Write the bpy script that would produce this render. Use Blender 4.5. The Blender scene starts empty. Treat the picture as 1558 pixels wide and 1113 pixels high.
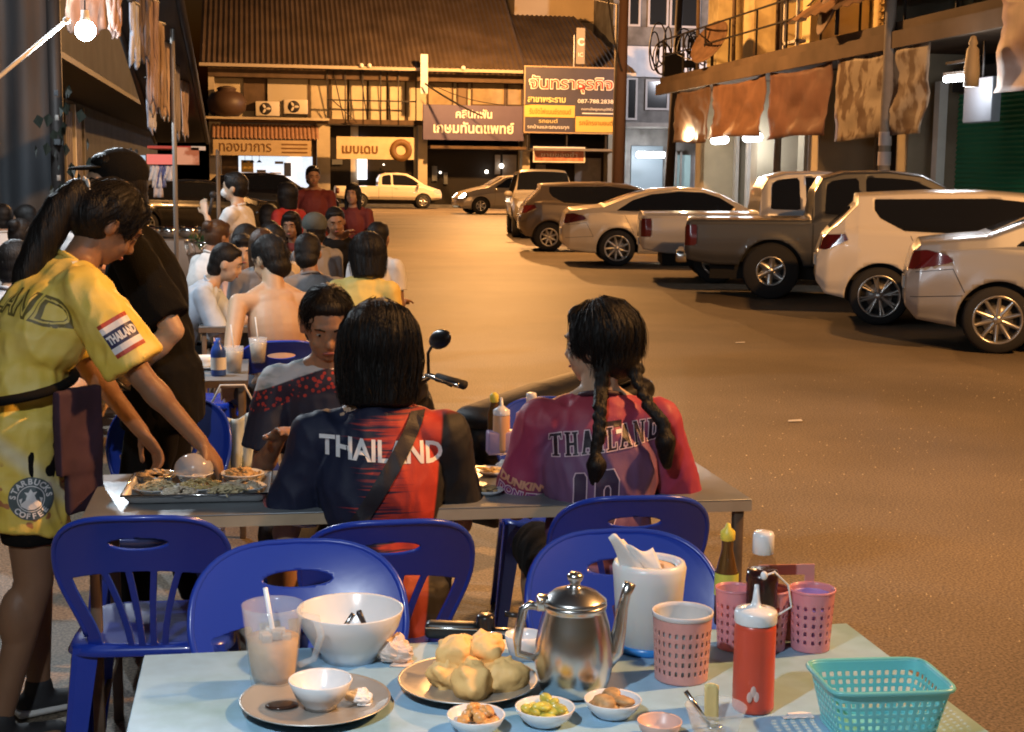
import bpy, bmesh, math, random
from mathutils import Vector, Matrix, noise as mnoise
from mathutils.bvhtree import BVHTree
random.seed(7)
R = math.radians; PI = math.pi; sin = math.sin; cos = math.cos
scene = bpy.context.scene
COL = scene.collection

# ---------------------------------------------------------------- camera
CAM_H = 1.62; PITCH = R(7.52); YAW = R(10.1); ROLL = R(0.66); FPX = 2178.0
cd = bpy.data.cameras.new("camera"); cam = bpy.data.objects.new("camera", cd); COL.objects.link(cam)
cd.sensor_width = 36; cd.lens = FPX / 1558 * 36; cd.clip_start = .05; cd.clip_end = 600
cam.matrix_world = (Matrix.Translation((0, 0, CAM_H)) @ Matrix.Rotation(-YAW, 4, 'Z')
                    @ Matrix.Rotation(PI/2 - PITCH, 4, 'X') @ Matrix.Rotation(ROLL, 4, 'Z'))
cd.dof.use_dof = False
scene.camera = cam

# ---------------------------------------------------------------- world, moon, exposure
wd = bpy.data.worlds.new("World"); scene.world = wd; wd.use_nodes = True
nt = wd.node_tree
sky = nt.nodes.new('ShaderNodeTexSky'); sky.sky_type = 'NISHITA'; sky.sun_disc = False
sky.sun_elevation = R(-2); sky.sun_rotation = R(200)
bg = nt.nodes['Background']; bg.inputs['Strength'].default_value = 0.15
nt.links.new(sky.outputs[0], bg.inputs['Color'])
ml = bpy.data.lights.new("night_sun", 'SUN'); ml.energy = .012; ml.angle = R(.5); ml.color = (1, .85, .65)
mo = bpy.data.objects.new("night_sun", ml); COL.objects.link(mo); mo.rotation_euler = (R(40), 0, R(150))
scene.view_settings.view_transform = 'Standard'; scene.view_settings.look = 'None'
scene.view_settings.exposure = 0; scene.view_settings.gamma = 1; scene.view_settings.use_curve_mapping = False
scene.render.engine = 'CYCLES'
cy = scene.cycles
cy.use_denoising = True; cy.max_bounces = 6; cy.diffuse_bounces = 3; cy.glossy_bounces = 3
cy.transmission_bounces = 6; cy.transparent_max_bounces = 6; cy.caustics_reflective = False; cy.caustics_refractive = False
cy.sample_clamp_indirect = 4; cy.use_light_tree = True; cy.pixel_filter_type = 'BLACKMAN_HARRIS'; cy.filter_width = 1.9

SODIUM = (1, .47, .145); LED = (.82, .92, 1.0)
def lamp(name, loc, energy, color, radius=.1, kind='POINT', rot=None, spot=150, parent=None):
    l = bpy.data.lights.new(name, kind); l.energy = energy; l.color = color; l.shadow_soft_size = radius
    if kind == 'SPOT': l.spot_size = R(spot); l.spot_blend = .6
    o = bpy.data.objects.new(name, l); COL.objects.link(o); o.location = loc
    if rot: o.rotation_euler = rot
    if parent: o.parent = parent
    return o

# ---------------------------------------------------------------- where a picture point lies in the street
def ray(u, v):
    a0 = (u-779)/FPX; b0 = (556.5-v)/FPX
    c, s = cos(ROLL), sin(ROLL); a = a0*c-b0*s; b = a0*s+b0*c
    x = a; y = cos(PITCH)+b*sin(PITCH); z = -sin(PITCH)+b*cos(PITCH)
    c, s = cos(YAW), sin(YAW)
    return x*c+y*s, -x*s+y*c, z
def onz(u, v, z):
    r = ray(u, v); t = (z-CAM_H)/r[2]; return Vector((r[0]*t, r[1]*t, z))
def ony(u, v, y):
    r = ray(u, v); t = y/r[1]; return Vector((r[0]*t, y, CAM_H+r[2]*t))
def onx(u, v, x):
    r = ray(u, v); t = x/r[0]; return Vector((x, r[1]*t, CAM_H+r[2]*t))
def ond(u, v, d):
    r = ray(u, v); return Vector((r[0]*d, r[1]*d, CAM_H+r[2]*d))

# ---------------------------------------------------------------- materials
MATS = {}
def M(name, col, rough=.6, metal=0., spec=.5, var=0., vs=8., bump=0., bs=40., trans=0., emis=None, es=0., coat=0., stretch=(1, 1, 1), alpha=1., ior=1.45, dirt=None, detail=4., fine=None):
    if name in MATS: return MATS[name]
    m = bpy.data.materials.new(name); m.use_nodes = True; n = m.node_tree.nodes; L = m.node_tree.links
    b = n['Principled BSDF']; b.inputs['Base Color'].default_value = (*col, 1)
    b.inputs['Roughness'].default_value = rough; b.inputs['Metallic'].default_value = metal
    b.inputs['Specular IOR Level'].default_value = spec; b.inputs['Transmission Weight'].default_value = trans
    b.inputs['Coat Weight'].default_value = coat; b.inputs['Alpha'].default_value = alpha; b.inputs['IOR'].default_value = ior
    if emis: b.inputs['Emission Color'].default_value = (*emis, 1); b.inputs['Emission Strength'].default_value = es
    if var or bump or dirt:
        tc = n.new('ShaderNodeTexCoord'); mp = n.new('ShaderNodeMapping'); mp.inputs['Scale'].default_value = stretch
        L.new(tc.outputs['Object'], mp.inputs[0])
    if var:
        t = n.new('ShaderNodeTexNoise'); t.inputs['Scale'].default_value = vs; t.inputs['Detail'].default_value = detail
        L.new(mp.outputs[0], t.inputs['Vector'])
        r = n.new('ShaderNodeMapRange'); r.inputs[1].default_value = .3; r.inputs[2].default_value = .7
        r.inputs[3].default_value = 1-var; r.inputs[4].default_value = 1+var; L.new(t.outputs[0], r.inputs[0])
        x = n.new('ShaderNodeVectorMath'); x.operation = 'SCALE'; x.inputs[0].default_value = col; L.new(r.outputs[0], x.inputs['Scale'])
        out = x.outputs[0]
        if dirt:
            t2 = n.new('ShaderNodeTexNoise'); t2.inputs['Scale'].default_value = dirt[1]; t2.inputs['Detail'].default_value = 6
            L.new(mp.outputs[0], t2.inputs['Vector'])
            r2 = n.new('ShaderNodeMapRange'); r2.inputs[1].default_value = .5; r2.inputs[2].default_value = .72; L.new(t2.outputs[0], r2.inputs[0])
            mx = n.new('ShaderNodeMix'); mx.data_type = 'RGBA'; L.new(r2.outputs[0], mx.inputs[0]); L.new(out, mx.inputs[6]); mx.inputs[7].default_value = (*dirt[0], 1)
            out = mx.outputs[2]
        if fine:
            t3 = n.new('ShaderNodeTexNoise'); t3.inputs['Scale'].default_value = fine[0]; t3.inputs['Detail'].default_value = 2; L.new(mp.outputs[0], t3.inputs['Vector'])
            r3 = n.new('ShaderNodeMapRange'); r3.inputs[1].default_value = .35; r3.inputs[2].default_value = .65; r3.inputs[3].default_value = 1-fine[1]; r3.inputs[4].default_value = 1+fine[1]; L.new(t3.outputs[0], r3.inputs[0])
            x3 = n.new('ShaderNodeVectorMath'); x3.operation = 'SCALE'; L.new(out, x3.inputs[0]); L.new(r3.outputs[0], x3.inputs['Scale']); out = x3.outputs[0]
        L.new(out, b.inputs['Base Color'])
    if bump:
        t = n.new('ShaderNodeTexNoise'); t.inputs['Scale'].default_value = bs; t.inputs['Detail'].default_value = 4
        L.new(mp.outputs[0], t.inputs['Vector'])
        bp = n.new('ShaderNodeBump'); bp.inputs['Strength'].default_value = bump; bp.inputs['Distance'].default_value = .01
        L.new(t.outputs[0], bp.inputs['Height']); L.new(bp.outputs[0], b.inputs['Normal'])
    MATS[name] = m
    return m

# ---------------------------------------------------------------- mesh helpers
def link(name, me, mat=None, parent=None, smooth=False, loc=None):
    if mat is not None:
        for mm in (mat if isinstance(mat, (list, tuple)) else [mat]): me.materials.append(mm)
    if smooth: me.polygons.foreach_set('use_smooth', [True]*len(me.polygons))
    o = bpy.data.objects.new(name, me); COL.objects.link(o)
    if parent: o.parent = parent
    if loc: o.location = loc
    return o
def tag(o, label=None, cat=None, group=None, kind=None):
    if label: o['label'] = label
    if cat: o['category'] = cat
    if group: o['group'] = group
    if kind: o['kind'] = kind
    return o
def thing(name, label, cat, loc=(0, 0, 0), rz=0, group=None):
    o = bpy.data.objects.new(name, None); COL.objects.link(o); o.empty_display_size = .1
    o.location = loc; o.rotation_euler = (0, 0, rz)
    return tag(o, label, cat, group)
def dup(root, loc=None, rz=None, label=None, group=None):
    def cp(o, par):
        c = o.copy(); COL.objects.link(c)
        if par: c.parent = par
        for ch in o.children: cp(ch, c)
        return c
    r = cp(root, None)
    if loc is not None: r.location = loc
    if rz is not None: r.rotation_euler = (0, 0, rz)
    if label: r['label'] = label
    if group: r['group'] = group
    return r

class MB:
    def __init__(s): s.v = []; s.f = []; s.mi = []; s.sm = []
    def add(s, vs, fs, mi=0, smooth=False, mat=None):
        b = len(s.v)
        s.v += [tuple(mat @ Vector(p)) for p in vs] if mat is not None else [tuple(p) for p in vs]
        s.f += [tuple(i+b for i in f) for f in fs]; s.mi += [mi]*len(fs); s.sm += [smooth]*len(fs); return s
    def box(s, x0, x1, y0, y1, z0, z1, mi=0, mat=None):
        return s.add([(x0, y0, z0), (x1, y0, z0), (x1, y1, z0), (x0, y1, z0), (x0, y0, z1), (x1, y0, z1), (x1, y1, z1), (x0, y1, z1)],
                     [(0, 3, 2, 1), (4, 5, 6, 7), (0, 1, 5, 4), (1, 2, 6, 5), (2, 3, 7, 6), (3, 0, 4, 7)], mi, False, mat)
    def bbox(s, x0, x1, y0, y1, z0, z1, b, mi=0, mat=None, seg=2):
        bm = bmesh.new(); bmesh.ops.create_cube(bm, size=1)
        for v in bm.verts: v.co = Vector(((x0+x1)/2+v.co.x*(x1-x0), (y0+y1)/2+v.co.y*(y1-y0), (z0+z1)/2+v.co.z*(z1-z0)))
        bmesh.ops.bevel(bm, geom=bm.edges[:], offset=b, segments=seg, affect='EDGES', profile=.5)
        bm.verts.ensure_lookup_table()
        s.add([v.co for v in bm.verts], [[v.index for v in f.verts] for f in bm.faces], mi, True, mat); bm.free(); return s
    def lathe(s, prof, n=24, mi=0, mat=None, smooth=True, cap=True):
        vs = []; fs = []
        for (r, z) in prof:
            for k in range(n): vs.append((r*cos(2*PI*k/n), r*sin(2*PI*k/n), z))
        for i in range(len(prof)-1):
            for k in range(n):
                k2 = (k+1) % n; fs.append((i*n+k, i*n+k2, (i+1)*n+k2, (i+1)*n+k))
        if cap:
            if prof[0][0] > 1e-5: fs.append(tuple(range(n-1, -1, -1)))
            if prof[-1][0] > 1e-5: fs.append(tuple((len(prof)-1)*n+k for k in range(n)))
        return s.add(vs, fs, mi, smooth, mat)
    def tube(s, pts, r, n=8, mi=0, mat=None, cap=True, closed=False, smooth=True):
        pts = [Vector(p) for p in pts]; m = len(pts); rs = r if isinstance(r, (list, tuple)) else [r]*m
        vs = []; fs = []; up = None
        for i, p in enumerate(pts):
            if closed: t = (pts[(i+1) % m]-pts[i-1]).normalized()
            else: t = (pts[min(i+1, m-1)]-pts[max(i-1, 0)]).normalized()
            if up is None:
                up = Vector((0, 0, 1)) if abs(t.z) < .9 else Vector((1, 0, 0))
            a = t.cross(up)
            if a.length < 1e-5: a = t.orthogonal()
            a.normalize(); b = a.cross(t).normalized(); up = b
            for k in range(n):
                an = 2*PI*k/n; vs.append(p+(a*cos(an)+b*sin(an))*rs[i])
        for i in range(m-1 if not closed else m):
            j = (i+1) % m
            for k in range(n):
                k2 = (k+1) % n; fs.append((i*n+k, i*n+k2, j*n+k2, j*n+k))
        if cap and not closed: fs.append(tuple(range(n-1, -1, -1))); fs.append(tuple((m-1)*n+k for k in range(n)))
        return s.add(vs, fs, mi, smooth, mat)
    def prism(s, poly, y0, y1, mi=0, mat=None):
        n = len(poly); vs = [(x, y0, z) for x, z in poly]+[(x, y1, z) for x, z in poly]
        fs = [tuple(range(n)), tuple(range(2*n-1, n-1, -1))]+[(i, i+n, (i+1) % n+n, (i+1) % n) for i in range(n)]
        return s.add(vs, fs, mi, False, mat)
    def ell(s, c, r, mi=0, mat=None, n=16, m=10, rot=None):
        vs = []; fs = []; c = Vector(c); r = Vector(r) if not isinstance(r, (int, float)) else Vector((r, r, r))
        for i in range(m+1):
            th = PI*i/m
            for k in range(n):
                p = Vector((r.x*sin(th)*cos(2*PI*k/n), r.y*sin(th)*sin(2*PI*k/n), r.z*cos(th)))
                if rot is not None: p = rot @ p
                vs.append(c+p)
        for i in range(m):
            for k in range(n):
                k2 = (k+1) % n; fs.append((i*n+k, (i+1)*n+k, (i+1)*n+k2, i*n+k2))
        return s.add(vs, fs, mi, True, mat)
    def grid(s, fn, nu, nv, mi=0, smooth=True):
        vs = [fn(i/nu, j/nv) for i in range(nu+1) for j in range(nv+1)]
        fs = [(i*(nv+1)+j, (i+1)*(nv+1)+j, (i+1)*(nv+1)+j+1, i*(nv+1)+j+1) for i in range(nu) for j in range(nv)]
        return s.add(vs, fs, mi, smooth)
    def me(s, name):
        me = bpy.data.meshes.new(name); me.from_pydata(s.v, [], s.f)
        me.polygons.foreach_set('material_index', s.mi); me.polygons.foreach_set('use_smooth', s.sm)
        me.validate(); me.update(); return me
    def build(s, name, mat, parent=None, loc=None): return link(name, s.me(name), mat, parent, loc=loc)

def fix_normals(o):
    bm = bmesh.new(); bm.from_mesh(o.data); bmesh.ops.remove_doubles(bm, verts=bm.verts, dist=1e-5)
    bmesh.ops.recalc_face_normals(bm, faces=bm.faces); bm.to_mesh(o.data); bm.free(); return o
def solidify(o, t, off=-1):
    m = o.modifiers.new('s', 'SOLIDIFY'); m.thickness = t; m.offset = off; return o

def clip_grid(P, keep, inv=False):
    """P: rows of 3D points, keep(p, i, j) > 0 stays. Marching squares over the quads, returns verts, faces"""
    nu = len(P); nv = len(P[0]); V = []; F = []; vid = {}; F_ = [[keep(P[i][j], i, j)*(-1 if inv else 1) for j in range(nv)] for i in range(nu)]
    def vert(i, j):
        k = (i, j)
        if k not in vid: vid[k] = len(V); V.append(Vector(P[i][j]))
        return vid[k]
    def cut(a, b):
        k = (a, b) if a < b else (b, a)
        if k not in vid:
            fa = F_[k[0][0]][k[0][1]]; fb = F_[k[1][0]][k[1][1]]; t = fa/(fa-fb)
            t = min(.97, max(.03, t)); vid[k] = len(V); V.append(Vector(P[k[0][0]][k[0][1]]).lerp(Vector(P[k[1][0]][k[1][1]]), t))
        return vid[k]
    for i in range(nu-1):
        for j in range(nv-1):
            q = [(i, j), (i+1, j), (i+1, j+1), (i, j+1)]; s = [F_[a][b] > 0 for a, b in q]
            if not any(s): continue
            if all(s): F.append([vert(*k) for k in q]); continue
            poly = []
            for k in range(4):
                a = q[k]; b = q[(k+1) % 4]
                if s[k]: poly.append(vert(*a))
                if s[k] != s[(k+1) % 4]: poly.append(cut(a, b))
            if len(poly) >= 3: F.append(poly)
    return V, F

def text_mesh(txt, size, bold=0., depth=0., align='CENTER', space=1., shear=0.):
    c = bpy.data.curves.new('t', 'FONT'); c.body = txt; c.size = size; c.offset = bold; c.extrude = depth
    c.align_x = align; c.align_y = 'CENTER'; c.space_character = space; c.shear = shear; c.resolution_u = 3
    o = bpy.data.objects.new('t', c); COL.objects.link(o); dg = bpy.context.evaluated_depsgraph_get()
    me = bpy.data.meshes.new_from_object(o.evaluated_get(dg)); bpy.data.objects.remove(o); bpy.data.curves.remove(c)
    return me
def letter(txt, size, loc, mat, parent, face='-y', bold=0., depth=.006, width=None, height=None, rot=None, align='CENTER', shear=0., name='lettering'):
    me = text_mesh(txt, size, bold, depth, align, shear=shear)
    xs = [v.co.x for v in me.vertices]; ys = [v.co.y for v in me.vertices]
    sx = width/(max(xs)-min(xs)) if width else 1; sy = height/(max(ys)-min(ys)) if height else 1
    cx = (max(xs)+min(xs))/2 if width else 0; cyy = (max(ys)+min(ys))/2 if height else 0
    for v in me.vertices: v.co = Vector(((v.co.x-cx)*sx, (v.co.y-cyy)*sy, v.co.z))
    o = link(name, me, mat, parent)
    o.rotation_euler = rot if rot else {'-y': (PI/2, 0, 0), '-x': (PI/2, 0, -PI/2), '+x': (PI/2, 0, PI/2)}[face]
    o.location = loc
    return o
def nz(x, y=0., z=0.): return mnoise.noise(Vector((x, y, z)))
def sm(a, b, x):
    t = max(0., min(1., (x-a)/(b-a))); return t*t*(3-2*t)
def interp(tab, x):
    if x <= tab[0][0]: return tab[0][1]
    for (a, fa), (b, fb) in zip(tab, tab[1:]):
        if x <= b: return fa+(fb-fa)*(x-a)/(b-a)
    return tab[-1][1]
def polysdf(poly, x, y):
    """signed distance, positive inside"""
    d = 1e9; ins = False; n = len(poly)
    for i in range(n):
        x0, y0 = poly[i]; x1, y1 = poly[(i+1) % n]
        ex, ey = x1-x0, y1-y0; t = max(0, min(1, ((x-x0)*ex+(y-y0)*ey)/(ex*ex+ey*ey+1e-12)))
        dx = x-x0-ex*t; dy = y-y0-ey*t; d = min(d, dx*dx+dy*dy)
        if (y0 > y) != (y1 > y) and x < (x1-x0)*(y-y0)/(y1-y0)+x0: ins = not ins
    d = math.sqrt(d); return d if ins else -d
# ================================================================ ground
m_road = M('asphalt', (.185, .15, .108), .6, var=.34, vs=.42, bump=.35, bs=85, dirt=((.125, .10, .07), .3), spec=.4, detail=9., fine=(95, .5))  # grey road; the warm sodium tint is put into its base colour
m_side = M('pavement concrete', (.12, .118, .11), .8, var=.3, vs=3, bump=.4, bs=30)
def road_z(x, y): return 0.
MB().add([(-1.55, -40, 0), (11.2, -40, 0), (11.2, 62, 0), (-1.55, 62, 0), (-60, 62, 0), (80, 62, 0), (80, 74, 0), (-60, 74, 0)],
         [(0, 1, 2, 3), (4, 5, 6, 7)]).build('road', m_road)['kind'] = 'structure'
g = MB(); g.box(-300, 300, -200, 400, -.6, -.02); tag(g.build('ground', M('earth', (.05, .045, .04), .9)), kind='structure')
# worn coarse-aggregate apron beside the tables
ap = MB(); ap.add([(-1.55, -8, .004), (2.3, -8, .004), (2.5, 9, .004), (2.2, 26, .004), (-1.55, 26, .004)], [(0, 1, 2, 3, 4)])
m_dirt = M('street shoulder concrete', (.17, .15, .12), .7, var=.35, vs=1.3, bump=.9, bs=38, dirt=((.10, .088, .07), 2.2), spec=.4, detail=9.)
# the shoulder has no visible edge in the picture, so only the pavement is a sheet of its own
p = MB(); p.box(-9, -1.55, -10, 62, -.02, .12); tag(p.build('pavement', m_side), kind='structure')
p = MB(); p.box(11.2, 13.2, -10, 62, -.02, .13); tag(p.build('pavement', m_side), kind='structure')
p = MB(); p.box(-60, 60, 74, 76.2, -.02, .13); tag(p.build('pavement', m_side), kind='structure')
# loose grit and spilt bits along the road near the tables
g = MB(); rr = random.Random(3)
for _ in range(1500):
    x = rr.uniform(1.4, 6.5); y = 2.2+rr.random()**1.3*9; s = rr.uniform(.002, .006)
    g.add([(x-s, y-s, 0), (x+s, y-s*.6, 0), (x+s*.3, y+s, 0), (x, y, s*1.1)], [(0, 1, 3), (1, 2, 3), (2, 0, 3)])
tag(g.build('road_grit', M('grit', (.45, .40, .32), .45)), kind='stuff')

# ================================================================ common building materials
m_cream = M('cream plaster', (.52, .45, .32), .85, var=.12, vs=1.2, bump=.2, bs=8, dirt=((.3, .25, .18), .5))
m_brown = M('dark brown wood', (.10, .065, .04), .8, var=.25, vs=2)
m_tin = M('rusty roof tin', (.095, .068, .05), .8, spec=.2, var=.3, vs=.7, dirt=((.09, .06, .04), .6))
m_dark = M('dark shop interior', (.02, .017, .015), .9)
m_steel = M('grey shutter steel', (.22, .2, .18), .55, metal=.3, var=.15, vs=3)
m_white = M('white paint', (.72, .70, .66), .6, var=.08, vs=3)
m_grime = M('grimy grey wall', (.20, .19, .18), .85, var=.3, vs=1.2, dirt=((.1, .09, .08), .8))
m_glassd = M('dark window glass', (.02, .022, .025), .12, spec=.6)
m_iron = M('dark iron', (.035, .03, .028), .6, metal=.4)
m_violet = M('violet sign face', (.10, .08, .14), .5, var=.06, vs=2)
m_slate = M('slate sign face', (.06, .055, .075), .5, var=.06, vs=2)
m_yel = M('yellow sign panel', (.62, .42, .10), .55)
m_let_w = M('white sign lettering', (.85, .82, .75), .5)
m_let_r = M('red sign lettering', (.55, .04, .02), .5)
m_let_b = M('brown sign lettering', (.16, .08, .02), .6)
m_let_y = M('yellow sign lettering', (.75, .62, .25), .5)
m_tile = M('clay roof tile', (.30, .17, .10), .75, var=.2, vs=5)

FY = 76.0
# ================================================================ far shophouse row
def fx(u): return ony(u, 200, FY).x
def fz(u, v): return ony(u, v, FY).z
row = thing('shophouse_row', 'long two-storey cream shophouse row with ribbed rusty roof across the far end of the street', 'building', (8.5, FY, 0))
ox, oy = 8.5, FY
def B(mb, name, mat): return mb.build(name, mat, row)
x0, x1 = fx(318)-ox, fx(948)-ox
w = MB(); w.box(x0, x1, .9, 1.3, 0, 7.6); w.box(x0, x1, 0.0, 12, 7.15, 7.3) ; w.box(x0, x0+.3, 0, 12, 0, 7.3); w.box(x1-.3, x1, 0, 12, 0, 7.3); B(w, 'wall', m_cream)
w = MB(); w.box(x0, x1, -.25, 1.0, 4.25, 4.5); w.box(x0, x1, -.1, .9, 6.55, 7.15); B(w, 'floor_slab', m_brown)
# roof with ribs: ridge low on the right end and higher to the left
def roof(xa, xb, D, H, hip, nm, zoff=0.):
    m = MB(); step = .27; n = int((xb-xa)/step); P = []
    for i in range(n*2+1):
        x = xa+(xb-xa)*i/(n*2); rib = .07 if i % 2 else 0
        top = 1.0 if x < xb-hip else max(.0, (xb-x)/hip) if hip else 1.
        P.append([(x, -.9+t*(D+.9)*top, 7.15+zoff+rib+t*H*top) for t in (0, 1)])
    m.add([q for r in P for q in r], [(2*i, 2*i+2, 2*i+3, 2*i+1) for i in range(n*2)])
    return B(m, nm, m_tin)
roof(x0-.4, fx(795)-ox, 13, 9.0, 0, 'roof'); roof(fx(795)-ox+.02, x1+.5, 7.2, 3.75, 1.7, 'roof', -.03)
m = MB(); m.box(x0-.4, x1+.4, -1.0, -.88, 7.0, 7.16); B(m, 'gutter', M('pale gutter', (.42, .36, .28), .6))
for u in (548, 560, 700, 865): m = MB(); m.ell((fx(u)-ox, -1.05, 7.2), .12); B(m, 'gutter_bracket', m_white)
# ground-floor piers
for ua, ub in ((318, 336), (482, 502), (636, 650), (795, 806), (925, 948)):
    m = MB(); m.box(fx(ua)-ox, fx(ub)-ox, -.1, .9, 0, 4.25); B(m, 'pier', m_cream)
# upper openings
def opening(ua, ub, va, vb, mat, nm='window', d=.86, fr=True):
    xa, xb = fx(ua)-ox, fx(ub)-ox; za, zb = fz(ub, vb), fz(ub, va)
    m = MB(); m.box(xa, xb, d-.06, d-.01, za, zb); o = B(m, nm, mat)
    if fr:
        f = MB(); t = .09
        f.box(xa-t, xb+t, d-.12, d+.02, zb, zb+t); f.box(xa-t, xb+t, d-.12, d+.02, za-t, za); f.box(xa-t, xa, d-.12, d+.02, za, zb); f.box(xb, xb+t, d-.12, d+.02, za, zb)
        f.build('frame', m_brown, o)
    return o
opening(374, 405, 108, 165, m_brown, 'shutter'); opening(408, 470, 112, 178, M('pale panel', (.45, .40, .3), .7), 'window')
for ua, ub in ((505, 530), (533, 560), (563, 590), (593, 618)): opening(ua, ub, 112, 188, M('cream panel', (.60, .52, .36), .7, var=.1, vs=2), 'window')
for ua, ub in ((655, 690), (700, 712), (722, 770), (776, 796)): opening(ua, ub, 118, 158, M('brown panel', (.2, .14, .09), .7) if ua in (700,) else M('ochre panel', (.34, .26, .15), .7, var=.2, vs=2), 'window')
# balcony grille in front of the lit bay
m = MB()
za, zb = fz(560, 190), fz(560, 108); xa, xb = fx(498)-ox, fx(632)-ox
for k in range(6): x = xa+(xb-xa)*k/5; m.box(x-.03, x+.03, -.25, -.2, za, zb)
for k in (0, .45, 1): z = za+(zb-za)*k; m.box(xa, xb, -.25, -.2, z-.035, z+.035)
for k in range(3): m.tube([(xa+1.4*k+.3, -.2, zb), (xa+1.2*k+.9, -.2, za)], .03, 5)
m.tube([(xa, .1, za), (xa+1.5, -.6, za+.1), (xa+.2, -.2, za+1.3)], .03, 5)
B(m, 'balcony_grille', m_iron)
# air conditioners hung on the wall
def ac(u, v, lab):
    c = ony(u, v, FY+.25); t = thing('air_conditioner', lab, 'air conditioner', (c.x, FY+.25, c.z), group='air conditioner boxes on the far shophouse')
    m = MB(); m.bbox(-.62, .62, 0, .5, -.38, .38, .04); m.build('casing', M('ac casing', (.62, .56, .45), .5), t)
    m = MB(); m.lathe([(.3, 0), (.31, .02), (.3, .03)], 20, mat=Matrix.Translation((-.1, .0, 0)) @ Matrix.Rotation(PI/2, 4, 'X')); m.build('fan_grille', m_iron, t)
    m = MB()
    for k in range(3): m.ell((-.1+.14*cos(k*2.1), -.04, .14*sin(k*2.1)), (.12, .01, .06), rot=Matrix.Rotation(-k*2.1, 3, 'Y'))
    m.build('fan', M('ac casing', (.62, .56, .45)), t)
    m = MB(); m.box(-.6, -.5, .0, .6, -.5, -.39); m.box(.5, .6, 0, .6, -.5, -.39); m.build('bracket', m_iron, t)
ac(407, 165, 'boxy wall air conditioner with no visible fan, left of the two above the tiled awning')
ac(450, 162, 'boxy wall air conditioner with round fan grille, right of the two above the tiled awning')
# tiled awning and fascia over the left shop
ua, ub = 322, 484; xa, xb = fx(ua)-ox, fx(ub)-ox; zt, zm, zb_ = fz(400, 191), fz(400, 213), fz(400, 237)
m = MB(); n = 26
for i in range(n):
    a = xa+(xb-xa)*i/n; b = xa+(xb-xa)*(i+1)/n; pa = []
    for r in range(5):
        t = r/4; pa += [(a+(b-a)*q, -.15-1.1*t-.02*(r % 2), zt+(zm-zt)*t+.09*sin(PI*q)) for q in (0, .25, .5, .75, 1)]
    m.add(pa, [(r*5+q, r*5+q+1, (r+1)*5+q+1, (r+1)*5+q) for r in range(4) for q in range(4)], smooth=True)
B(m, 'tiled_awning', m_tile)
sg = thing('shop_fascia_sign', 'long pale fascia sign with faded brown lettering under the tiled awning', 'sign', (0, 0, 0))
m = MB(); m.box(xa+ox+.1, xb+ox-.4, FY-1.3, FY-1.2, zb_, zm-.02); m.build('board', M('faded fascia', (.50, .38, .22), .7, var=.1, vs=2), sg)
letter('ทองมาการ', .6, ((xa+xb)/2+ox-1.0, FY-1.32, (zb_+zm)/2), m_let_b, sg, width=2.6, height=.42)
for k in range(3): m = MB(); m.box(xb+ox-1.9, xb+ox-.6, FY-1.32, FY-1.3, zb_+.15+.2*k, zb_+.22+.2*k); m.build('printed_line', m_let_b, sg)
# lit shop interior
def room(ua, ub, va, vb, name, light, items=True):
    xa, xb = fx(ua)-ox, fx(ub)-ox; za, zb = fz(ub, vb), fz(ub, va)
    m = MB(); m.box(xa, xb, .86, .89, za, zb); return B(m, name, light)
m_lit = M('lit white shop wall', (.75, .8, .85), .6, emis=(.74, .86, 1), es=1.05)
room(362, 476, 238, 312, 'lit_shopfront', m_lit)
xx = lambda u: fx(u)-ox
for (a, b, c, d, mm, nm) in ((366, 385, 243, 262, m_yel, 'poster'), (432, 443, 247, 268, M('navy poster', (.03, .04, .09), .6), 'poster'), (390, 404, 258, 266, m_steel, 'shelf'), (418, 431, 245, 249, m_steel, 'shelf'), (410, 428, 262, 264, m_steel, 'shelf')):
    m = MB(); m.box(xx(a), xx(b), .80, .85, fz(b, d), fz(b, c)); B(m, nm, mm)
for u in (372, 383, 394): m = MB(); m.lathe([(.0, .12), (.13, .0), (.13, -.02), (0, .02)], 12, mat=Matrix.Translation((xx(u), .6, fz(u, 246)))); m.tube([(xx(u), .6, fz(u, 246)+.1), (xx(u), .6, 4.1)], .012, 4); B(m, 'pendant_lamp', m_iron)
m = MB(); m.box(xx(336), xx(362), .8, .86, 0, 4.0); B(m, 'side_panel', m_brown); m = MB(); m.box(xx(476), xx(484), .7, .86, 0, 4.2); B(m, 'side_panel', m_brown)
# dark shops
for a, b in ((503, 535), (547, 632), (651, 793), (808, 925)):
    m = MB(); m.box(xx(a), xx(b), .84, .88, 0, 4.2); B(m, 'shop_opening', m_dark)
m = MB(); m.box(xx(545), xx(560), .74, .82, 1.4, 3.6); B(m, 'lit_doorway', M('lit doorway', (.9, .9, .95), .5, emis=(.9, .93, 1), es=2.2))
for a, b, c, d in ((506, 522, 242, 250), (660, 668, 252, 275), (678, 684, 262, 280), (757, 765, 235, 265), (769, 790, 235, 300), (820, 835, 250, 290), (880, 920, 240, 300)):
    m = MB(); m.box(xx(a), xx(b), .7, .83, fz(b, d), fz(b, c)); B(m, 'shutter', m_steel if a > 700 else M('dim display', (.12, .13, .14), .5))
for i, (u, v, s, e) in enumerate(((766, 252, .12, 8), (743, 261, .09, 14), (672, 262, .07, 3), (585, 250, .05, 3))):
    m = MB(); m.ell((xx(u), .5, fz(u, v)), s); B(m, 'shop_bulb', M('shop bulb %d' % e, (1, .9, .8), emis=(1, .9, .75), es=e))
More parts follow.
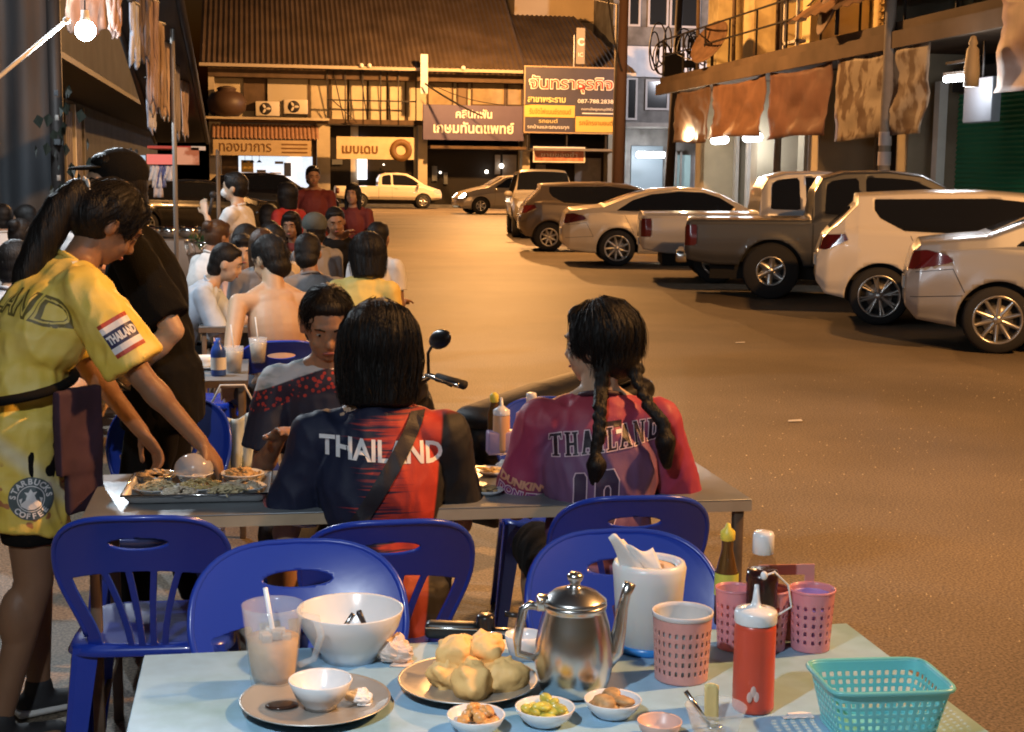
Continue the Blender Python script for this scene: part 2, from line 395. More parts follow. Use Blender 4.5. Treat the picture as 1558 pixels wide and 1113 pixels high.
# vertical white signs, clinic sign, big board, banners
def sign(name, label, cat, ua, ub, va, vb, y, mat, depth=.15, edge=None):
    a = ony(ua, (va+vb)/2, y).x; b = ony(ub, (va+vb)/2, y).x; zt = ony((ua+ub)/2, va, y).z; zb = ony((ua+ub)/2, vb, y).z
    t = thing(name, label, cat, ((a+b)/2, y, zb)); m = MB(); m.box(-(b-a)/2, (b-a)/2, 0, depth, 0, zt-zb); m.build('board', mat, t)
    if edge:
        m = MB(); e = .07; W_ = (b-a)/2; H_ = zt-zb
        for q in ((-W_, W_, H_-e, H_), (-W_, W_, 0, e), (-W_, -W_+e, e, H_-e), (W_-e, W_, e, H_-e)): m.box(q[0], q[1], -.03, -.001, q[2], q[3])
        m.build('border', edge, t)
    return t, b-a, zt-zb
t, w_, h_ = sign('clinic_sign', 'violet clinic sign with two rows of white Thai lettering', 'sign', 644, 797, 160, 213, FY-1.5, m_violet, .3)
letter('คลินิกฟัน', .5, (0, -.02, h_*.76), m_let_w, t, bold=.012, width=w_*.36, height=h_*.26)
letter('เกษมทันตแพทย์', .8, (0, -.02, h_*.36), m_let_w, t, bold=.018, width=w_*.8, height=h_*.33)
t, w_, h_ = sign('advertising_board', 'large dark board with red outlined Thai heading and yellow panels', 'sign', 797, 940, 101, 203, FY-2.0, m_slate, .25, M('tan border', (.35, .25, .15), .6))
letter('จันทราธุรกิจ', 1, (0, -.03, h_*.73), m_let_w, t, bold=.045, width=w_*.90, height=h_*.27, depth=.004)
letter('จันทราธุรกิจ', 1, (0, -.05, h_*.73), m_let_r, t, bold=.004, width=w_*.88, height=h_*.24, depth=.004)
letter('สาขาพระราม', .4, (-w_*.26, -.03, h_*.50), m_let_y, t, width=w_*.4, height=h_*.08, bold=.008)
letter('087-788.2838', .4, (w_*.26, -.03, h_*.49), m_let_w, t, width=w_*.38, height=h_*.06)
for xa_, xb_, za_, zb2 in ((-w_/2+.05, .2, h_*.24, h_*.42), (.25, w_/2-.1, .1, h_*.26)):
    m = MB(); m.box(xa_, xb_, -.04, -.001, za_, zb2); m.build('yellow_panel', m_yel, t)
letter('รับจัดไฟแนนซ์รถยนต์', .3, (-w_*.22, -.05, h_*.33), m_let_b, t, width=w_*.44, height=h_*.09)
letter('รถจักรยานยนต์', .3, (w_*.27, -.05, h_*.17), m_let_b, t, width=w_*.36, height=h_*.08)
letter('รถยนต์', .3, (-w_*.24, -.03, h_*.185), m_let_y, t, width=w_*.2, height=h_*.06)
letter('รถบ้านและรถบรรทุก', .3, (-w_*.24, -.03, h_*.09), m_let_w, t, width=w_*.44, height=h_*.075)
letter('ดอกเบี้ยถูกอนุมัติไว', .3, (w_*.28, -.03, h_*.37), m_let_w, t, width=w_*.34, height=h_*.05)
m = MB(); m.box(w_*.12, w_*.46, -.03, -.001, h_*.30, h_*.315); m.build('printed_line', m_let_w, t)
m = MB()
for k in range(3): m.box(-w_/2+.2+k*w_*.42, -w_/2+.27+k*w_*.42, .1, .17, -.9, 0)
m.box(-w_/2, w_/2, .08, .2, -.95, -.88); m.build('support_frame', m_iron, t)
t, w_, h_ = sign('vertical_sign', 'tall narrow white sign standing out left of the clinic sign', 'sign', 640, 651, 82, 142, FY-1.6, m_white, .08)
t, w_, h_ = sign('vertical_sign', 'small tall grey sign with round mark on the roof above the advertising board', 'sign', 877, 890, 42, 97, FY-2.0, M('grey sign', (.25, .22, .18), .6), .08)
letter('C', .5, (0, -.02, h_*.6), m_let_w, t, bold=.02); letter('IC', .3, (0, -.02, h_*.25), m_let_w, t); 
m = MB(); m.tube([(-.35, 0, -.2), (-.35, 0, h_*.8)], .03, 5); m.build('post', m_white, t)
t, w_, h_ = sign('noodle_shop_banner', 'cream cloth banner with brown Thai lettering and bowl picture above dark shopfront', 'banner', 512, 630, 208, 242, FY-1.6, M('cream banner cloth', (.62, .5, .3), .8, var=.08, vs=3), .03)
letter('เมบเดบ', .7, (-w_*.2, -.02, h_*.42), m_let_b, t, width=w_*.46, height=h_*.36, bold=.02)
m = MB(); Q = Matrix.Translation((w_*.33, -.02, h_*.42)) @ Matrix.Rotation(PI/2, 4, 'X')
m.lathe([(.25, 0), (.58, 0), (.58, .012), (.25, .012), (.25, 0)], 20, mat=Q, cap=False); m.build('bowl_picture', m_let_b, t)
m = MB(); m.box(w_*.25, w_*.45, -.03, -.01, h_*.72, h_*.8); m.box(w_*.40, w_*.46, -.03, -.01, h_*.2, h_*.6); m.build('bowl_picture', M('tan print', (.4, .24, .1), .7), t)
t, w_, h_ = sign('shop_banner', 'faded red and white shop banner under the advertising board', 'banner', 811, 890, 223, 247, FY-2.2, M('faded red print', (.48, .2, .14), .7, var=.45, vs=3.5), .03, m_white)
letter('ขายของชำ', .4, (0, -.02, h_*.5), m_let_w, t, width=w_*.7, height=h_*.3)
m = MB(); m.box(xx(800), xx(930), -2.6, .8, 3.0, 3.12); B(m, 'metal_awning', m_steel)
m = MB(); m.box(xx(651), xx(795), -1.2, .8, 3.05, 3.2); B(m, 'metal_awning', m_brown)
# dark pot-bellied water tank on the left bay and street pipes
t = thing('water_jar', 'round dark brown jar on the ledge left of the air conditioners', 'jar', (fx(346), FY-.5, 4.5))
m = MB(); m.lathe([(.55, 0), (.95, .35), (1.0, .8), (.75, 1.2), (.45, 1.3), (.5, 1.4)], 20); m.build('belly', M('dark glazed clay', (.07, .04, .025), .5), t)
m = MB(); m.lathe([(.52, 1.4), (.4, 1.5), (.08, 1.56), (0, 1.56)], 20); m.build('lid', m_brown, t)
m = MB(); m.box(x0-.2, xx(500), -1.0, .9, 4.38, 4.5); B(m, 'ledge', m_cream)

# ================================================================ taller pale building behind the row
t = thing('rear_building', 'plain ochre building rising behind the dark roof end', 'building', (19, 87, 0))
m = MB(); m.box(-3.6, 2.6, 0, 8, 0, 18); m.build('wall', M('ochre render', (.62, .48, .30), .85, var=.08, vs=.6), t)
m = MB(); [m.box(-3.6, 2.6, -.04, -.001, z, z+.06) for z in (11.0, 12.5, 14)]; m.build('render_joint', m_brown, t)

# ================================================================ grey modern block beyond the pole
t = thing('grey_block', 'grey three-storey block with white balcony band and framed windows', 'building', (22.2, 82, 0))
m = MB(); m.box(-1.9, 14, 0, 8, 0, 16); m.build('wall', m_grime, t)
def bz(v): return ony(1000, v, 82).z
def bx(u): return ony(u, 150, 82).x-22.2
m = MB(); m.box(-1.9, 14, -.5, -.01, bz(118), bz(72)); m.build('balcony_band', M('white band', (.66, .65, .68), .7, var=.1, vs=2), t)
m = MB(); m.box(-1.9, 14, -.3, -.01, bz(70), bz(42)); m.build('parapet', m_grime, t)
for (a, b, c, d) in ((955, 968, -10, 38), (985, 1010, -10, 38), (1018, 1058, -10, 38), (955, 966, 122, 180), (984, 1014, 124, 164), (1024, 1058, 124, 164)):
    m = MB(); m.box(bx(a), bx(b), -.08, -.02, bz(d), bz(c)); o = m.build('window', m_glassd, t)
    f = MB(); e = .12
    f.box(bx(a)-e, bx(b)+e, -.14, -.02, bz(c), bz(c)+e); f.box(bx(a)-e, bx(b)+e, -.14, -.02, bz(d)-e, bz(d)); f.box(bx(a)-e, bx(a), -.14, -.02, bz(d), bz(c)); f.box(bx(b), bx(b)+e, -.14, -.02, bz(d), bz(c))
    f.build('frame', M('white frame', (.55, .5, .48), .6), o)
m = MB(); m.box(-1.9, 14, -3.2, -.01, bz(196), bz(190)); m.build('canopy', m_steel, t)
m = MB(); m.box(bx(962), bx(1010), -.1, -.02, .0, bz(222)); m.build('shopfront', M('bluish shop interior', (.16, .2, .23), .5, emis=(.5, .7, .85), es=.10), t)
m = MB(); m.box(bx(1026), bx(1052), -.16, -.02, .0, bz(235)); m.build('shutter', M('pale blue shutter', (.28, .42, .42), .6), t)
for k in range(4): m = MB(); m.box(bx(1013)+.3*k, bx(1013)+.3*k+.1, -.3, -.12, 0, bz(230)); m.build('door_post', m_steel, t)
def tube_light(label, p, L, rot, e, r=.035, nm='tube_light', cat='tube light', pw=None, col=(.93, .96, 1)):
    t = thing(nm, label, cat, p, rot)
    m = MB(); m.tube([(-L/2, 0, 0), (L/2, 0, 0)], r, 8); m.build('tube', M('lit tube %g' % e, (1, 1, 1), emis=col, es=e), t)
    m = MB(); m.box(-L/2-.03, L/2+.03, -.03, .03, r+.004, r+.05); m.build('fitting', m_steel, t)
    if pw: lamp('tube_glow', (0, 0, -.12), pw, col, .3, parent=t)
    return t
p = ony(990, 235, 80); tube_light('long lit tube light under the canopy of the grey block', p, 1.6, 0, 22, .16, pw=520)

# ================================================================ right-hand shophouse along the parked cars
RX = 12.6; Y0, Y1 = 12.0, 39.0
t = thing('corner_shophouse', 'two-storey yellow shophouse with balcony and banners beside the parked cars', 'building', (RX, 0, 0)); rb = t
def rz(u, v, x=RX): return onx(u, v, x)
m_yellow = M('yellow plaster', (.82, .68, .36), .8, var=.1, vs=1.5, dirt=((.45, .33, .16), 1.2))
m = MB(); m.box(1.2, 1.5, Y0, Y1, 4.4, 9.5); m.box(0, 9, Y1-.3, Y1, 0, 9.5); m.build('wall', m_yellow, t)
m = MB(); m.box(.9, 1.2, Y0, Y1-.3, 0, 4.0); m.build('wall', m_dark, t)
m = MB(); m.box(-1.5, 1.4, Y0, Y1+.3, 4.0, 4.18); m.build('canopy', m_brown, t)
m = MB(); m.box(-1.5, 1.2, Y0, Y1+.3, 4.185, 4.4); m.box(-1.62, -1.503, Y0, Y1+.3, 3.93, 4.22); m.build('balcony_floor', M('weathered fascia', (.13, .09, .06), .8, var=.3, vs=1), t)
# pilasters
for ya, yb in ((Y1-.9, Y1), (35.2, 36.0), (31.4, 31.9), (27.0, 27.5), (22.4, 22.9)):
    m = MB(); m.box(-.25, 1.15, ya, yb, 4.4, 9.5); m.build('pilaster', m_yellow if ya > 30 else m_cream, t)
for ya, yb in ((Y1-.8, Y1+.01), (33.9, 34.4), (30.0, 30.6), (25.6, 26.1)):
    m = MB(); m.box(-.5, .88, ya, yb, 0, 4.0); m.build('pier', m_cream, t)
# upper wooden doors with louvres
for ya, yb in ((36.3, 37.9), (32.4, 34.8), (28.2, 30.8), (23.6, 26.4)):
    m = MB(); m.box(1.1, 1.18, ya, yb, 4.6, 7.6); o = m.build('door', M('varnished ochre wood', (.34, .22, .08), .6, var=.2, vs=3), t)
    f = MB()
    for z in [4.7+.16*k for k in range(18)]: f.add([(1.04, ya+.12, z), (1.09, ya+.12, z+.1), (1.09, yb-.12, z+.1), (1.04, yb-.12, z)], [(0, 1, 2, 3)])
    solidify(f.build('louvre', M('ochre louvre', (.5, .36, .15), .6), o), .01)
# lower shop doors
for ya, yb, mm in ((37.9, 38.1, m_white), (36.9, 37.1, m_white), (35.9, 36.1, m_iron), (35.0, 35.2, m_white), (32.9, 33.3, m_cream), (31.9, 32.1, m_cream), (31.0, 31.2, m_white), (28.8, 28.9, m_steel), (27.0, 27.1, m_steel)):
    m = MB(); m.box(.3, .4, ya, yb, 0, 3.6); m.build('door_post', mm, t)
m = MB(); m.box(.6, .7, 30.8, 31.8, 0, 3.4); m.build('door', M('beige shop door', (.45, .36, .27), .6), t)
m = MB(); m.box(.6, .7, 32.0, 37.8, 0, 3.0); m.build('shop_interior', M('shop interior', (.22, .17, .15), .7, var=.4, vs=1.6), t)
for ya in (34.6, 35.4, 36.4, 37.3):
    m = MB(); m.box(.45, .52, ya, ya+.22, .6, 2.8); m.build('hanging_goods', M('plastic goods', (.5, .5, .55), .4), t)
# balcony railing, poles, hung frames
m = MB()
for z in (4.98, 5.42): m.box(-1.5, -1.46, Y0, Y1+.2, z-.018, z+.018)
for k in range(15): y = Y0+.5+k*1.9; m.box(-1.5, -1.46, y-.016, y+.016, 4.4, 5.42)
m.build('railing', m_iron, t)
for i, (y, z, h) in enumerate(((36.8, 4.4, 2.6), (33.9, 4.4, 2.6), (30.9, 4.4, 3.4))):
    m = MB(); m.tube([(-1.2, y, z), (-1.2, y+.1, z+h)], .05, 6); m.build('post', m_brown, t)
for ya, yb, za, zb in ((28.0, 29.2, 5.9, 7.4), (29.3, 30.4, 6.1, 7.6)):
    m = MB(); m.box(-1.3, -1.24, ya, yb, za, zb); m.build('hung_panel', M('grey panel', (.33, .30, .28), .7, var=.2, vs=2), t)
m = MB()
for k in range(5): m.box(-1.42, -1.2, 29.2, 30.0, 4.5+.45*k, 4.56+.45*k)
m.box(-1.42, -1.36, 29.2, 29.26, 4.4, 7.0); m.box(-1.42, -1.36, 29.94, 30, 4.4, 7.0); m.build('rack', m_white, t)
# sloping patched roof over the right half of the balcony
m = MB(); n = 60
for i in range(n):
    y = 13+ (28.2-13)*i/n; d = .05*(i % 2)
    m.add([(-2.0, y, 4.75+d), (-2.0, y+.254, 4.75-d+.05), (1.2, y+.254, 7.0-d+.05), (1.2, y, 7.0+d)], [(0, 1, 2, 3)])
solidify(m.build('patched_roof', M('patched brown tin', (.25, .14, .07), .8, var=.5, vs=1.1, dirt=((.08, .05, .03), 1.4)), t), .02)
m = MB(); m.box(-2.1, -1.98, 12.5, 21.8, 4.95, 5.4); m.build('orange_fascia', M('orange fascia', (.6, .3, .1), .6), t)
# satellite dishes
def dish(loc, r, lab, az, el):
    t = thing('satellite_dish', lab, 'satellite dish', loc)
    Q = Matrix.Rotation(az, 4, 'Z') @ Matrix.Rotation(el, 4, 'Y')
    m = MB(); m.lathe([(0, 0), (r*.4, .03*r), (r*.75, .11*r), (r, .2*r)], 24, mat=Matrix.Translation((0, 0, r*.9)) @ Q, cap=False); o = m.build('dish', M('rusty dish mesh', (.16, .09, .05), .7, var=.3, vs=5), t); solidify(o, .02)
    m = MB(); m.tube([(0, 0, 0), (0, 0, r*.9)], .04, 6); m.tube([Vector((0, 0, r*.9)), Vector((0, 0, r*.9))+Q @ Vector((0, 0, r*.8))], .02, 5); m.build('mast', m_iron, t)
dish((RX-1.35, 35.1, 4.4), .62, 'tilted brown satellite dish on the yellow balcony railing near the corner', R(200), R(60))
dish((RX-1.6, 26.6, 4.4), .72, 'rust-brown satellite dish on the balcony behind the concrete pole', R(170), R(75))
# balcony lamp
p = rz(1157, 22, RX+.2); t2 = thing('pendant_lamp', 'bell-shaped pendant lamp hanging on the yellow balcony', 'lamp', p)
m = MB(); m.lathe([(.04, .22), (.08, .12), (.28, 0), (.26, -.01), (.06, .1)], 20, cap=False); m.build('shade', m_white, t2)
m = MB(); m.tube([(0, 0, .2), (0, 0, 1.4)], .012, 5); m.build('cord', m_iron, t2)

# drapes under the canopy
def drape(lab, ya, yb, zt, zb, mat, x=RX-1.55, sag=.1, name='cloth_banner', seed=0):
    o_ = thing(name, lab, 'banner', (x, (ya+yb)/2, zb)); m = MB(); L = yb-ya
    def fn(a, b):
        f = 1-b*.8; y = (a-.5)*L*(1-.05*(1-b)); w = nz(a*2.5+b*2+seed*7, b*1.6-a*1.5, seed)*.16*f+.012*sin(a*15+b*9+seed)+abs(nz(a*5-b*5, b*3+a*4, seed))*.07
        return (w-.15*(1-b)**2*.4, y, (zt-zb)*b-sag*sin(PI*a)*b-.03*sin(a*4+seed)*(1-b))
    m.grid(fn, 26, 14); solidify(m.build('cloth', mat, o_), .006); return o_
def printed(name, c1, c2, sc, st=(1, 1, 1)):
    m = M(name, c1, .6); n = m.node_tree.nodes; L = m.node_tree.links
    tc = n.new('ShaderNodeTexCoord'); mp = n.new('ShaderNodeMapping'); mp.inputs['Scale'].default_value = st; t = n.new('ShaderNodeTexNoise'); t.inputs['Scale'].default_value = sc; t.inputs['Detail'].default_value = 3
    r = n.new('ShaderNodeValToRGB'); r.color_ramp.elements[0].position = .46; r.color_ramp.elements[1].position = .56; r.color_ramp.elements[0].color = (*c1, 1); r.color_ramp.elements[1].color = (*c2, 1)
    L.new(tc.outputs['Object'], mp.inputs[0]); L.new(mp.outputs[0], t.inputs['Vector']); L.new(t.outputs[0], r.inputs[0]); L.new(r.outputs[0], n['Principled BSDF'].inputs['Base Color']); return m
m_vinyl = lambda n_, c: M(n_, c, .55, var=.25, vs=1.8, spec=.5)
drape('brown vinyl drape nearest the street corner, above the lit shop doors', 34.6, 37.6, 3.95, 2.55, m_vinyl('brown vinyl', (.15, .09, .06)), seed=1)
drape('bright orange creased vinyl drape hanging above the lit shop doors', 30.6, 34.4, 3.95, 2.6, m_vinyl('orange vinyl', (.22, .115, .07)), seed=2)
drape('reddish brown creased drape left of the concrete pole', 26.9, 30.4, 3.95, 2.5, m_vinyl('red-brown vinyl', (.17, .085, .06)), seed=3)
drape('pale printed drape with brown pictures behind the concrete pole', 22.7, 26.7, 4.0, 2.4, printed('pale printed vinyl', (.36, .30, .23), (.12, .07, .04), 2.6, (1, 1, .8)), seed=4)
drape('peach coloured vinyl drape hanging over the green shutter', 15.0, 20.2, 4.35, 2.95, m_vinyl('peach vinyl', (.34, .20, .13)), seed=5, x=RX-1.7)
# green roller shutter with slats + white post + light box
t2 = thing('roller_shutter', 'green ribbed roller shutter at the right edge', 'shutter', (RX-.3, 17.5, 0))
m = MB(); n = 36
for k in range(n):
    z = .1+k*.085; m.add([(0, -4.5, z), (.03, -4.5, z+.05), (0, -4.5, z+.085), (0, 6.6, z), (.03, 6.6, z+.05), (0, 6.6, z+.085)], [(0, 3, 4, 1), (1, 4, 5, 2)])
tag(m.build('slats', M('green shutter paint', (.02, .20, .10), .5, var=.1, vs=1), t2), kind='stuff')
m = MB(); m.box(-.12, .02, -4.5, 6.6, 3.2, 3.6); m.build('shutter_box', m_iron, t2)
t2 = thing('white_post', 'slim pale post at the left side of the green shutter', 'post', (RX-.5, 24.35, 0)); m = MB(); m.box(-.08, .08, -.1, .1, 0, 3.4); m.build('shaft', m_white, t2)
m = MB(); m.box(-.11, .11, -.13, .13, 0, .15); m.build('foot', m_steel, t2)
p = rz(1494, 152, RX-1.5); t2 = thing('light_box', 'blank pale blue light box beside the tube light', 'sign', p)
m = MB(); m.bbox(-.08, .08, -.45, .45, -.34, .34, .02); m.build('box', M('lit box face', (.12, .13, .15), .5, emis=(.75, .85, 1), es=.06), t2)
m = MB(); m.tube([(0, 0, .34), (0, 0, .9)], .02, 5); m.build('hanger', m_iron, t2)
p = rz(1462, 118, RX-2.0); tube_light('bright short tube light hanging by the dark umbrella', p, .75, R(100), 30, .05, pw=80)
p = rz(1480, 80, RX-2.0); t2 = thing('bracket_lamp', 'conical pale lamp standing up over the bright tube light', 'lamp', p)
m = MB(); m.lathe([(.11, -.5), (.12, -.3), (.09, .05), (.05, .1), (.07, .14), (.04, .24), (0, .26)], 16); m.build('housing', M('pale housing', (.5, .42, .3), .5), t2)
m = MB(); m.box(-.03, .03, .0, .8, -.12, -.08); m.build('bracket', m_iron, t2)
for u, v, L in ((1095, 213, .9), (1145, 209, .9)):
    p = rz(u, v, RX-.9); tube_light('lit lamp under the canopy %s' % ('nearest the street corner' if u == 1095 else 'below the orange drape'), p, L, R(90), 18, .1, pw=70)
p = rz(1060, 195, RX-1.3); t2 = thing('corner_bulb', 'glaring bulb at the outer corner of the yellow shophouse', 'lamp', p)
m = MB(); m.ell((0, 0, 0), .13); m.build('bulb', M('warm bulb', (1, .9, .7), emis=(1, .85, .6), es=50), t2); m = MB(); m.lathe([(.05, .12), (.05, .22)], 10); m.build('socket', m_iron, t2)
lamp('bulb_glow', (-.3, 0, -.2), 260, (1, .8, .5), .1, parent=t2)

# ================================================================ poles, cables
m_pole = M('pole concrete', (.28, .24, .20), .8, var=.2, vs=3)
def pole(lab, x, y, r, h, mat, lean=0., stickers=False):
    t = thing('utility_pole', lab, 'pole', (x, y, 0)); m = MB(); m.tube([(0, 0, 0), (lean, 0, h)], [r, r*.7], 14); m.build('shaft', mat, t)
    m = MB(); m.lathe([(r*1.3, 0), (r*1.3, .12), (r*1.02, .16)], 14); m.build('collar', mat, t)
    if stickers:
        for k, z in enumerate((1.9, 2.25)): m = MB(); m.lathe([(r*1.0, z), (r*1.0, z+.24)], 14, cap=False); m.build('sticker', M('pale sticker', (.45, .38, .36), .6), t)
    return t
pole('grey concrete pole standing behind the parked pickup', 11.0, 24.2, .115, 9, m_pole, 0.0, True)
pp = onz(940, 300, 0); px = ony(940, 290, 44).x
pole('dark brown pole in front of the advertising board edge', px, 44, .19, 10, M('brown pole', (.12, .065, .04), .8), .1)
px2 = ony(1019, 200, 60).x
t = pole('dark leaning pole hung with coiled cables before the grey block', px2, 60, .2, 11, M('black pole', (.045, .035, .035), .8), .35)
m = MB(); rr = random.Random(5)
for k in range(16):
    cx = rr.uniform(-.9, 1.3); cz = ony(1020, rr.uniform(60, 95), 60).z; rx = rr.uniform(.15, .4); rz_ = rr.uniform(.4, 1.0)
    m.tube([(cx+rx*cos(a*PI/8), -.35-rr.random()*.05, cz+rz_*sin(a*PI/8)) for a in range(16)], .035, 5, closed=True)
m.build('cable_coil', m_iron, t)
m = MB(); m.box(-.45, .45, -.45, -.15, 5.9, 6.9); m.bbox(.4, 1.1, -.5, -.2, 6.3, 6.6, .05); m.build('junction_box', m_iron, t)
def wire(lab, a, b, sag, r=.02):
    m = MB(); a = Vector(a); b = Vector(b); m.tube([a.lerp(b, i/20)-Vector((0, 0, sag*4*(i/20)*(1-i/20))) for i in range(21)], r, 5)
    tag(m.build('overhead_cable', m_iron), lab, 'cable')
wire('dark cable sagging across the upper floor of the far shophouse row', (fx(655), 75, 6.3), (fx(800), 70, 5.3), .5)
wire('thin cable crossing in front of the clinic sign corner', (fx(640), 74, 6.3), (fx(712), 71, 4.6), .1, .05)
wire('cable coiling down beside the brown pole', (px-.5, 43.8, 7.2), (px, 43.8, 4.9), .3, .03)
wire('cable running over the yellow balcony to the cable pole', (px2, 59.5, 6.9), (11.0, 24.2, 6.2), 1.2)

# sodium street lamps: outside the picture, above the street
def street_lamp(lab, x, y, h, arm, e, soft=.25, col=SODIUM, nm='sodium_light'):
    t = thing('street_lamp', lab, 'street lamp', (x, y, 0)); m = MB(); m.tube([(0, 0, 0), (0, 0, h-.3), (arm*.3, 0, h), (arm, 0, h+.1)], [.09, .07, .05, .04], 10); m.build('mast', m_steel, t)
    m = MB(); m.bbox(arm-.35, arm+.35, -.14, .14, h+.02, h+.18, .05); m.build('lamp_head', m_steel, t)
    m = MB(); m.box(arm-.28, arm+.28, -.1, .1, h-.012, h+.015); m.build('lens', M('lamp lens '+nm, (1, .6, .2), emis=col, es=40), t)
    lamp(nm, (arm, 0, h-.32), e, col, soft, parent=t)
street_lamp('sodium street lamp over the road behind the viewer', 11.6, 3.0, 8.6, -3.2, 7200)
street_lamp('sodium street lamp on the right pavement above the parked cars', 11.9, 32.0, 8.6, -6.9, 5400)
street_lamp('sodium street lamp at the far crossing', 16.5, 66.0, 9.9, -5.5, 16000)
street_lamp('unseen white lamp added beyond the corner to light the grey block', 28.5, 71.0, 8.5, -2.0, 4000, col=(.9, .9, 1), nm='white_light')  # added lamp, out of view, brightens the grey block
for i, (u, v, lab) in enumerate(((1125, 521, 'flattened pale scrap of paper on the empty road right of the braided girl'), (1208, 640, 'tiny crushed wrapper on the road'))):
    p = onz(u, v, .006); m = MB(); m.add([(-.05, -.02, 0), (.05, -.03, .004), (.06, .02, .008), (-.03, .03, .002)], [(0, 1, 2, 3)]); o = m.build('litter', m_white); o.location = p; tag(o, lab, 'litter')
# ================================================================ vehicles
m_tyre = M('tyre rubber', (.02, .02, .021), .8, bump=.2, bs=60)
m_rim = M('alloy rim', (.55, .54, .52), .28, metal=.9)
m_rimd = M('wheel well dark', (.012, .012, .012), .9)
m_cglass = M('tinted car glass', (.012, .013, .015), .06, spec=.8)
m_seam = M('panel seam', (.01, .01, .01), .8)
m_tail = M('tail lamp red', (.09, .008, .008), .15, spec=.7, coat=.5)
m_head = M('head lamp glass', (.5, .5, .5), .1, spec=.8, coat=.5)
m_chrome = M('chrome trim', (.6, .58, .55), .15, metal=1)
m_bumper = M('black trim plastic', (.025, .025, .027), .6)
def paint(name, c, metal=.0, rough=.3): return M('paint '+name, c, rough, metal=metal, coat=.6, spec=.5)

_wheels = {}
def wheel_meshes(r, w, spokes, rimr, kind):
    k = (r, w, spokes, rimr, kind)
    if k in _wheels: return _wheels[k]
    T = Matrix.Rotation(PI/2, 4, 'X')         # axle along y; outer face at -y
    m = MB(); ri = rimr
    m.lathe([(ri, -w/2+.01), (ri+.015, -w/2), (r*.93, -w/2), (r*.985, -w/2+.02), (r, -w*.2), (r, w*.2), (r*.985, w/2-.02), (r*.93, w/2), (ri, w/2)], 40, mat=T, cap=False)
    for gk in (-.3, 0, .3): m.lathe([(r+.0015, gk*w-.006), (r-.004, gk*w-.006), (r-.004, gk*w+.006), (r+.0015, gk*w+.006)], 40, mat=T, cap=False)
    tyre = m.me('tyre')
    m = MB()
    m.lathe([(ri+.004, w/2-.005), (ri-.004, w/2+.004), (ri-.018, w/2-.002), (ri-.03, w/2-.045), (ri-.035, -w/2)], 40, mat=T, cap=False)
    for s_ in range(spokes):
        a = 2*PI*s_/spokes
        if kind == 'twin': offs = ((-.10, .0), (.10, .0))
        elif kind == 'fan': offs = ((0, .10),)
        else: offs = ((0, 0),)
        for (da, tw) in offs:
            hw = .011 if kind == 'twin' else (.016 if spokes > 7 else .03)
            P = []
            for q in range(5):
                t = q/4; rr_ = .035+(ri-.045)*t; an = a+da*(.35+.65*t)+tw*t; z = w/2-.028+.02*t-.03*sin(PI*t)*.2; h_ = hw*(1.25-.35*t)
                c, s2 = cos(an), sin(an)
                P.append([(rr_*c-h_*s2*1.3, rr_*s2+h_*c*1.3, z-.02), (rr_*c-h_*s2*.6, rr_*s2+h_*c*.6, z+.002), (rr_*c+h_*s2*.6, rr_*s2-h_*c*.6, z+.002), (rr_*c+h_*s2*1.3, rr_*s2-h_*c*1.3, z-.02)])
            m.add([p for row_ in P for p in row_], [(i*4+j, i*4+j+1, (i+1)*4+j+1, (i+1)*4+j) for i in range(4) for j in range(3)], 0, True, T)
    m.lathe([(.045, w/2-.05), (.045, w/2-.02), (.03, w/2-.01), (0, w/2-.008)], 16, mat=T)
    rim = m.me('rim')
    m = MB(); m.lathe([(ri-.03, w/2-.06), (0, w/2-.06)], 24, mat=T, cap=False); m.lathe([(ri*.62, w/2-.058), (ri*.62, w/2-.045), (.05, w/2-.045)], 24, mi=1, mat=T, cap=False)
    back = m.me('brake')
    tyre.materials.append(m_tyre); rim.materials.append(m_rim); back.materials.append(m_rimd); back.materials.append(M('brake disc', (.2, .19, .18), .4, metal=.8))
    _wheels[k] = (tyre, rim, back); return _wheels[k]

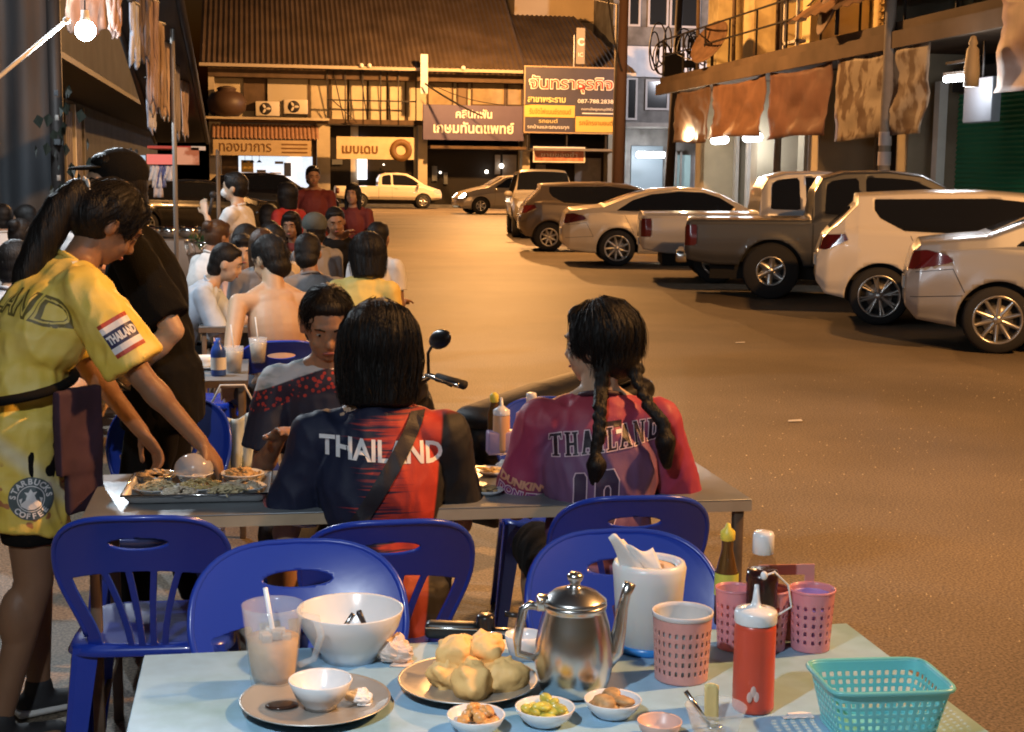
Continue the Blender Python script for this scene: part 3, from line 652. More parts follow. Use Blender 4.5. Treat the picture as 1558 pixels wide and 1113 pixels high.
def car(name, label, cat, loc, rz, spec, group=None):
    """local +x is the nose, y=0 the centre line; spec in metres"""
    S = spec; L = S['L']; Wd = S['W']/2; t = thing(name, label, cat, loc, rz, group)
    zt = S['top']; zb = S['belt']; xf, xr = S['axles']; wr = S['wr']; pm = S['paint']
    plan = S.get('plan', [(-L/2, .80), (-L/2+.12, .90), (-L/2+.45, .98), (-L/2+1.1, 1), (L/2-1.2, 1), (L/2-.5, .95), (L/2-.15, .84), (L/2, .70)])
    bot = S.get('bot', [(-L/2, .42), (-L/2+.1, .30), (-L/2+.5, .24), (L/2-.5, .22), (L/2-.1, .26), (L/2, .38)])
    xs = []; nS = 130; ztp = sorted(p[0] for p in zt)
    for i in range(nS+1):
        u = i/nS; xs.append(-L/2+L*(.5-.5*cos(PI*u))*.25+ L*u*.75)
    for p in zt:                                  # keep the profile's own corners
        for e in (-.004, .004):
            if -L/2 < p[0]+e < L/2: xs.append(p[0]+e)
    xs = sorted(set(round(x, 4) for x in xs)); tum = S.get('tumble', .36)
    def half(x):
        w = Wd*interp(plan, x); z0 = interp(bot, x); z1 = interp(zt, x); b = min(interp(zb, x), z1-.07); gh = max(0, z1-.06-b)
        pts = []; n1, n2, n3 = 15, 13, 15
        for k in range(n1):
            q = k/(n1-1); z = z0+(b-z0)*q
            bul = -.07*(1-sm(0, .28, q))-.012*sm(.55, 1, q)-.012*sin(q*PI*2.2)*S.get('crease', 1)
            arch = 0
            for ax in (xf, xr):
                d = math.hypot(x-ax, z-wr+.01); arch = max(arch, 1-sm(0, .07, abs(d-wr-.065))) if z > wr*.5 else arch
            pts.append((w+bul+.016*arch, z))
        wy = w-.012
        for k in range(1, n2+1):
            q = k/n2; pts.append((wy-.03*sm(0, .15, q)*min(1, gh*4)-tum*gh*q, b+gh*q))
        wy2, zz = pts[-1]; top = z1; hh = top-zz
        for k in range(1, n3+1):
            q = k/n3; a = q*PI/2; yy = wy2*(1-q)**1.0 if q > .0 else wy2
            yy = wy2*cos(a)**.85 if q < 1 else 0
            pts.append((yy, zz+hh*(sin(a)**.75)))
        return pts
    rows = []
    for x in xs:
        h_ = half(x); rows.append([(x, -y, z) for y, z in h_]+[(x, y, z) for y, z in reversed(h_[:-1])])
    NV = len(rows[0]); mid = NV//2; n12 = 15+13
    def zone(j): jj = j if j <= mid else NV-1-j; return 'top' if jj > n12+1 else 'side'
    def arch(p): return min(math.hypot(p[0]-xf, p[2]-wr+.01)-wr-.055, math.hypot(p[0]-xr, p[2]-wr+.01)-wr-.055)
    side = S.get('side_glass', []); ws = S.get('top_glass', []); lamps_ = S.get('lamps', [])
    def sd_side(p, j): return max([polysdf(q, p[0], p[2]) for q in side], default=-1) if zone(j) == 'side' else -1
    def sd_top(p, j):
        return max([polysdf(q, p[0], abs(p[1])) for q in ws], default=-1) if (zone(j) == 'top' or S.get('top_all')) and p[2] > interp(zb, p[0])-.02 else -1
    def ymin(p): return Wd*.52 if abs(p[0]) > L/2-.25 else 0
    def sd_l(p, j, q): return min(polysdf(q, p[0], p[2]), abs(p[1])-ymin(p))
    def keep(p, i, j):
        k = arch(p)
        k = min(k, -sd_side(p, j), -sd_top(p, j))
        for q, mm, nn in lamps_: k = min(k, -sd_l(p, j, q))
        return k
    V, F = clip_grid(rows, keep)
    b = MB(); b.add(V, F, 0, True)
    for r_ in (rows[0], rows[-1]): b.add(r_, [tuple(range(NV))] if r_ is rows[-1] else [tuple(range(NV-1, -1, -1))], 0, False)
    body = fix_normals(b.build('body', pm, t)); body.data.polygons.foreach_set('use_smooth', [True]*len(body.data.polygons))
    solidify(body, .012, -1)
    def cut(fn, nm, mat, par=t):
        V, F = clip_grid(rows, fn)
        if not F: return None
        c = [(v.x, v.y, v.z) for v in V]; o = MB().add(c, F, 0, True).build(nm, mat, par); return fix_normals(o)
    inset = .004
    for q in side:
        for sg_ in (-1, 1):
            cut(lambda p, i, j: min(polysdf(q, p[0], p[2])+inset, p[1]*sg_*10) if zone(j) == 'side' else -1, 'window', m_cglass)
    for q in ws: cut(lambda p, i, j: polysdf(q, p[0], abs(p[1]))+inset if (zone(j) == 'top' or S.get('top_all')) and p[2] > interp(zb, p[0])-.02 else -1, 'windscreen', m_cglass)
    for q, mm, nn in lamps_:
        for sg_ in (-1, 1): cut(lambda p, i, j: min(polysdf(q, p[0], p[2])+inset, p[1]*sg_-ymin(p)), nn, mm)
    def ysurf(x, z):
        h_ = half(x); bst = h_[0]
        for (y0_, z0_), (y1_, z1_) in zip(h_, h_[1:16]):
            if z0_ <= z <= z1_: return y0_+(y1_-y0_)*(z-z0_)/(z1_-z0_+1e-9)
        return h_[14][0]
    # seams between doors, boot, bumper
    for q in S.get('seams', []):
        for sg_ in (-1, 1):
            vs = []; fs = []
            for (ax0, az0), (bx0, bz0) in zip(q, q[1:]+q[:1]):
                d = math.hypot(bx0-ax0, bz0-az0); n_ = max(2, int(d/.03)); nx, nz_ = -(bz0-az0)/d*.0028, (bx0-ax0)/d*.0028; last = None
                for k in range(n_+1):
                    x = ax0+(bx0-ax0)*k/n_; z = az0+(bz0-az0)*k/n_
                    if not (-L/2+.02 < x < L/2-.02) or z > interp(zb, x)-.01 or z < interp(bot, x)+.015 or arch((x, 0, z)) < .01: last = None; continue
                    y = (ysurf(x, z)+.003)*sg_; i0 = len(vs); vs += [(x-nx, y, z-nz_), (x+nx, y, z+nz_)]
                    if last is not None: fs.append((last, last+1, i0+1, i0))
                    last = i0
            if fs: MB().add(vs, fs, 0, False).build('door_seam', m_seam, t)
    # under-body, wheel wells, wheels
    m = MB(); m.box(-L/2+.35, L/2-.35, -Wd+.2, Wd-.2, .26, .5); m.box(-L/2+.25, L/2-.25, -Wd+.12, Wd-.12, .5, min(interp(zb, 0)-.1, .8)); m.build('chassis', m_rimd, t)
    ty, ri, bk = wheel_meshes(wr, S.get('ww', .21), S['spokes'], S['rim'], S.get('rimkind', 'single'))
    for ax in (xr, xf):
        for sg_ in (-1, 1):
            wo = bpy.data.objects.new('wheel', ty); COL.objects.link(wo); wo.parent = t; wo.location = (ax, sg_*(Wd-.13), wr)
            if sg_ > 0: wo.rotation_euler = (0, 0, PI)
            a = random.Random(int(ax*100)+int(loc[0]*77)).uniform(0, 6)
            for nm, d in (('rim', ri), ('brake', bk)):
                c = bpy.data.objects.new(nm, d); COL.objects.link(c); c.parent = wo; c.rotation_euler = (0, a, 0)
    for (hx, hz) in S.get('handles', []):
        for sg_ in (-1, 1):
            y = ysurf(hx, hz)*sg_; m = MB(); m.bbox(hx-.09, hx+.09, y-.022, y+.022, hz-.016, hz+.016, .01); m.build('door_handle', S.get('handle_mat', pm), t)
    for (hx, hz) in S.get('mirrors', []):
        for sg_ in (-1, 1):
            y = (ysurf(hx, hz)+.09)*sg_; m = MB(); m.ell((hx, y, hz+.05), (.07, .12, .08)); m.tube([(hx, y-.1*sg_, hz), (hx, y, hz+.03)], .02, 6); m.build('wing_mirror', pm, t)
    if S.get('plate_r'):
        m = MB(); x, z = S['plate_r']; m.box(x-.02, x, -.2, .2, z-.06, z+.06); m.build('number_plate', M('plate', (.6, .6, .58), .5), t)
    if S.get('plate_f'):
        m = MB(); x, z = S['plate_f']; m.box(x, x+.03, -.2, .2, z-.06, z+.06); m.build('number_plate', M('plate', (.6, .6, .58), .5), t)
    for (bx0, bx1, by0, by1, bz0, bz1, mm, nn) in S.get('boxes', []):
        m = MB(); m.bbox(bx0, bx1, by0, by1, bz0, bz1, .02); m.build(nn, mm, t)
    return t

def sedan(pm, L=4.6, **k):
    h = L/2
    S = dict(L=L, W=1.78, paint=pm, wr=.32, rim=.222, spokes=10, axles=(h-.93, -h+1.0),
        top=[(-h, .78), (-h+.05, .98), (-h+.12, 1.06), (-h+.5, 1.11), (-h+.72, 1.13), (-h+1.0, 1.24), (-h+1.35, 1.36), (-h+1.7, 1.44), (-h+2.15, 1.475), (-h+2.6, 1.46), (-h+2.95, 1.36), (-h+3.4, 1.13), (-h+3.75, 1.0), (-h+4.2, .90), (h-.12, .76), (h, .62)],
        belt=[(-h, .70), (-h+.3, .97), (-h+.8, .99), (-h+2, .97), (-h+3.3, .93), (h-.3, .74), (h, .55)],
        side_glass=[[(-h+.98, 1.03), (-h+1.28, 1.22), (-h+1.62, 1.33), (-h+2.15, 1.385), (-h+2.6, 1.37), (-h+2.9, 1.28), (-h+3.15, 1.13), (-h+3.32, .98), (-h+2.2, 1.0)]],
        top_glass=[[(-h+.78, -.1), (-h+.80, .54), (-h+1.55, .48), (-h+1.55, -.1)], [(-h+2.72, -.1), (-h+2.74, .5), (-h+3.36, .60), (-h+3.38, -.1)]],
        lamps=[([(-h-.1, .93), (-h-.1, .80), (-h+.06, .78), (-h+.42, .86), (-h+.38, .92), (-h+.18, .97)], m_tail, 'tail_light'), ([(h+.1, .72), (h+.1, .60), (h-.2, .62), (h-.62, .76), (h-.5, .80)], m_head, 'headlight')],
        seams=[[(-h+1.02, .28), (-h+1.30, .62), (-h+1.08, 1.03), (-h+2.0, 1.1), (-h+2.0, .28)], [(-h+2.0, .28), (-h+2.0, 1.2), (-h+3.18, 1.2), (-h+3.22, .28)], [(-h-.2, .50), (-h-.2, .72), (-h+.42, .80), (-h+.55, .55)]],
        handles=[(-h+1.5, .86), (-h+2.5, .84)], mirrors=[(-h+3.15, .98)], plate_r=(-h-.002, .62), plate_f=(h, .42))
    S.update(k); return S
def hatch(pm, L=4.35, **k):
    h = L/2
    S = sedan(pm, L, W=1.8, wr=.33, rim=.238, spokes=8, rimkind='twin', axles=(h-.9, -h+.82),
        top=[(-h, .80), (-h+.06, 1.0), (-h+.16, 1.12), (-h+.30, 1.25), (-h+.44, 1.40), (-h+.34, 1.475), (-h+.5, 1.49), (-h+1.2, 1.53), (-h+1.8, 1.54), (-h+2.4, 1.50), (-h+2.8, 1.38), (-h+3.3, 1.14), (-h+3.7, 1.02), (h-.3, .88), (h, .66)],
        belt=[(-h, .75), (-h+.3, 1.07), (-h+.9, 1.05), (-h+2, .99), (-h+3.0, .94), (h-.3, .75), (h, .55)],
        side_glass=[[(-h+.62, 1.30), (-h+.68, 1.21), (-h+.95, 1.07), (-h+2.2, 1.02), (-h+3.05, .99), (-h+2.85, 1.22), (-h+2.5, 1.38), (-h+1.9, 1.44), (-h+.62, 1.415)]],
        top_glass=[[(-h+.13, -.1), (-h+.14, .55), (-h+.36, .52), (-h+.38, -.1)], [(-h+2.5, -.1), (-h+2.52, .5), (-h+3.24, .6), (-h+3.26, -.1)]],
        lamps=[([(-h-.1, 1.00), (-h-.1, .86), (-h+.10, .84), (-h+.36, .97), (-h+.30, 1.02)], m_tail, 'tail_light'), ([(h+.1, .74), (h+.1, .62), (h-.2, .62), (h-.6, .78), (h-.5, .82)], m_head, 'headlight')],
        seams=[[(-h+.95, .28), (-h+1.18, .66), (-h+.98, 1.1), (-h+1.9, 1.1), (-h+1.9, .28)], [(-h+1.9, .28), (-h+1.9, 1.1), (-h+2.95, 1.1), (-h+3.0, .28)]],
        handles=[(-h+1.35, .9), (-h+2.4, .88)], mirrors=[(-h+2.95, .99)], plate_r=(-h-.002, .7),
        bot=[(-h, .48), (-h+.1, .34), (-h+.5, .26), (h-.5, .22), (h-.1, .26), (h, .38)])
    S.update(k); return S
def pickup(pm, L=5.2, bed=1.75, extra=False, **k):
    h = L/2; b = -h+bed
    S = dict(L=L, W=1.8, paint=pm, wr=.365, rim=.215, spokes=5, rimkind='single', ww=.25, tumble=.30, axles=(h-.95, -h+1.18), crease=.4,
        plan=[(-h, .93), (-h+.06, .99), (-h+.3, 1), (h-1.0, 1), (h-.4, .96), (h-.1, .86), (h, .74)],
        bot=[(-h, .60), (-h+.04, .52), (-h+.4, .46), (h-.6, .42), (h, .50)],
        top=[(-h, 1.0), (-h+.03, 1.10), (b-.06, 1.12), (b-.02, 1.13), (b+.02, 1.50), (b+.12, 1.68), (b+.4, 1.76), (b+1.0, 1.78), (b+1.45, 1.73), (b+1.75, 1.58), (b+2.25, 1.22), (b+2.55, 1.12), (h-.3, 1.02), (h-.06, .95), (h, .82)],
        belt=[(-h, 1.0), (b-.05, 1.03), (b+.1, 1.10), (b+2.2, 1.06), (h-.4, .88), (h, .75)],
        side_glass=([[(b+.16, 1.17), (b+.18, 1.55), (b+.26, 1.62), (b+.60, 1.66), (b+.62, 1.16)], [(b+.72, 1.16), (b+.70, 1.67), (b+1.3, 1.64), (b+1.65, 1.49), (b+1.98, 1.26), (b+2.05, 1.13)]]),
        top_glass=[[(b+1.52, -.1), (b+1.54, .56), (b+2.24, .66), (b+2.26, -.1)]],
        lamps=[([(-h-.1, 1.0), (-h-.1, .72), (-h+.16, .72), (-h+.16, 1.0)], m_tail, 'tail_light'), ([(h+.1, .92), (h+.1, .74), (h-.2, .74), (h-.45, .84), (h-.4, .93)], m_head, 'headlight')],
        seams=[[(b-.0, .3), (b-.0, 1.3), (b-.6, 1.9), (b-.62, .3)][:2]+[(b+.012, 1.3), (b+.012, .3)], [(b+.68, .44), (b+.66, 1.12), (b+1.9, 1.12), (b+1.95, .44)]],
        handles=[(b+.9, 1.0)], mirrors=[(b+1.95, 1.12)], handle_mat=pm, plate_r=(-h-.002, .62),
        boxes=[(-h-.12, -h+.04, -.8, .8, .48, .62, m_chrome, 'rear_bumper'), (-h+.35, b-.9, -.86, .86, .46, .54, m_bumper, 'side_sill')][:1])
    S.update(k); return S

RZ = 0.0
# row parked nose-in, nearest first; the rear axle of each sits 6.9 m right of the viewer
p_silver = paint('silver beige', (.42, .44, .48), .45, .32); p_white = paint('pearl white', (.74, .70, .63)); p_grey = paint('dark grey', (.068, .074, .085), .25, .4)
def park(S, lab, y, cat, name, x=6.9, rz=0, dx=0):
    a = S['axles'][1]; w_ = -S['W']/2; return car(name, lab, cat, (x+dx-(a*cos(rz)-w_*sin(rz)), y-(a*sin(rz)+w_*cos(rz)), 0), rz, S)
park(sedan(p_silver, 4.62, axles=(1.38, -1.46), spokes=10, rim=.232, wr=.325, rimkind='single', handles=[]), 'silver sedan nearest on the right, cut by the picture edge', 12.5, 'car', 'parked_car', rz=R(-24))
park(hatch(p_white, axles=(1.3, -1.47)), 'white hatchback with roof spoiler between the silver sedan and the grey pickup', 15.15, 'car', 'parked_car', rz=R(-21))
park(pickup(p_grey, 5.1, 1.72, spokes=6, rimkind='fan', wr=.385, rim=.2), 'dark grey pickup truck with worn side and muddy tyres', 18.65, 'pickup truck', 'parked_pickup', rz=R(-18))
park(pickup(paint('silver white', (.50, .50, .52), .3), 5.2, 1.85, spokes=5, wr=.35, rim=.22, boxes=[]), 'silver pickup truck with light cab half hidden behind the grey pickup', 21.5, 'pickup truck', 'parked_pickup', rz=R(-13), dx=.15)
park(sedan(paint('champagne white', (.66, .58, .46), .15), 4.65, spokes=9, rimkind='fan', rim=.24, wr=.335), 'cream white sedan with sloping tail parked beside the silver pickup', 25.8, 'car', 'parked_car', x=6.55, rz=R(-9))
park(hatch(paint('smoke grey', (.13, .105, .085), .3), 4.2, spokes=8, rimkind='single', rim=.2, wr=.32, axles=(1.2, -1.48)), 'brownish grey hatchback with dark wheels at the far end of the parked row', 30.9, 'car', 'parked_car', x=6.3, rz=R(-7))
# tall white off-roader facing the viewer
h = 2.4
suv = pickup(paint('cream suv', (.62, .54, .42), .1), 4.8, 1.0, wr=.38, top_all=True,
    top=[(-h, 1.0), (-h+.05, 1.6), (-h+.2, 1.78), (h-2.3, 1.84), (h-1.95, 1.76), (h-1.45, 1.22), (h-1.2, 1.14), (h-.3, 1.08), (h-.05, .98), (h, .86)],
    belt=[(-h, .95), (-h+.2, 1.1), (h-1.5, 1.1), (h-.4, .92), (h, .8)],
    side_glass=[[(-h+.3, 1.18), (-h+.35, 1.66), (h-2.3, 1.70), (h-1.95, 1.5), (h-1.6, 1.18)]], top_glass=[[(h-2.05, -.1), (h-2.03, .66), (h-1.52, .74), (h-1.50, -.1)]],
    lamps=[([(h+.1, .98), (h+.1, .80), (h-.1, .80), (h-.3, .9), (h-.28, .98)], M('lit sidelight', (.8, .75, .6), emis=(1, .85, .6), es=.25), 'headlight')], seams=[], handles=[], mirrors=[(h-1.6, 1.12)],
    boxes=[(h-.02, h+.12, -.82, .82, .42, .62, m_bumper, 'front_bumper'), (h-.03, h+.02, -.5, .5, .74, .9, m_bumper, 'grille')])
c = onz(838, 364, 0); car('parked_suv', 'tall cream four-wheel drive facing the viewer behind the grey sedan', 'car', (c.x+.25, c.y+2.6, 0), R(-97), suv)
# silver SUV turning with its headlight on
h = 2.25
lit = M('lit headlight', (1, 1, 1), emis=(1, .86, .62), es=30)
S = hatch(paint('silver suv', (.42, .38, .33), .3), 4.5, wr=.37, rim=.22, spokes=6, rimkind='single', W=1.82,
    top=[(-h, .8), (-h+.06, 1.3), (-h+.3, 1.6), (-h+.9, 1.70), (-h+1.7, 1.72), (-h+2.4, 1.66), (-h+3.2, 1.22), (-h+3.7, 1.12), (h-.3, .98), (h, .72)],
    side_glass=[[(-h+.5, 1.15), (-h+.6, 1.5), (-h+1.6, 1.6), (-h+2.3, 1.56), (-h+2.95, 1.15)]],
    top_glass=[[(-h+2.5, -.1), (-h+2.5, .5), (-h+3.15, .6), (-h+3.15, -.1)]],
    lamps=[([(h+.1, .90), (h+.1, .70), (h-.12, .70), (h-.28, .82), (h-.25, .9)], lit, 'headlight')])
c = onz(728, 326, 0); car('moving_suv', 'silver SUV turning into the street with its headlight shining', 'car', (c.x+1.35, c.y+1.25, 0), R(188), S)
# far white pickup
c = onz(590, 317, 0); S = pickup(paint('far white', (.74, .68, .55)), 5.25, 2.1, spokes=6)
car('parked_pickup', 'white pickup truck crossing at the far end below the noodle banner', 'pickup truck', (c.x+.05, c.y+.6, 0), 0, S)
# black cars on the left behind the diners
p_blk = paint('black', (.012, .011, .011), 0, .15)
S = hatch(p_blk, 4.6, wr=.35, top=[(-2.3, .8), (-2.2, 1.3), (-1.9, 1.55), (-1.2, 1.66), (-.2, 1.68), (.4, 1.6), (1.0, 1.2), (1.6, 1.08), (2.1, .9), (2.3, .7)], side_glass=[[(-1.9, 1.1), (-1.75, 1.45), (-.3, 1.58), (.3, 1.5), (.8, 1.1)]], top_glass=[], lamps=[], seams=[], mirrors=[])
c = ond(405, 300, 50); car('parked_car', 'glossy black car parked across the far left below the lit shop', 'car', (c.x+.2, c.y, 0), 0, S)
S = sedan(p_blk, 4.4, top_glass=[], lamps=[], seams=[]); c = ond(322, 300, 38); car('parked_car', 'black car with pale roof edge behind the food cart', 'car', (c.x-.6, c.y, 0), R(10), S)
# ================================================================ blue plastic chairs
m_blue = M('blue moulded plastic', (.02, .058, .46), .27, spec=.5, bump=.05, bs=12, coat=.15)
def chair_meshes():
    out = []
    def wz(z): return .150+.062*sm(0, .24, z)
    n = 14; right = [(wz(.24*k/n), .24*k/n) for k in range(n+1)]
    w0 = wz(.24); corner = [(w0*abs(cos(a))**.62, .24+.150*abs(sin(a))**.80) for a in [k*PI/2/12 for k in range(1, 13)]]
    half_ = right+corner; poly = half_+[(-x, z) for x, z in reversed(half_[:-1])]
    def field(x, z):
        f = polysdf(poly, x, z)
        e = math.hypot(x/.072, (z-.315+.0*x)/.0185); f = min(f, (e-1)*.02)
        env = min(wz(z)-.036-abs(x), z-.012, .235-.9*x*x-z)
        sl = 1e9
        for k in (-1.5, -.5, .5, 1.5):
            c = k*(.028+.034*(max(z, 0)/.24)**1.6); sl = min(sl, abs(x-c)-.0078)
        if env > 0 and sl > 0: f = min(f, -min(env, sl, .03))
        elif f > 0: f = min(f, max(-env, -sl)+1e-4) if (env > -.02) else f
        return f
    def surf(x, z): return Vector((x, -.185-.17*(z/.39)-.03*(z/.39)**4+1.0*x*x, .425+z*.985))
    NX, NZ = 110, 96
    P = [[surf(-.235+.47*i/NX, -.004+.41*j/NZ) for j in range(NZ+1)] for i in range(NX+1)]
    FF = [[field(-.235+.47*i/NX, -.004+.41*j/NZ) for j in range(NZ+1)] for i in range(NX+1)]
    V, F = clip_grid(P, lambda p, i, j: FF[i][j])
    b = MB(); b.add(V, F, 0, True)
    o = b.build('backrest', m_blue); solidify(o, .007, 0); dg = bpy.context.evaluated_depsgraph_get()
    me = bpy.data.meshes.new_from_object(o.evaluated_get(dg)); bpy.data.objects.remove(o)
    # rolled rim and handle lip joined onto the same moulding
    m = MB(); fs = [tuple(p.vertices) for p in me.polygons]; m.add([v.co for v in me.vertices], fs, 0, True)
    m.tube([surf(x, z) for x, z in poly[2:-2]], .0075, 8, cap=True)
    m.tube([surf(.073*cos(a*PI/16), .315+.0195*sin(a*PI/16)) for a in range(32)], .0038, 6, closed=True)
    me = m.me('backrest'); me.materials.append(m_blue); out.append(('backrest', me))
    m = MB()
    def seat(a, b_):
        x = (a-.5)*2; y = (b_-.5)*2; k = (abs(x)**5+abs(y)**5)**.2; mxy = max(abs(x), abs(y)); s_ = mxy/k if k > 0 else 1
        X, Y_ = x*s_, y*s_; e = max(abs(x), abs(y))
        z = .435-.012*(1-e*e)+(-.028*sm(.93, 1, e)); return (X*(.205-.012*y), Y_*.205+.005, z)
    m.grid(seat, 36, 36); o = m.build('seat', m_blue); solidify(o, .004, 0); dg = bpy.context.evaluated_depsgraph_get()
    me = bpy.data.meshes.new_from_object(o.evaluated_get(dg)); bpy.data.objects.remove(o)
    if not me.materials: me.materials.append(m_blue)
    out.append(('seat', me))
    for sx in (-1, 1):
        for sy in (-1, 1):
            m = MB(); rows = []
            for k in range(9):
                t = k/8; cx, cy_ = sx*(.168+.045*t), sy*(.160+.052*t)+.005; w = .034-.012*t; z = .425*(1-t)
                rows.append([(cx-sx*w*1.3, cy_+sy*w*.7, z), (cx+sx*w*.2, cy_+sy*w*.75, z), (cx+sx*w*.62, cy_+sy*w*.62, z), (cx+sx*w*.75, cy_+sy*w*.2, z), (cx+sx*w*.7, cy_-sy*w*1.3, z), (cx+sx*w*.45, cy_-sy*w*1.25, z), (cx+sx*w*.35, cy_+sy*w*.3, z), (cx-sx*w*1.25, cy_+sy*w*.45, z)])
            q = [p for r_ in rows for p in r_]; fs = [(i*8+j, i*8+(j+1) % 8, (i+1)*8+(j+1) % 8, (i+1)*8+j) for i in range(8) for j in range(8)]+[tuple(64+k for k in range(8))]
            m.add(q, fs, 0, False); me = m.me('leg'); me.materials.append(m_blue); out.append(('leg', me))
    return out
CH = chair_meshes()
def chair(label, x, y, rz, group='blue plastic chairs around the tables', scale=(1, 1, 1)):
    t = thing('plastic_chair', label, 'chair', (x, y, 0), rz, group); t.scale = scale
    for nm, me in CH:
        o = bpy.data.objects.new(nm, me); COL.objects.link(o); o.parent = t
    return t
chair('empty blue chair with fanned slats left of the navy-shirted diner', -.275, 3.80, R(-3))
chair('blue chair behind the person in the navy and red shirt', .295, 3.68, R(2))
chair('blue chair behind the girl with two braids', .975, 3.86, R(-3))
chair('empty blue chair facing the viewer behind the white bowl and glass mug', .085, 2.81, R(181), scale=(1.10, 1, .985))
chair('empty blue chair facing the viewer behind the kettle and tissue holder', .805, 2.81, R(178), scale=(1.06, 1, .985))
chair('empty blue chair on the far side of the food tray', -.335, 4.88, R(176))
chair('blue chair of the man facing the viewer', .22, 4.98, R(180))
chair('blue chair across the table from the girl with braids', 1.06, 5.02, R(172), scale=(1, 1, .95))
chair('dark blue chair of the shirtless boy', .085, 7.42, R(4))
chair('blue chair half hidden left of the shirtless boy', -.30, 7.7, R(80))
chair('blue chair of the child in the pale pink shirt', -.16, 10.2, R(185))
chair('blue chair of the short-haired diner in yellow', .56, 8.5, R(20))
chair('blue chair of the diner with long brown hair far left', -1.62, 9.9, R(30))
chair('blue chair of the person in grey at the left edge', -1.35, 7.4, R(-60))

# ================================================================ tables
m_tblue = M('pale blue enamel table top', (.30, .50, .68), .42, var=.07, vs=5, fine=(30, .05), bump=.08, bs=9, spec=.5, dirt=((.19, .36, .42), 5))
m_tgrey = M('worn zinc table top', (.24, .26, .28), .35, metal=.35, var=.25, vs=4, bump=.1, bs=10)
m_leg = M('rusty square tube', (.17, .12, .08), .6, metal=.3, var=.3, vs=12)
def table(label, x0, x1, y0, y1, h, mat, edge, legx=None, group=None, nm='folding_table'):
    t = thing(nm, label, 'table', ((x0+x1)/2, (y0+y1)/2, 0), 0, group); a, b = (x1-x0)/2, (y1-y0)/2
    m = MB(); m.bbox(-a, a, -b, b, h-.004, h, .0018); m.build('table_top', mat, t)
    for q in ((-a, a, -b, -b+.022), (-a, a, b-.022, b), (-a, -a+.022, -b+.022, b-.022), (a-.022, a, -b+.022, b-.022)):
        m = MB(); m.box(q[0], q[1], q[2], q[3], h-.034, h-.0045); m.build('edge_rail', edge, t)
    for sx in (-1, 1):
        for sy in (-1, 1):
            m = MB(); m.bbox(sx*(a-.03)-.014, sx*(a-.03)+.014, sy*(b-.03)-.014, sy*(b-.03)+.014, 0, h-.03, .003); m.build('leg', m_leg, t)
    for sx in (-1, 1): m = MB(); m.tube([(sx*(a-.03), -b+.03, .2), (sx*(a-.03), b-.03, .2)], .009, 6); m.build('cross_bar', m_leg, t)
    return t
TH1 = .74
table('pale blue table in the foreground covered with bowls, kettle and baskets', -.215, 1.155, 1.86, 2.62, TH1, m_tblue, M('cream table edge', (.5, .42, .3), .5))
table('zinc-topped table where the three diners sit', -.455, 1.345, 3.72, 4.27, TH1, m_tgrey, M('warm lit edge', (.52, .40, .26), .6, var=.2, vs=6))  # edge rail toned warm: orange lamplight put into its colour
table('small table left of the shirtless boy with cup and iced drink', -.62, -.05, 6.35, 7.1, .72, M('dim grey table', (.16, .17, .18), .5), m_leg)
table('long table in the crowd behind the shirtless boy', -.35, .45, 8.6, 10.0, .72, M('dim grey table', (.16, .17, .18), .5), m_leg)
# ================================================================ people
m_hair = M('black hair', (.009, .007, .006), .5, spec=.28, bump=.5, bs=60, stretch=(3, 3, .25))
m_hairb = M('brown hair', (.06, .030, .014), .4, spec=.4, bump=.5, bs=60, stretch=(3, 3, .25))
def skin(n, c):
    m = M('skin '+n, c, .5, var=.06, vs=14, bump=.08, bs=120, spec=.4); b = m.node_tree.nodes['Principled BSDF']
    b.inputs['Subsurface Weight'].default_value = .12; b.inputs['Subsurface Radius'].default_value = (.02, .008, .004); return m
sk_t = skin('tan', (.36, .20, .12)); sk_l = skin('light', (.50, .33, .22)); sk_d = skin('brown', (.26, .14, .08))
m_eye = M('eye white', (.36, .30, .26), .35); m_iris = M('dark iris', (.01, .007, .005), .1); m_lip = M('lips', (.32, .10, .08), .4)
def basis(d, up=Vector((0, 0, 1))):
    d = Vector(d).normalized()
    a = up.cross(d)
    if a.length < 1e-4: a = Vector((1, 0, 0)).cross(d)
    a.normalize(); b = d.cross(a); return Matrix((a, b, d)).transposed()
def prim(m, p):
    k = p[0]
    if k == 'e': m.ell(p[1], p[2], n=20, m=14, rot=p[3] if len(p) > 3 else None)
    elif k in 'cf':
        p0, r0, p1, r1 = Vector(p[1]), p[2], Vector(p[3]), p[4]; n = 18; B_ = basis(p1-p0)
        if isinstance(r0, (int, float)): r0 = (r0, r0)
        if isinstance(r1, (int, float)): r1 = (r1, r1)
        if len(p) > 5: B_ = p[5]
        vs = []
        for c, r_ in ((p0, r0), (p1, r1)):
            for i in range(n): vs.append(c+B_ @ Vector((r_[0]*cos(2*PI*i/n), r_[1]*sin(2*PI*i/n), 0)))
        m.add(vs, [(i, (i+1) % n, n+(i+1) % n, n+i) for i in range(n)]+[tuple(range(n-1, -1, -1)), tuple(range(n, 2*n))])
        if k == 'c':
            for c, r_ in ((p0, r0), (p1, r1)): m.ell(c, (r_[0], r_[1], (r_[0]+r_[1])/2), n=16, m=10, rot=B_)
    elif k == 'b': m.add([Vector(p[1])+p[3] @ Vector((x*p[2][0], y*p[2][1], z*p[2][2])) for x in (-1, 1) for y in (-1, 1) for z in (-1, 1)], [(0, 1, 3, 2), (4, 6, 7, 5), (0, 4, 5, 1), (2, 3, 7, 6), (0, 2, 6, 4), (1, 5, 7, 3)])
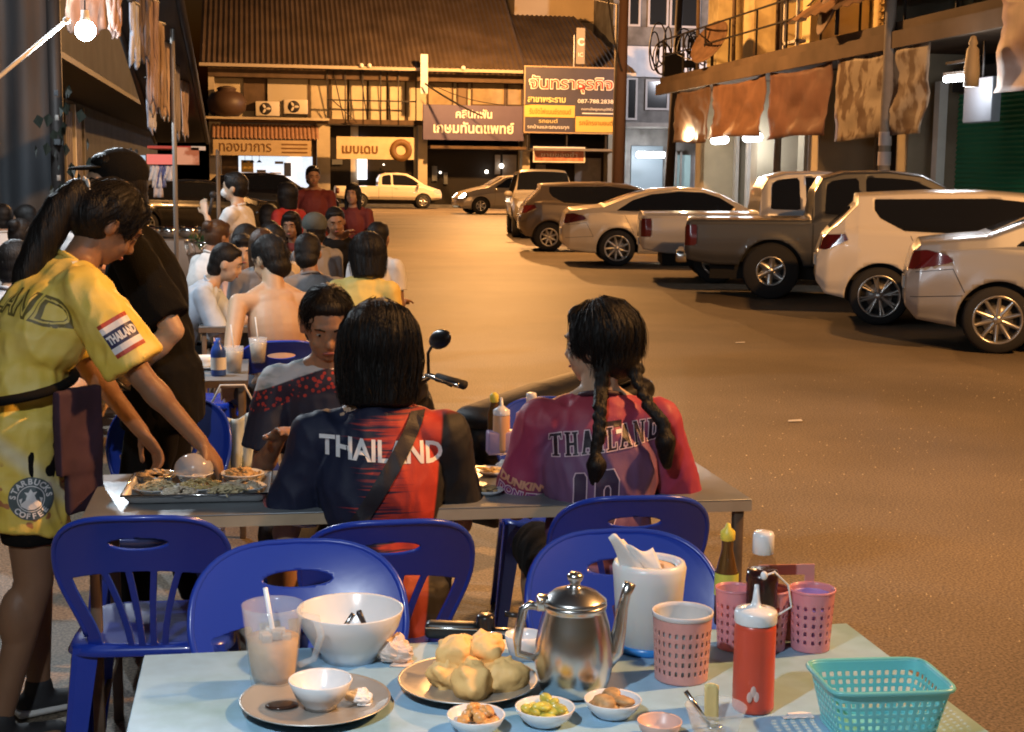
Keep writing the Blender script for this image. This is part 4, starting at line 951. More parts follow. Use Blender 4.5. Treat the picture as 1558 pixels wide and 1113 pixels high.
def blob(name, prims, vox, mat, parent, it=4, disp=None, scale=1.):
    m = MB()
    for p in prims: prim(m, p)
    me = m.me(name); o = bpy.data.objects.new('tmp', me); COL.objects.link(o)
    r = o.modifiers.new('r', 'REMESH'); r.mode = 'VOXEL'; r.voxel_size = vox; r.adaptivity = 0
    s = o.modifiers.new('s', 'SMOOTH'); s.factor = .5; s.iterations = it
    dg = bpy.context.evaluated_depsgraph_get(); me2 = bpy.data.meshes.new_from_object(o.evaluated_get(dg)); bpy.data.objects.remove(o); bpy.data.meshes.remove(me)
    me2.name = name
    if disp:
        nn = [v.normal.copy() for v in me2.vertices]
        for v, n in zip(me2.vertices, nn): v.co += n*disp(v.co, n)
    me2.update(); me2.materials.clear()
    return link(name, me2, mat, parent, smooth=True)
def ik(S, T, a, b, hint):
    S, T = Vector(S), Vector(T); d = T-S; L = min(d.length, (a+b)*.995); d = d.normalized(); T = S+d*L
    x = (a*a-b*b+L*L)/(2*L); h = math.sqrt(max(0, a*a-x*x)); hv = Vector(hint); hv = hv-d*hv.dot(d)
    if hv.length < 1e-4: hv = d.orthogonal()
    return S+d*x+hv.normalized()*h, T
def hand(P, W_, d, nrm, s, side, curl=.5, spread=.1):
    """palm at wrist W_, pointing along d, palm side facing nrm"""
    d = Vector(d).normalized(); n = Vector(nrm); n = (n-d*n.dot(d)).normalized(); x = d.cross(n)*side   # x towards the thumb
    Q = Matrix((x, n, d)).transposed()
    P.append(('e', W_+d*.045*s, (.040*s, .016*s, .050*s), Q)); P.append(('c', W_, (.026*s, .019*s), W_+d*.03*s, (.033*s, .017*s), Q))
    for i, (ox_, L) in enumerate(((.028, .068), (.0095, .078), (-.010, .072), (-.029, .058))):
        p = W_+d*.082*s+x*ox_*s; a = 0; dd = d+x*ox_*spread*8; r_ = .0088*s
        P.append(('c', W_+d*.05*s+x*ox_*.9*s, .011*s, p, r_))
        for k, q in enumerate((.45, .32, .23)):
            a += curl*(.55, .75, .5)[k]; e = p+(dd.normalized()*cos(a)+n*sin(a))*L*q*s; P.append(('c', p, r_*(1-.08*k), e, r_*(.93-.08*k))); p = e
    p = W_+d*.022*s+x*.026*s; t1 = p+(d*.6+x*.75+n*.25).normalized()*.038*s; t2 = t1+(d*.85+x*.25+n*.4*curl*1.5).normalized()*.028*s; t3 = t2+(d*.9+n*.6*curl).normalized()*.022*s
    P += [('c', p, .014*s, t1, .0105*s), ('c', t1, .0105*s, t2, .0095*s), ('c', t2, .0095*s, t3, .0085*s)]

def fold(amp, seed, fr=9.):
    def f(co, n):
        a = mnoise.noise(Vector((co.x*fr+co.z*3, co.y*fr+seed, co.z*fr*.55+co.x*4)))
        b = mnoise.noise(Vector((co.x*fr*2.2-co.z*6, co.y*fr*2+seed*3, co.z*fr*1.3+co.x*7)))
        return amp*(1-2.4*abs(a))+amp*.45*(1-2.2*abs(b))-amp*.5
    return f
JS = {}
def person(label, loc, rz, pose='sit', sc=1., lean=4, bend=4, side=0, head=(0, 0, 0), LH=None, RH=None, shirt=None, sleeve=.62, pants=None, plen=.55, hair='short', hairm=None, sk=None, face=True, vox=.010, curl=(.5, .5), palm=((0, 0, -1), (0, 0, -1)), seed=0, fat=1., hz=None, hem=.10, elbow=((-.28, -.6, -.8), (.28, -.6, -.8)), slim=1., shw=1., group=None, chest=0., foldamp=.0045, legs=True, hairx=None, loose=1.):
    t = thing('person', label, 'person', loc, rz, group); s = sc; sk = sk or sk_t; hairm = hairm or m_hair
    hz = hz if hz else (.53*(.85+.15*s) if pose == 'sit' else .89*s)
    H = Vector((0, 0, hz)); sl = R(side)
    def dirv(a): a = R(a); return Vector((sin(sl), sin(a)*cos(sl), cos(a)*cos(sl)))
    u1, u2, u3 = dirv(lean), dirv(lean+bend), dirv((lean+bend)*.6+head[1]*.35)
    C = H+u1*.22*s; N = C+u2*.275*s; HC = N+u3*.160*s+Vector((0, .02*s, 0))
    f = fat; Rm = lambda a: Matrix.Rotation(-R(a), 3, 'X') @ Matrix.Rotation(sl, 3, 'Y')
    R1, R2 = Rm(lean), Rm(lean+bend)
    sh = {}
    for k, sg in (('L', -1), ('R', 1)): sh[k] = N-u2*.055*s+Vector((sg*.165*s*shw, 0, 0))
    torso = lambda g: [('e', H+u1*.01*s, (.160*s*f+g, .118*s*f+g, .125*s+g), R1), ('e', H+u1*.13*s, (.132*s*f+g, .100*s*f+g, .15*s+g), R1), ('e', C+u2*.09*s, (.150*s*f+g, .108*s*f+g, .175*s+g), R2),
                       ('c', sh['L']+Vector((.02, 0, -.005)), .052*s+g*.8, sh['R']-Vector((.02, 0, .005)), .052*s+g*.8), ('e', N-u2*.06*s, (.115*s+g, .078*s+g, .075*s+g), R2)]
    P = torso(0); P += [('c', N+u3*.035*s, .036*s, N.lerp(sh[k_], .62)+u2*.012, .030*s) for k_ in 'LR']; P.append(('c', N-u2*.04*s, .058*s, N+u3*.09*s, .050*s))
    # head
    hy, hp, hr = head; RH_ = Matrix.Rotation(R(hy), 3, 'Z') @ Matrix.Rotation(-R(hp), 3, 'X') @ Matrix.Rotation(R(hr), 3, 'Y')
    hs = s**.45; hp_ = lambda x, y, z: HC+RH_ @ Vector((x*hs, y*hs, z*hs))
    def he(c, r_): return ('e', hp_(*c), tuple(q*hs for q in r_), RH_)
    P += [he((0, -.008, .012), (.077, .096, .102)), he((0, .022, -.045), (.060, .066, .066)), he((0, .052, -.090), (.024, .022, .018)), he((0, .088, -.026), (.014, .020, .018)), he((0, .084, -.005), (.0085, .012, .03)),
          he((0, .074, .028), (.05, .016, .012)), he((-.034, .062, -.035), (.022, .02, .022)), he((.034, .062, -.035), (.022, .02, .022)), he((0, .079, -.060), (.022, .010, .010)),
          he((-.079, -.006, -.014), (.009, .018, .030)), he((.079, -.006, -.014), (.009, .018, .030))]
    # arms
    ends = {}
    for k, sg, tg, cu, pn, hint in (('L', -1, LH, curl[0], palm[0], elbow[0]), ('R', 1, RH, curl[1], palm[1], elbow[1])):
        if tg is None: tg = (sg*.12*s, .33*s, hz+.16) if pose == 'sit' else (sg*.24*s, .06, hz-.12*s)
        E_, T = ik(sh[k], tg, .285*s, .25*s, hint); ends[k] = (E_, T)
        P += [('c', sh[k], .047*s, E_, .036*s), ('c', E_, .036*s, T, .0235*s), ('e', E_+(T-E_)*.25, (.038*s, .038*s, .075*s), basis(T-E_))]
        hand(P, T, T-E_+Vector(pn)*.02, pn, s, -sg, cu)
    # legs
    knees = {}
    for k, sg in (('L', -1), ('R', 1)):
        hj = H+Vector((sg*.088*s, 0, -.02))
        if pose == 'sit': kn = Vector((sg*.14*s, .42*s, hz-.02)); an = Vector((sg*.13*s, .42*s+.04*(1 if k == 'L' else -1), .09))
        else: kn = Vector((sg*.105*s, .03*s+(.05 if k == 'L' else -.02), hz*.53)); an = Vector((sg*.11*s, -.02+(.10 if k == 'L' else -.08)*s, .085))
        knees[k] = (hj, kn, an)
        if legs:
            P += [('c', hj, .082*s*f, kn, .055*s), ('c', kn, .054*s, an, .034*s), ('e', kn+(an-kn)*.28+Vector((0, -.018, 0)), (.052*s, .055*s, .10*s)), ('c', an, .036*s, an+Vector((0, .0, -.045)), .034*s),
                  ('c', an+Vector((0, -.02, -.05)), .032*s, an+Vector((sg*.012, .15*s, -.062)), (.036*s, .02*s))]
    blob('body', P, vox, sk, t, 3)
    # clothes
    g = .013*s*loose
    if shirt:
        Q = torso(g); low = H-(u1 if pose == 'sit' else Vector((0, 0, 1)))*hem*s
        Q.append(('f', low, (.170*s*f+g, .122*s*f+g), H+u1*.05*s, (.158*s*f+g, .118*s*f+g), R1))
        Q = [q for q in Q if not (q is Q[0] and hem < .02)]
        for k in 'LR':
            E_, T = ends[k]; e = sh[k].lerp(E_, min(sleeve, 1)); Q.append(('f', sh[k].lerp(E_, -.02), .055*s+g*.6, e, .054*s+g*1.0*loose)); Q.append(('e', sh[k], (.054*s+g*.5,)*3)); Q.append(('c', N+u3*.0*s, .040*s, N.lerp(sh[k], .62)+u2*.014, .034*s+g*.3))
            if sleeve > 1: Q.append(('e', E_, (.047*s+g*.3,)*3)); Q.append(('f', E_, .046*s+g*.3, E_.lerp(T, sleeve-1), .034*s+g*.3))
        so = blob('shirt', Q, min(vox, .009), shirt, t, 3, fold(foldamp, seed+1.7))
        t['_shirt'] = so.name
        m = MB(); m.tube([N+u3*.012*s+R2 @ Vector((.064*s*cos(a*PI/10), .062*s*sin(a*PI/10)+.0, -.012*s*sin(a*PI/10))) for a in range(20)], .0085*s, 6, closed=True); m.build('collar', hairx if hairx else shirt, t)
    if pants:
        Q = [('e', H-u1*.0, (.166*s*f, .124*s*f, .115*s), R1)]
        for k in 'LR':
            hj, kn, an = knees[k]; e = hj.lerp(kn, min(1, plen*1.0))
            Q.append(('f', hj, .094*s*f, e, .078*s)); Q.append(('e', hj, (.092*s*f,)*3))
            if plen > 1: Q.append(('e', kn, (.068*s,)*3)); Q.append(('f', kn, .066*s, kn.lerp(an, plen-1), .054*s))
        blob('trousers', Q, max(vox, .010), pants, t, 3, fold(.004, seed+9))
    # hair
    Hh = []; cap = he((0, -.016, .028), (.087, .100, .100))
    if hair in ('short', 'bob', 'long', 'pony', 'braids', 'braidplain', 'bun'): Hh.append(cap)
    if hair == 'short': Hh += [he((0, -.048, -.055), (.071, .057, .062)), he((0, -.032, .0), (.081, .078, .085)), he((0, .035, .078), (.058, .036, .030))] ; Hh[0] = he((0, -.018, .032), (.083, .094, .090))
    if hair == 'bob': Hh += [he((0, -.024, .020), (.109, .108, .116)), ('f', hp_(0, -.030, -.150), (.090*hs, .080*hs), hp_(0, -.02, -.03), (.113*hs, .100*hs), RH_), ('f', hp_(0, -.02, -.03), (.113*hs, .100*hs), hp_(0, -.02, .05), (.105*hs, .100*hs), RH_), he((0, .05, .085), (.07, .042, .04))]
    if hair == 'long': Hh += [he((0, -.02, .01), (.094, .098, .11)), ('c', hp_(0, -.05, -.05), (.088*hs, .06*hs), hp_(0, -.075, -.26), (.062*hs, .028*hs), RH_), ('c', hp_(-.07, .0, -.02), .028*hs, hp_(-.075, .0, -.16), .02*hs), ('c', hp_(.07, .0, -.02), .028*hs, hp_(.075, .0, -.16), .02*hs), he((0, .045, .085), (.066, .04, .035))]
    if hair in ('pony', 'braids', 'bun', 'braidplain'): Hh += [he((0, -.035, -.005), (.083, .080, .09)), he((0, .045, .082), (.058, .036, .034))]
    if hair == 'braids': Hh += [he((0, -.026, .022), (.100, .106, .108)), he((0, -.045, -.03), (.088, .075, .075))]
    if hair == 'bun': Hh.append(he((0, -.11, .06), (.045, .04, .045)))
    if hair == 'braids':
        for sg in (-1, 1):
            pts = [HC+Vector((.000, -.088, -.055)), HC+Vector((-.004, -.098, -.12)), N+Vector((-.012, -.105, -.0)), N+Vector((-.016, -.128, -.07)), N+Vector((-.024, -.132, -.12))] if sg < 0 else [HC+Vector((.078, -.050, -.035)), HC+Vector((.098, -.066, -.09)), N+Vector((.125, -.080, .0)), N+Vector((.155, -.100, -.035)), N+Vector((.168, -.106, -.06))]
            n = 21
            for i in range(n):
                q = i/(n-1)*(len(pts)-1); a = min(int(q), len(pts)-2); p = pts[a].lerp(pts[a+1], q-a)
                Hh.append(('e', p+Vector((.0065*(1 if i % 2 else -1), -.003, 0)), (.0158*(1-.22*i/n), .015*(1-.22*i/n), .0165), Matrix.Rotation(R(32 if i % 2 else -32), 3, 'Y')))
            e = pts[-1]; Hh += [('c', e, .015, e+Vector((sg*.0, -.010, -.035)), .030), ('c', e+Vector((0, -.010, -.035)), .030, e+Vector((sg*.008, .0, -.10)), .016)]
    def hd(co, n_):
        l = RH_.transposed() @ (co-HC); a = math.atan2(l.x, l.y); return .0016*mnoise.noise(Vector((a*16, l.z*3, seed)))+.0018*mnoise.noise(Vector((a*38, l.z*4, seed+5)))
    if hair == 'pony' and hairx is not None: pass
    if Hh: blob('hair', Hh, min(vox, .008), hairm, t, 2, hd)
    if face:
        for sg in (-1, 1):
            m = MB(); m.ell(hp_(sg*.030, .0775, .004), (.0115*hs, .005*hs, .0040*hs), rot=RH_, n=10, m=6); e = m.build('eye', m_eye, t)
            m = MB(); m.ell(hp_(sg*.030, .0815, .004), (.0050*hs, .002*hs, .0042*hs), rot=RH_, n=10, m=6); m.build('iris', m_iris, e)
            m = MB(); m.tube([hp_(sg*.014, .089, .023), hp_(sg*.03, .088, .029), hp_(sg*.047, .078, .024)], [.003, .0034, .0015], 6); m.build('eyebrow', m_hair, t)
        m = MB(); m.ell(hp_(0, .088, -.0595), (.021*hs, .005*hs, .0055*hs), rot=RH_, n=12, m=6); m.build('lips', m_lip, t)
    JS[t.name] = J_ = dict(N=N, HC=HC, hp=hp_, RH=RH_, sh=sh, ends=ends, H=H, C=C, u1=u1, u2=u2, knees=knees)
    return t, J_

def shirt_bvh(t):
    o = bpy.data.objects[t['_shirt']]; return BVHTree.FromPolygons([v.co.copy() for v in o.data.vertices], [tuple(p.vertices) for p in o.data.polygons])
def subdiv2d(me, L=.012):
    bm = bmesh.new(); bm.from_mesh(me); bmesh.ops.triangulate(bm, faces=bm.faces)
    for _ in range(6):
        e = [e for e in bm.edges if e.calc_length() > L]
        if not e: break
        bmesh.ops.subdivide_edges(bm, edges=e, cuts=1); bmesh.ops.triangulate(bm, faces=[f for f in bm.faces if len(f.verts) > 3])
    bm.to_mesh(me); bm.free(); return me
def project(me, bvh, O, right, up, d, name, mat, parent, off=.002, res=.012):
    subdiv2d(me, res); right, up, d, O = Vector(right).normalized(), Vector(up).normalized(), Vector(d).normalized(), Vector(O)
    bm = bmesh.new(); bm.from_mesh(me); bad = []
    for v in bm.verts:
        p = O+right*v.co.x+up*v.co.y-d*.6; h = bvh.ray_cast(p, d, 1.4)
        if h[0] is None: bad.append(v)
        else: v.co = h[0]-d*off
    bmesh.ops.delete(bm, geom=bad, context='VERTS'); bm.to_mesh(me); bm.free(); me.materials.clear()
    return link(name, me, mat, parent)
def ptext(txt, size, bvh, O, right, up, d, mat, parent, bold=0., off=.002, name='lettering', width=None, height=None, shear=0.):
    me = text_mesh(txt, size, bold, 0, 'CENTER', shear=shear)
    xs = [v.co.x for v in me.vertices]; ys = [v.co.y for v in me.vertices]
    sx = width/(max(xs)-min(xs)) if width else 1; sy = height/(max(ys)-min(ys)) if height else 1; cx = (max(xs)+min(xs))/2; c2 = (max(ys)+min(ys))/2
    for v in me.vertices: v.co = Vector(((v.co.x-cx)*sx, (v.co.y-c2)*sy, 0))
    return project(me, bvh, O, right, up, d, name, mat, parent, off)
def prect(x0, x1, y0, y1, bvh, O, right, up, d, mat, parent, off=.0015, name='printed_patch', shape=None):
    me = bpy.data.meshes.new(name); pts = shape or [(x0, y0), (x1, y0), (x1, y1), (x0, y1)]
    me.from_pydata([(a, b, 0) for a, b in pts], [], [tuple(range(len(pts)))]); return project(me, bvh, O, right, up, d, name, mat, parent, off)
def ring(r0, r1, n=40, a0=0, a1=2*PI):
    return [(r1*cos(a0+(a1-a0)*k/n), r1*sin(a0+(a1-a0)*k/n)) for k in range(n+1)]+[(r0*cos(a0+(a1-a0)*k/n), r0*sin(a0+(a1-a0)*k/n)) for k in range(n, -1, -1)]

# ---- shirts with their own printed colours
def mat_nodes(name, rough=.65):
    m = M(name, (.5, .5, .5), rough, bump=.12, bs=320); return m, m.node_tree.nodes, m.node_tree.links
def mixc(n, L, fac, a, b):
    x = n.new('ShaderNodeMix'); x.data_type = 'RGBA'
    L.new(fac, x.inputs[0])
    for i, c in ((6, a), (7, b)):
        if isinstance(c, tuple): x.inputs[i].default_value = (*c, 1)
        else: L.new(c, x.inputs[i])
    return x.outputs[2]
def mth(n, L, op, a, b=None, c=None):
    x = n.new('ShaderNodeMath'); x.operation = op; x.use_clamp = False
    for i, q in enumerate((a, b, c)):
        if q is None: continue
        if isinstance(q, (int, float)): x.inputs[i].default_value = q
        else: L.new(q, x.inputs[i])
    return x.outputs[0]
def mrange(n, L, v, a, b, c=0., d=1.):
    x = n.new('ShaderNodeMapRange'); x.interpolation_type = 'SMOOTHSTEP'; L.new(v, x.inputs[0])
    for i, q in enumerate((a, b, c, d)): x.inputs[i+1].default_value = q
    return x.outputs[0]
def coords(n, L, scale=None):
    tc = n.new('ShaderNodeTexCoord'); s = n.new('ShaderNodeSeparateXYZ'); L.new(tc.outputs['Object'], s.inputs[0]); return tc.outputs['Object'], s.outputs[0], s.outputs[1], s.outputs[2]
def noise(n, L, vec, scale, st=(1, 1, 1), det=3):
    mp = n.new('ShaderNodeMapping'); mp.inputs['Scale'].default_value = st; L.new(vec, mp.inputs[0]); t = n.new('ShaderNodeTexNoise'); t.inputs['Scale'].default_value = scale; t.inputs['Detail'].default_value = det; L.new(mp.outputs[0], t.inputs['Vector']); return t.outputs[0]
def navy_red():
    m, n, L = mat_nodes('navy and red jersey'); v, x, y, z = coords(n, L)
    st = noise(n, L, v, 4, (1.0, .2, 26), 3); xx_ = mth(n, L, 'ADD', x, mth(n, L, 'MULTIPLY', mth(n, L, 'SUBTRACT', st, .5), .42))
    f = mrange(n, L, xx_, -.03, .03); c = mixc(n, L, f, (.010, .014, .040), (.50, .045, .028))
    lo = mrange(n, L, z, .55, .68); c = mixc(n, L, lo, (.33, .05, .03), c)
    blk = mrange(n, L, mth(n, L, 'ADD', x, mth(n, L, 'MULTIPLY', z, -.10)), .062, .07); c = mixc(n, L, blk, c, (.012, .011, .012))
    top = mrange(n, L, z, .985, 1.0); c2 = mixc(n, L, mrange(n, L, xx_, .02, .07), (.012, .015, .04), (.30, .04, .03)); c = mixc(n, L, top, c, c2)
    L.new(c, n['Principled BSDF'].inputs['Base Color']); return m
def pink_purple():
    m, n, L = mat_nodes('magenta and purple jersey', .55); v, x, y, z = coords(n, L)
    nn = noise(n, L, v, 5, (1, 1, 1.5)); zz = mth(n, L, 'ADD', z, mth(n, L, 'MULTIPLY', nn, .09)); ax = mth(n, L, 'ABSOLUTE', x)
    low = mrange(n, L, zz, .90, 1.02, 1, 0); cen = mrange(n, L, ax, .14, .20, 1, 0); f = mth(n, L, 'MULTIPLY', low, cen)
    base = mixc(n, L, mrange(n, L, zz, .9, 1.12), (.34, .04, .10), (.42, .055, .075)); pur = mixc(n, L, noise(n, L, v, 7, (3, 1, 1)), (.10, .045, .12), (.26, .13, .24))
    c = mixc(n, L, f, base, pur); L.new(c, n['Principled BSDF'].inputs['Base Color']); return m
def white_red_navy():
    m, n, L = mat_nodes('white red and navy jersey'); v, x, y, z = coords(n, L)
    zz = mth(n, L, 'ADD', z, mth(n, L, 'MULTIPLY', mth(n, L, 'ABSOLUTE', x), .35)); top = mrange(n, L, zz, 1.0, 1.005); mid = mrange(n, L, zz, .93, .935)
    vo = n.new('ShaderNodeTexVoronoi'); vo.inputs['Scale'].default_value = 60; L.new(v, vo.inputs['Vector']); dots = mrange(n, L, vo.outputs['Distance'], .35, .42)
    dark = mixc(n, L, mrange(n, L, z, .86, .90), (.02, .025, .05), (.02, .022, .045)); red = mixc(n, L, dots, (.45, .04, .03), (.03, .02, .04))
    wh = mixc(n, L, mrange(n, L, noise(n, L, v, 9, (1, 1, 3)), .45, .62), (.62, .64, .66), (.28, .36, .38))
    c = mixc(n, L, mid, dark, red); c = mixc(n, L, top, c, wh); L.new(c, n['Principled BSDF'].inputs['Base Color']); return m
def yellow_shirt():
    m, n, L = mat_nodes('yellow football shirt', .5); v, x, y, z = coords(n, L)
    w = noise(n, L, v, 6, (1, 1, 2.5)); c = mixc(n, L, mrange(n, L, w, .35, .7), (.80, .58, .09), (.86, .66, .18))
    fl = noise(n, L, v, 26, (1, 1, 1), 1); lower = mrange(n, L, z, .80, .84, 1, 0); c = mixc(n, L, mth(n, L, 'MULTIPLY', lower, mrange(n, L, fl, .66, .7)), c, (.5, .2, .08))
    wb = mrange(n, L, mth(n, L, 'ABSOLUTE', mth(n, L, 'ADD', mth(n, L, 'SUBTRACT', z, .80), mth(n, L, 'MULTIPLY', y, .9))), .0, .05, 1, 0); c = mixc(n, L, mth(n, L, 'MULTIPLY', wb, .5), c, (.72, .74, .68))
    L.new(c, n['Principled BSDF'].inputs['Base Color']); return m
m_black_cloth = M('black cotton', (.007, .0065, .0065), .92, spec=.2, bump=.2, bs=200)
m_wtext = M('white print', (.80, .78, .78), .55); m_dtext = M('dark print', (.02, .01, .02), .5); m_otext = M('orange pink print', (.75, .35, .22), .5)
m_denim = M('dark denim', (.03, .035, .055), .8, bump=.2, bs=200)

# ---- 1 waitress in yellow bending over the tray
wl = (-.69, 4.20); wr_ = R(-64)
def loc_of(p, o, rz):
    q = Vector(p)-Vector((o[0], o[1], 0)); c, s_ = cos(-rz), sin(-rz); return (q.x*c-q.y*s_, q.x*s_+q.y*c, q.z)
t, J = person('waitress in a long yellow football shirt with a ponytail, bending over the food tray', (wl[0], wl[1], 0), wr_, 'stand', 1.0, lean=11, bend=21, head=(-6, 40, 0), vox=.0065,
    LH=loc_of(ond(228, 676, 4.42), wl, wr_), RH=loc_of(ond(312, 682, 4.08), wl, wr_), elbow=((-.3, -.7, -.6), (.5, -.5, -.6)), curl=(.8, .9), palm=((.2, 0, -1), (-.2, 0, -1)), shirt=yellow_shirt(), sleeve=.86, hem=.27, pants=m_black_cloth, plen=.72, hair='pony', sk=sk_d, seed=3, fat=1.0, loose=1.6, foldamp=.011)
bv = shirt_bvh(t); hp_ = J['hp']
he_ = lambda c, r_: ('e', hp_(*c), r_, J['RH']); Pn = []; p_ = hp_(0, -.095, .04); pts = [p_+Vector(q) for q in ((0, 0, 0), (-.005, -.045, -.005), (-.01, -.09, -.05), (-.012, -.13, -.12), (-.018, -.19, -.235), (-.02, -.225, -.36))]; Pn.append(he_((0, -.045, .0), (.088, .085, .09)))
rad = [.026, .042, .050, .052, .042, .018]
for i in range(5): Pn.append(('c', pts[i], rad[i], pts[i+1], rad[i+1]))
blob('ponytail', Pn, .007, m_hair, t, 2, lambda co, n_: .004*mnoise.noise(Vector((co.x*60, co.y*60, co.z*7))))
m = MB(); c = pts[0].lerp(pts[1], .3)
for k in range(7): a = k*.9; m.ell(c+Vector((.03*cos(a), -.006, .03*sin(a))), (.017, .006, .012), n=8, m=5, rot=Matrix.Rotation(a, 3, 'Y'))
m.build('hair_clip', m_white, t)
C_ = J['C']; u2 = J['u2']; dback = Vector((0, cos(R(35)), -sin(R(35))*.6)).normalized()
ptext('THAILAND', .1, bv, C_+u2*.13, (1, 0, 0), u2, dback, M('olive outline print', (.16, .12, .03), .5), t, bold=.004, width=.36, height=.088)
ptext('THAILAND', .1, bv, C_+u2*.13, (1, 0, 0), u2, dback, M('yellow letter fill', (.74, .55, .13), .5), t, bold=-.002, off=.003, width=.345, height=.072)
# sleeve flag on the right upper arm, seen from the viewer's side
S_, E_ = J['sh']['R'], J['ends']['R'][0]; ax = (E_-S_).normalized(); mid = S_.lerp(E_, .56); dl = Vector((-.93, .20, -.3)); dl = (dl-ax*dl.dot(ax)).normalized(); rt = ax.cross(dl)
if rt.y < 0: rt = -rt
for y0, y1, mm in ((-.052, -.040, M('flag red', (.45, .06, .03), .5)), (-.040, -.022, m_wtext), (-.022, .022, M('flag navy', (.03, .03, .09), .5)), (.022, .040, m_wtext), (.040, .052, M('flag red', (.45, .06, .03), .5))):
    prect(-.045, .045, y0, y1, bv, mid, rt, -ax, dl, mm, t, off=.0025, name='sleeve_flag')
ptext('THAILAND', .04, bv, mid, rt, -ax, dl, m_wtext, t, bold=.002, off=.0045, width=.085, height=.026)
# round coffee badge low on the shirt side
O = J['H']+Vector((.14, .0, -.165)); dl = Vector((-1, .34, -.05)).normalized(); rt = Vector((.34, 1, 0)).normalized(); up = Vector((0, 0, 1))
m_badge = M('badge grey green', (.10, .13, .14), .5)
BR = .060
prect(0, 0, 0, 0, bv, O, rt, up, dl, m_badge, t, off=.003, shape=[(BR*cos(a*PI/20), BR*sin(a*PI/20)) for a in range(40)], name='badge')
prect(0, 0, 0, 0, bv, O, rt, up, dl, m_wtext, t, off=.004, shape=ring(.034, .0365), name='badge_ring')
def arc_text(txt, r, a0, a1, sz, flip):
    for i, ch in enumerate(txt):
        a = a0+(a1-a0)*i/(len(txt)-1); me = text_mesh(ch, sz, .0008, 0)
        ro = a-PI/2 if not flip else a+PI/2
        cx = (max(v.co.x for v in me.vertices)+min(v.co.x for v in me.vertices))/2; c2 = (max(v.co.y for v in me.vertices)+min(v.co.y for v in me.vertices))/2
        for v in me.vertices:
            x, y = v.co.x-cx, v.co.y-c2; v.co = Vector((r*cos(a)+x*cos(ro)-y*sin(ro), r*sin(a)+x*sin(ro)+y*cos(ro), 0))
        project(me, bv, O, rt, up, dl, 'badge_lettering', m_wtext, t, .0045, .008)
arc_text('STARBUCKS', .048, R(172), R(8), .022, False); arc_text('COFFEE', .048, R(222), R(318), .022, True)
for q in ([(0, .028), (.006, .018), (.017, .02), (.01, .01), (.014, -.002), (.026, -.012), (.022, .004), (.031, .0), (.026, -.02), (.008, -.03), (-.008, -.03), (-.026, -.02), (-.031, 0), (-.022, .004), (-.026, -.012), (-.014, -.002), (-.01, .01), (-.017, .02), (-.006, .018)],):
    prect(0, 0, 0, 0, bv, O, rt, up, dl, m_wtext, t, off=.0045, shape=q, name='badge_figure')
# apron pouch hanging at the waist, sandals and bracelet
m = MB(); H_ = J['H']
for a in range(24): pass
m.tube([H_+Vector((.215*cos(a*PI/12), .165*sin(a*PI/12)+.0, .13+.03*sin(a*PI/12))) for a in range(24)], .014, 6, closed=True); m.build('apron_strap', m_black_cloth, t)
Q = [('b', H_+Vector((.205, .115, .02)), (.014, .085, .12), Matrix.Rotation(R(28), 3, 'Z')), ('b', H_+Vector((.195, .13, -.11)), (.012, .07, .10), Matrix.Rotation(R(28), 3, 'Z'))]
blob('apron_pouch', Q, .008, M('dark plum canvas', (.045, .02, .035), .8, var=.2, vs=8), t, 4, fold(.004, 3))
for k in 'LR':
    hj, kn, an = J['knees'][k]; Q = [('c', an+Vector((0, -.03, -.052)), .040, an+Vector((0, .16, -.062)), (.044, .026)), ('c', an, .042, an+Vector((0, -.0, -.05)), .042)]
    blob('shoe', Q, .008, M('black canvas shoe', (.03, .03, .032), .7), t, 2)
    m = MB(); m.bbox(an.x-.046, an.x+.046, an.y-.075, an.y+.20, .004, .026, .01); m.build('shoe_sole', m_white, t)

# ---- 2 man in black with cap
t, J = person('tall man in a black shirt with cap and wristwatch standing behind the waitress', (-.325, 4.98, 0), R(88), 'stand', 1.03, lean=5, bend=10, head=(28, 4, 0), vox=.008,
    LH=(-.23, .12, .93), RH=(.10, .33, 1.05), shirt=m_black_cloth, sleeve=.86, hem=.14, pants=m_black_cloth, plen=1.9, hair='short', sk=sk_l, seed=5, fat=1.0, loose=1.4, shw=1.0)
hp_ = J['hp']; m = MB(); m.add([], []) if False else None
Q = [('e', hp_(0, -.018, .038), (.088, .102, .084), J['RH'])]; blob('cap', Q, .008, m_black_cloth, t, 2)
m = MB(); RHm = J['RH'].to_4x4(); RHm.translation = hp_(0, .11, .062)
m.ell((0, -.02, 0), (.06, .06, .008), mat=RHm); m.build('cap_peak', m_black_cloth, t)
E_, T = J['ends']['L']; d = (T-E_).normalized(); m = MB(); B_ = basis(d); c = E_.lerp(T, .93)
m.tube([c+B_ @ Vector((.030*cos(a*PI/8), .030*sin(a*PI/8), 0)) for a in range(16)], .007, 6, closed=True); m.ell(c+B_ @ Vector((-.03, -.01, 0)), (.017, .017, .017)); m.build('wristwatch', M('watch black', (.02, .02, .02), .3), t)

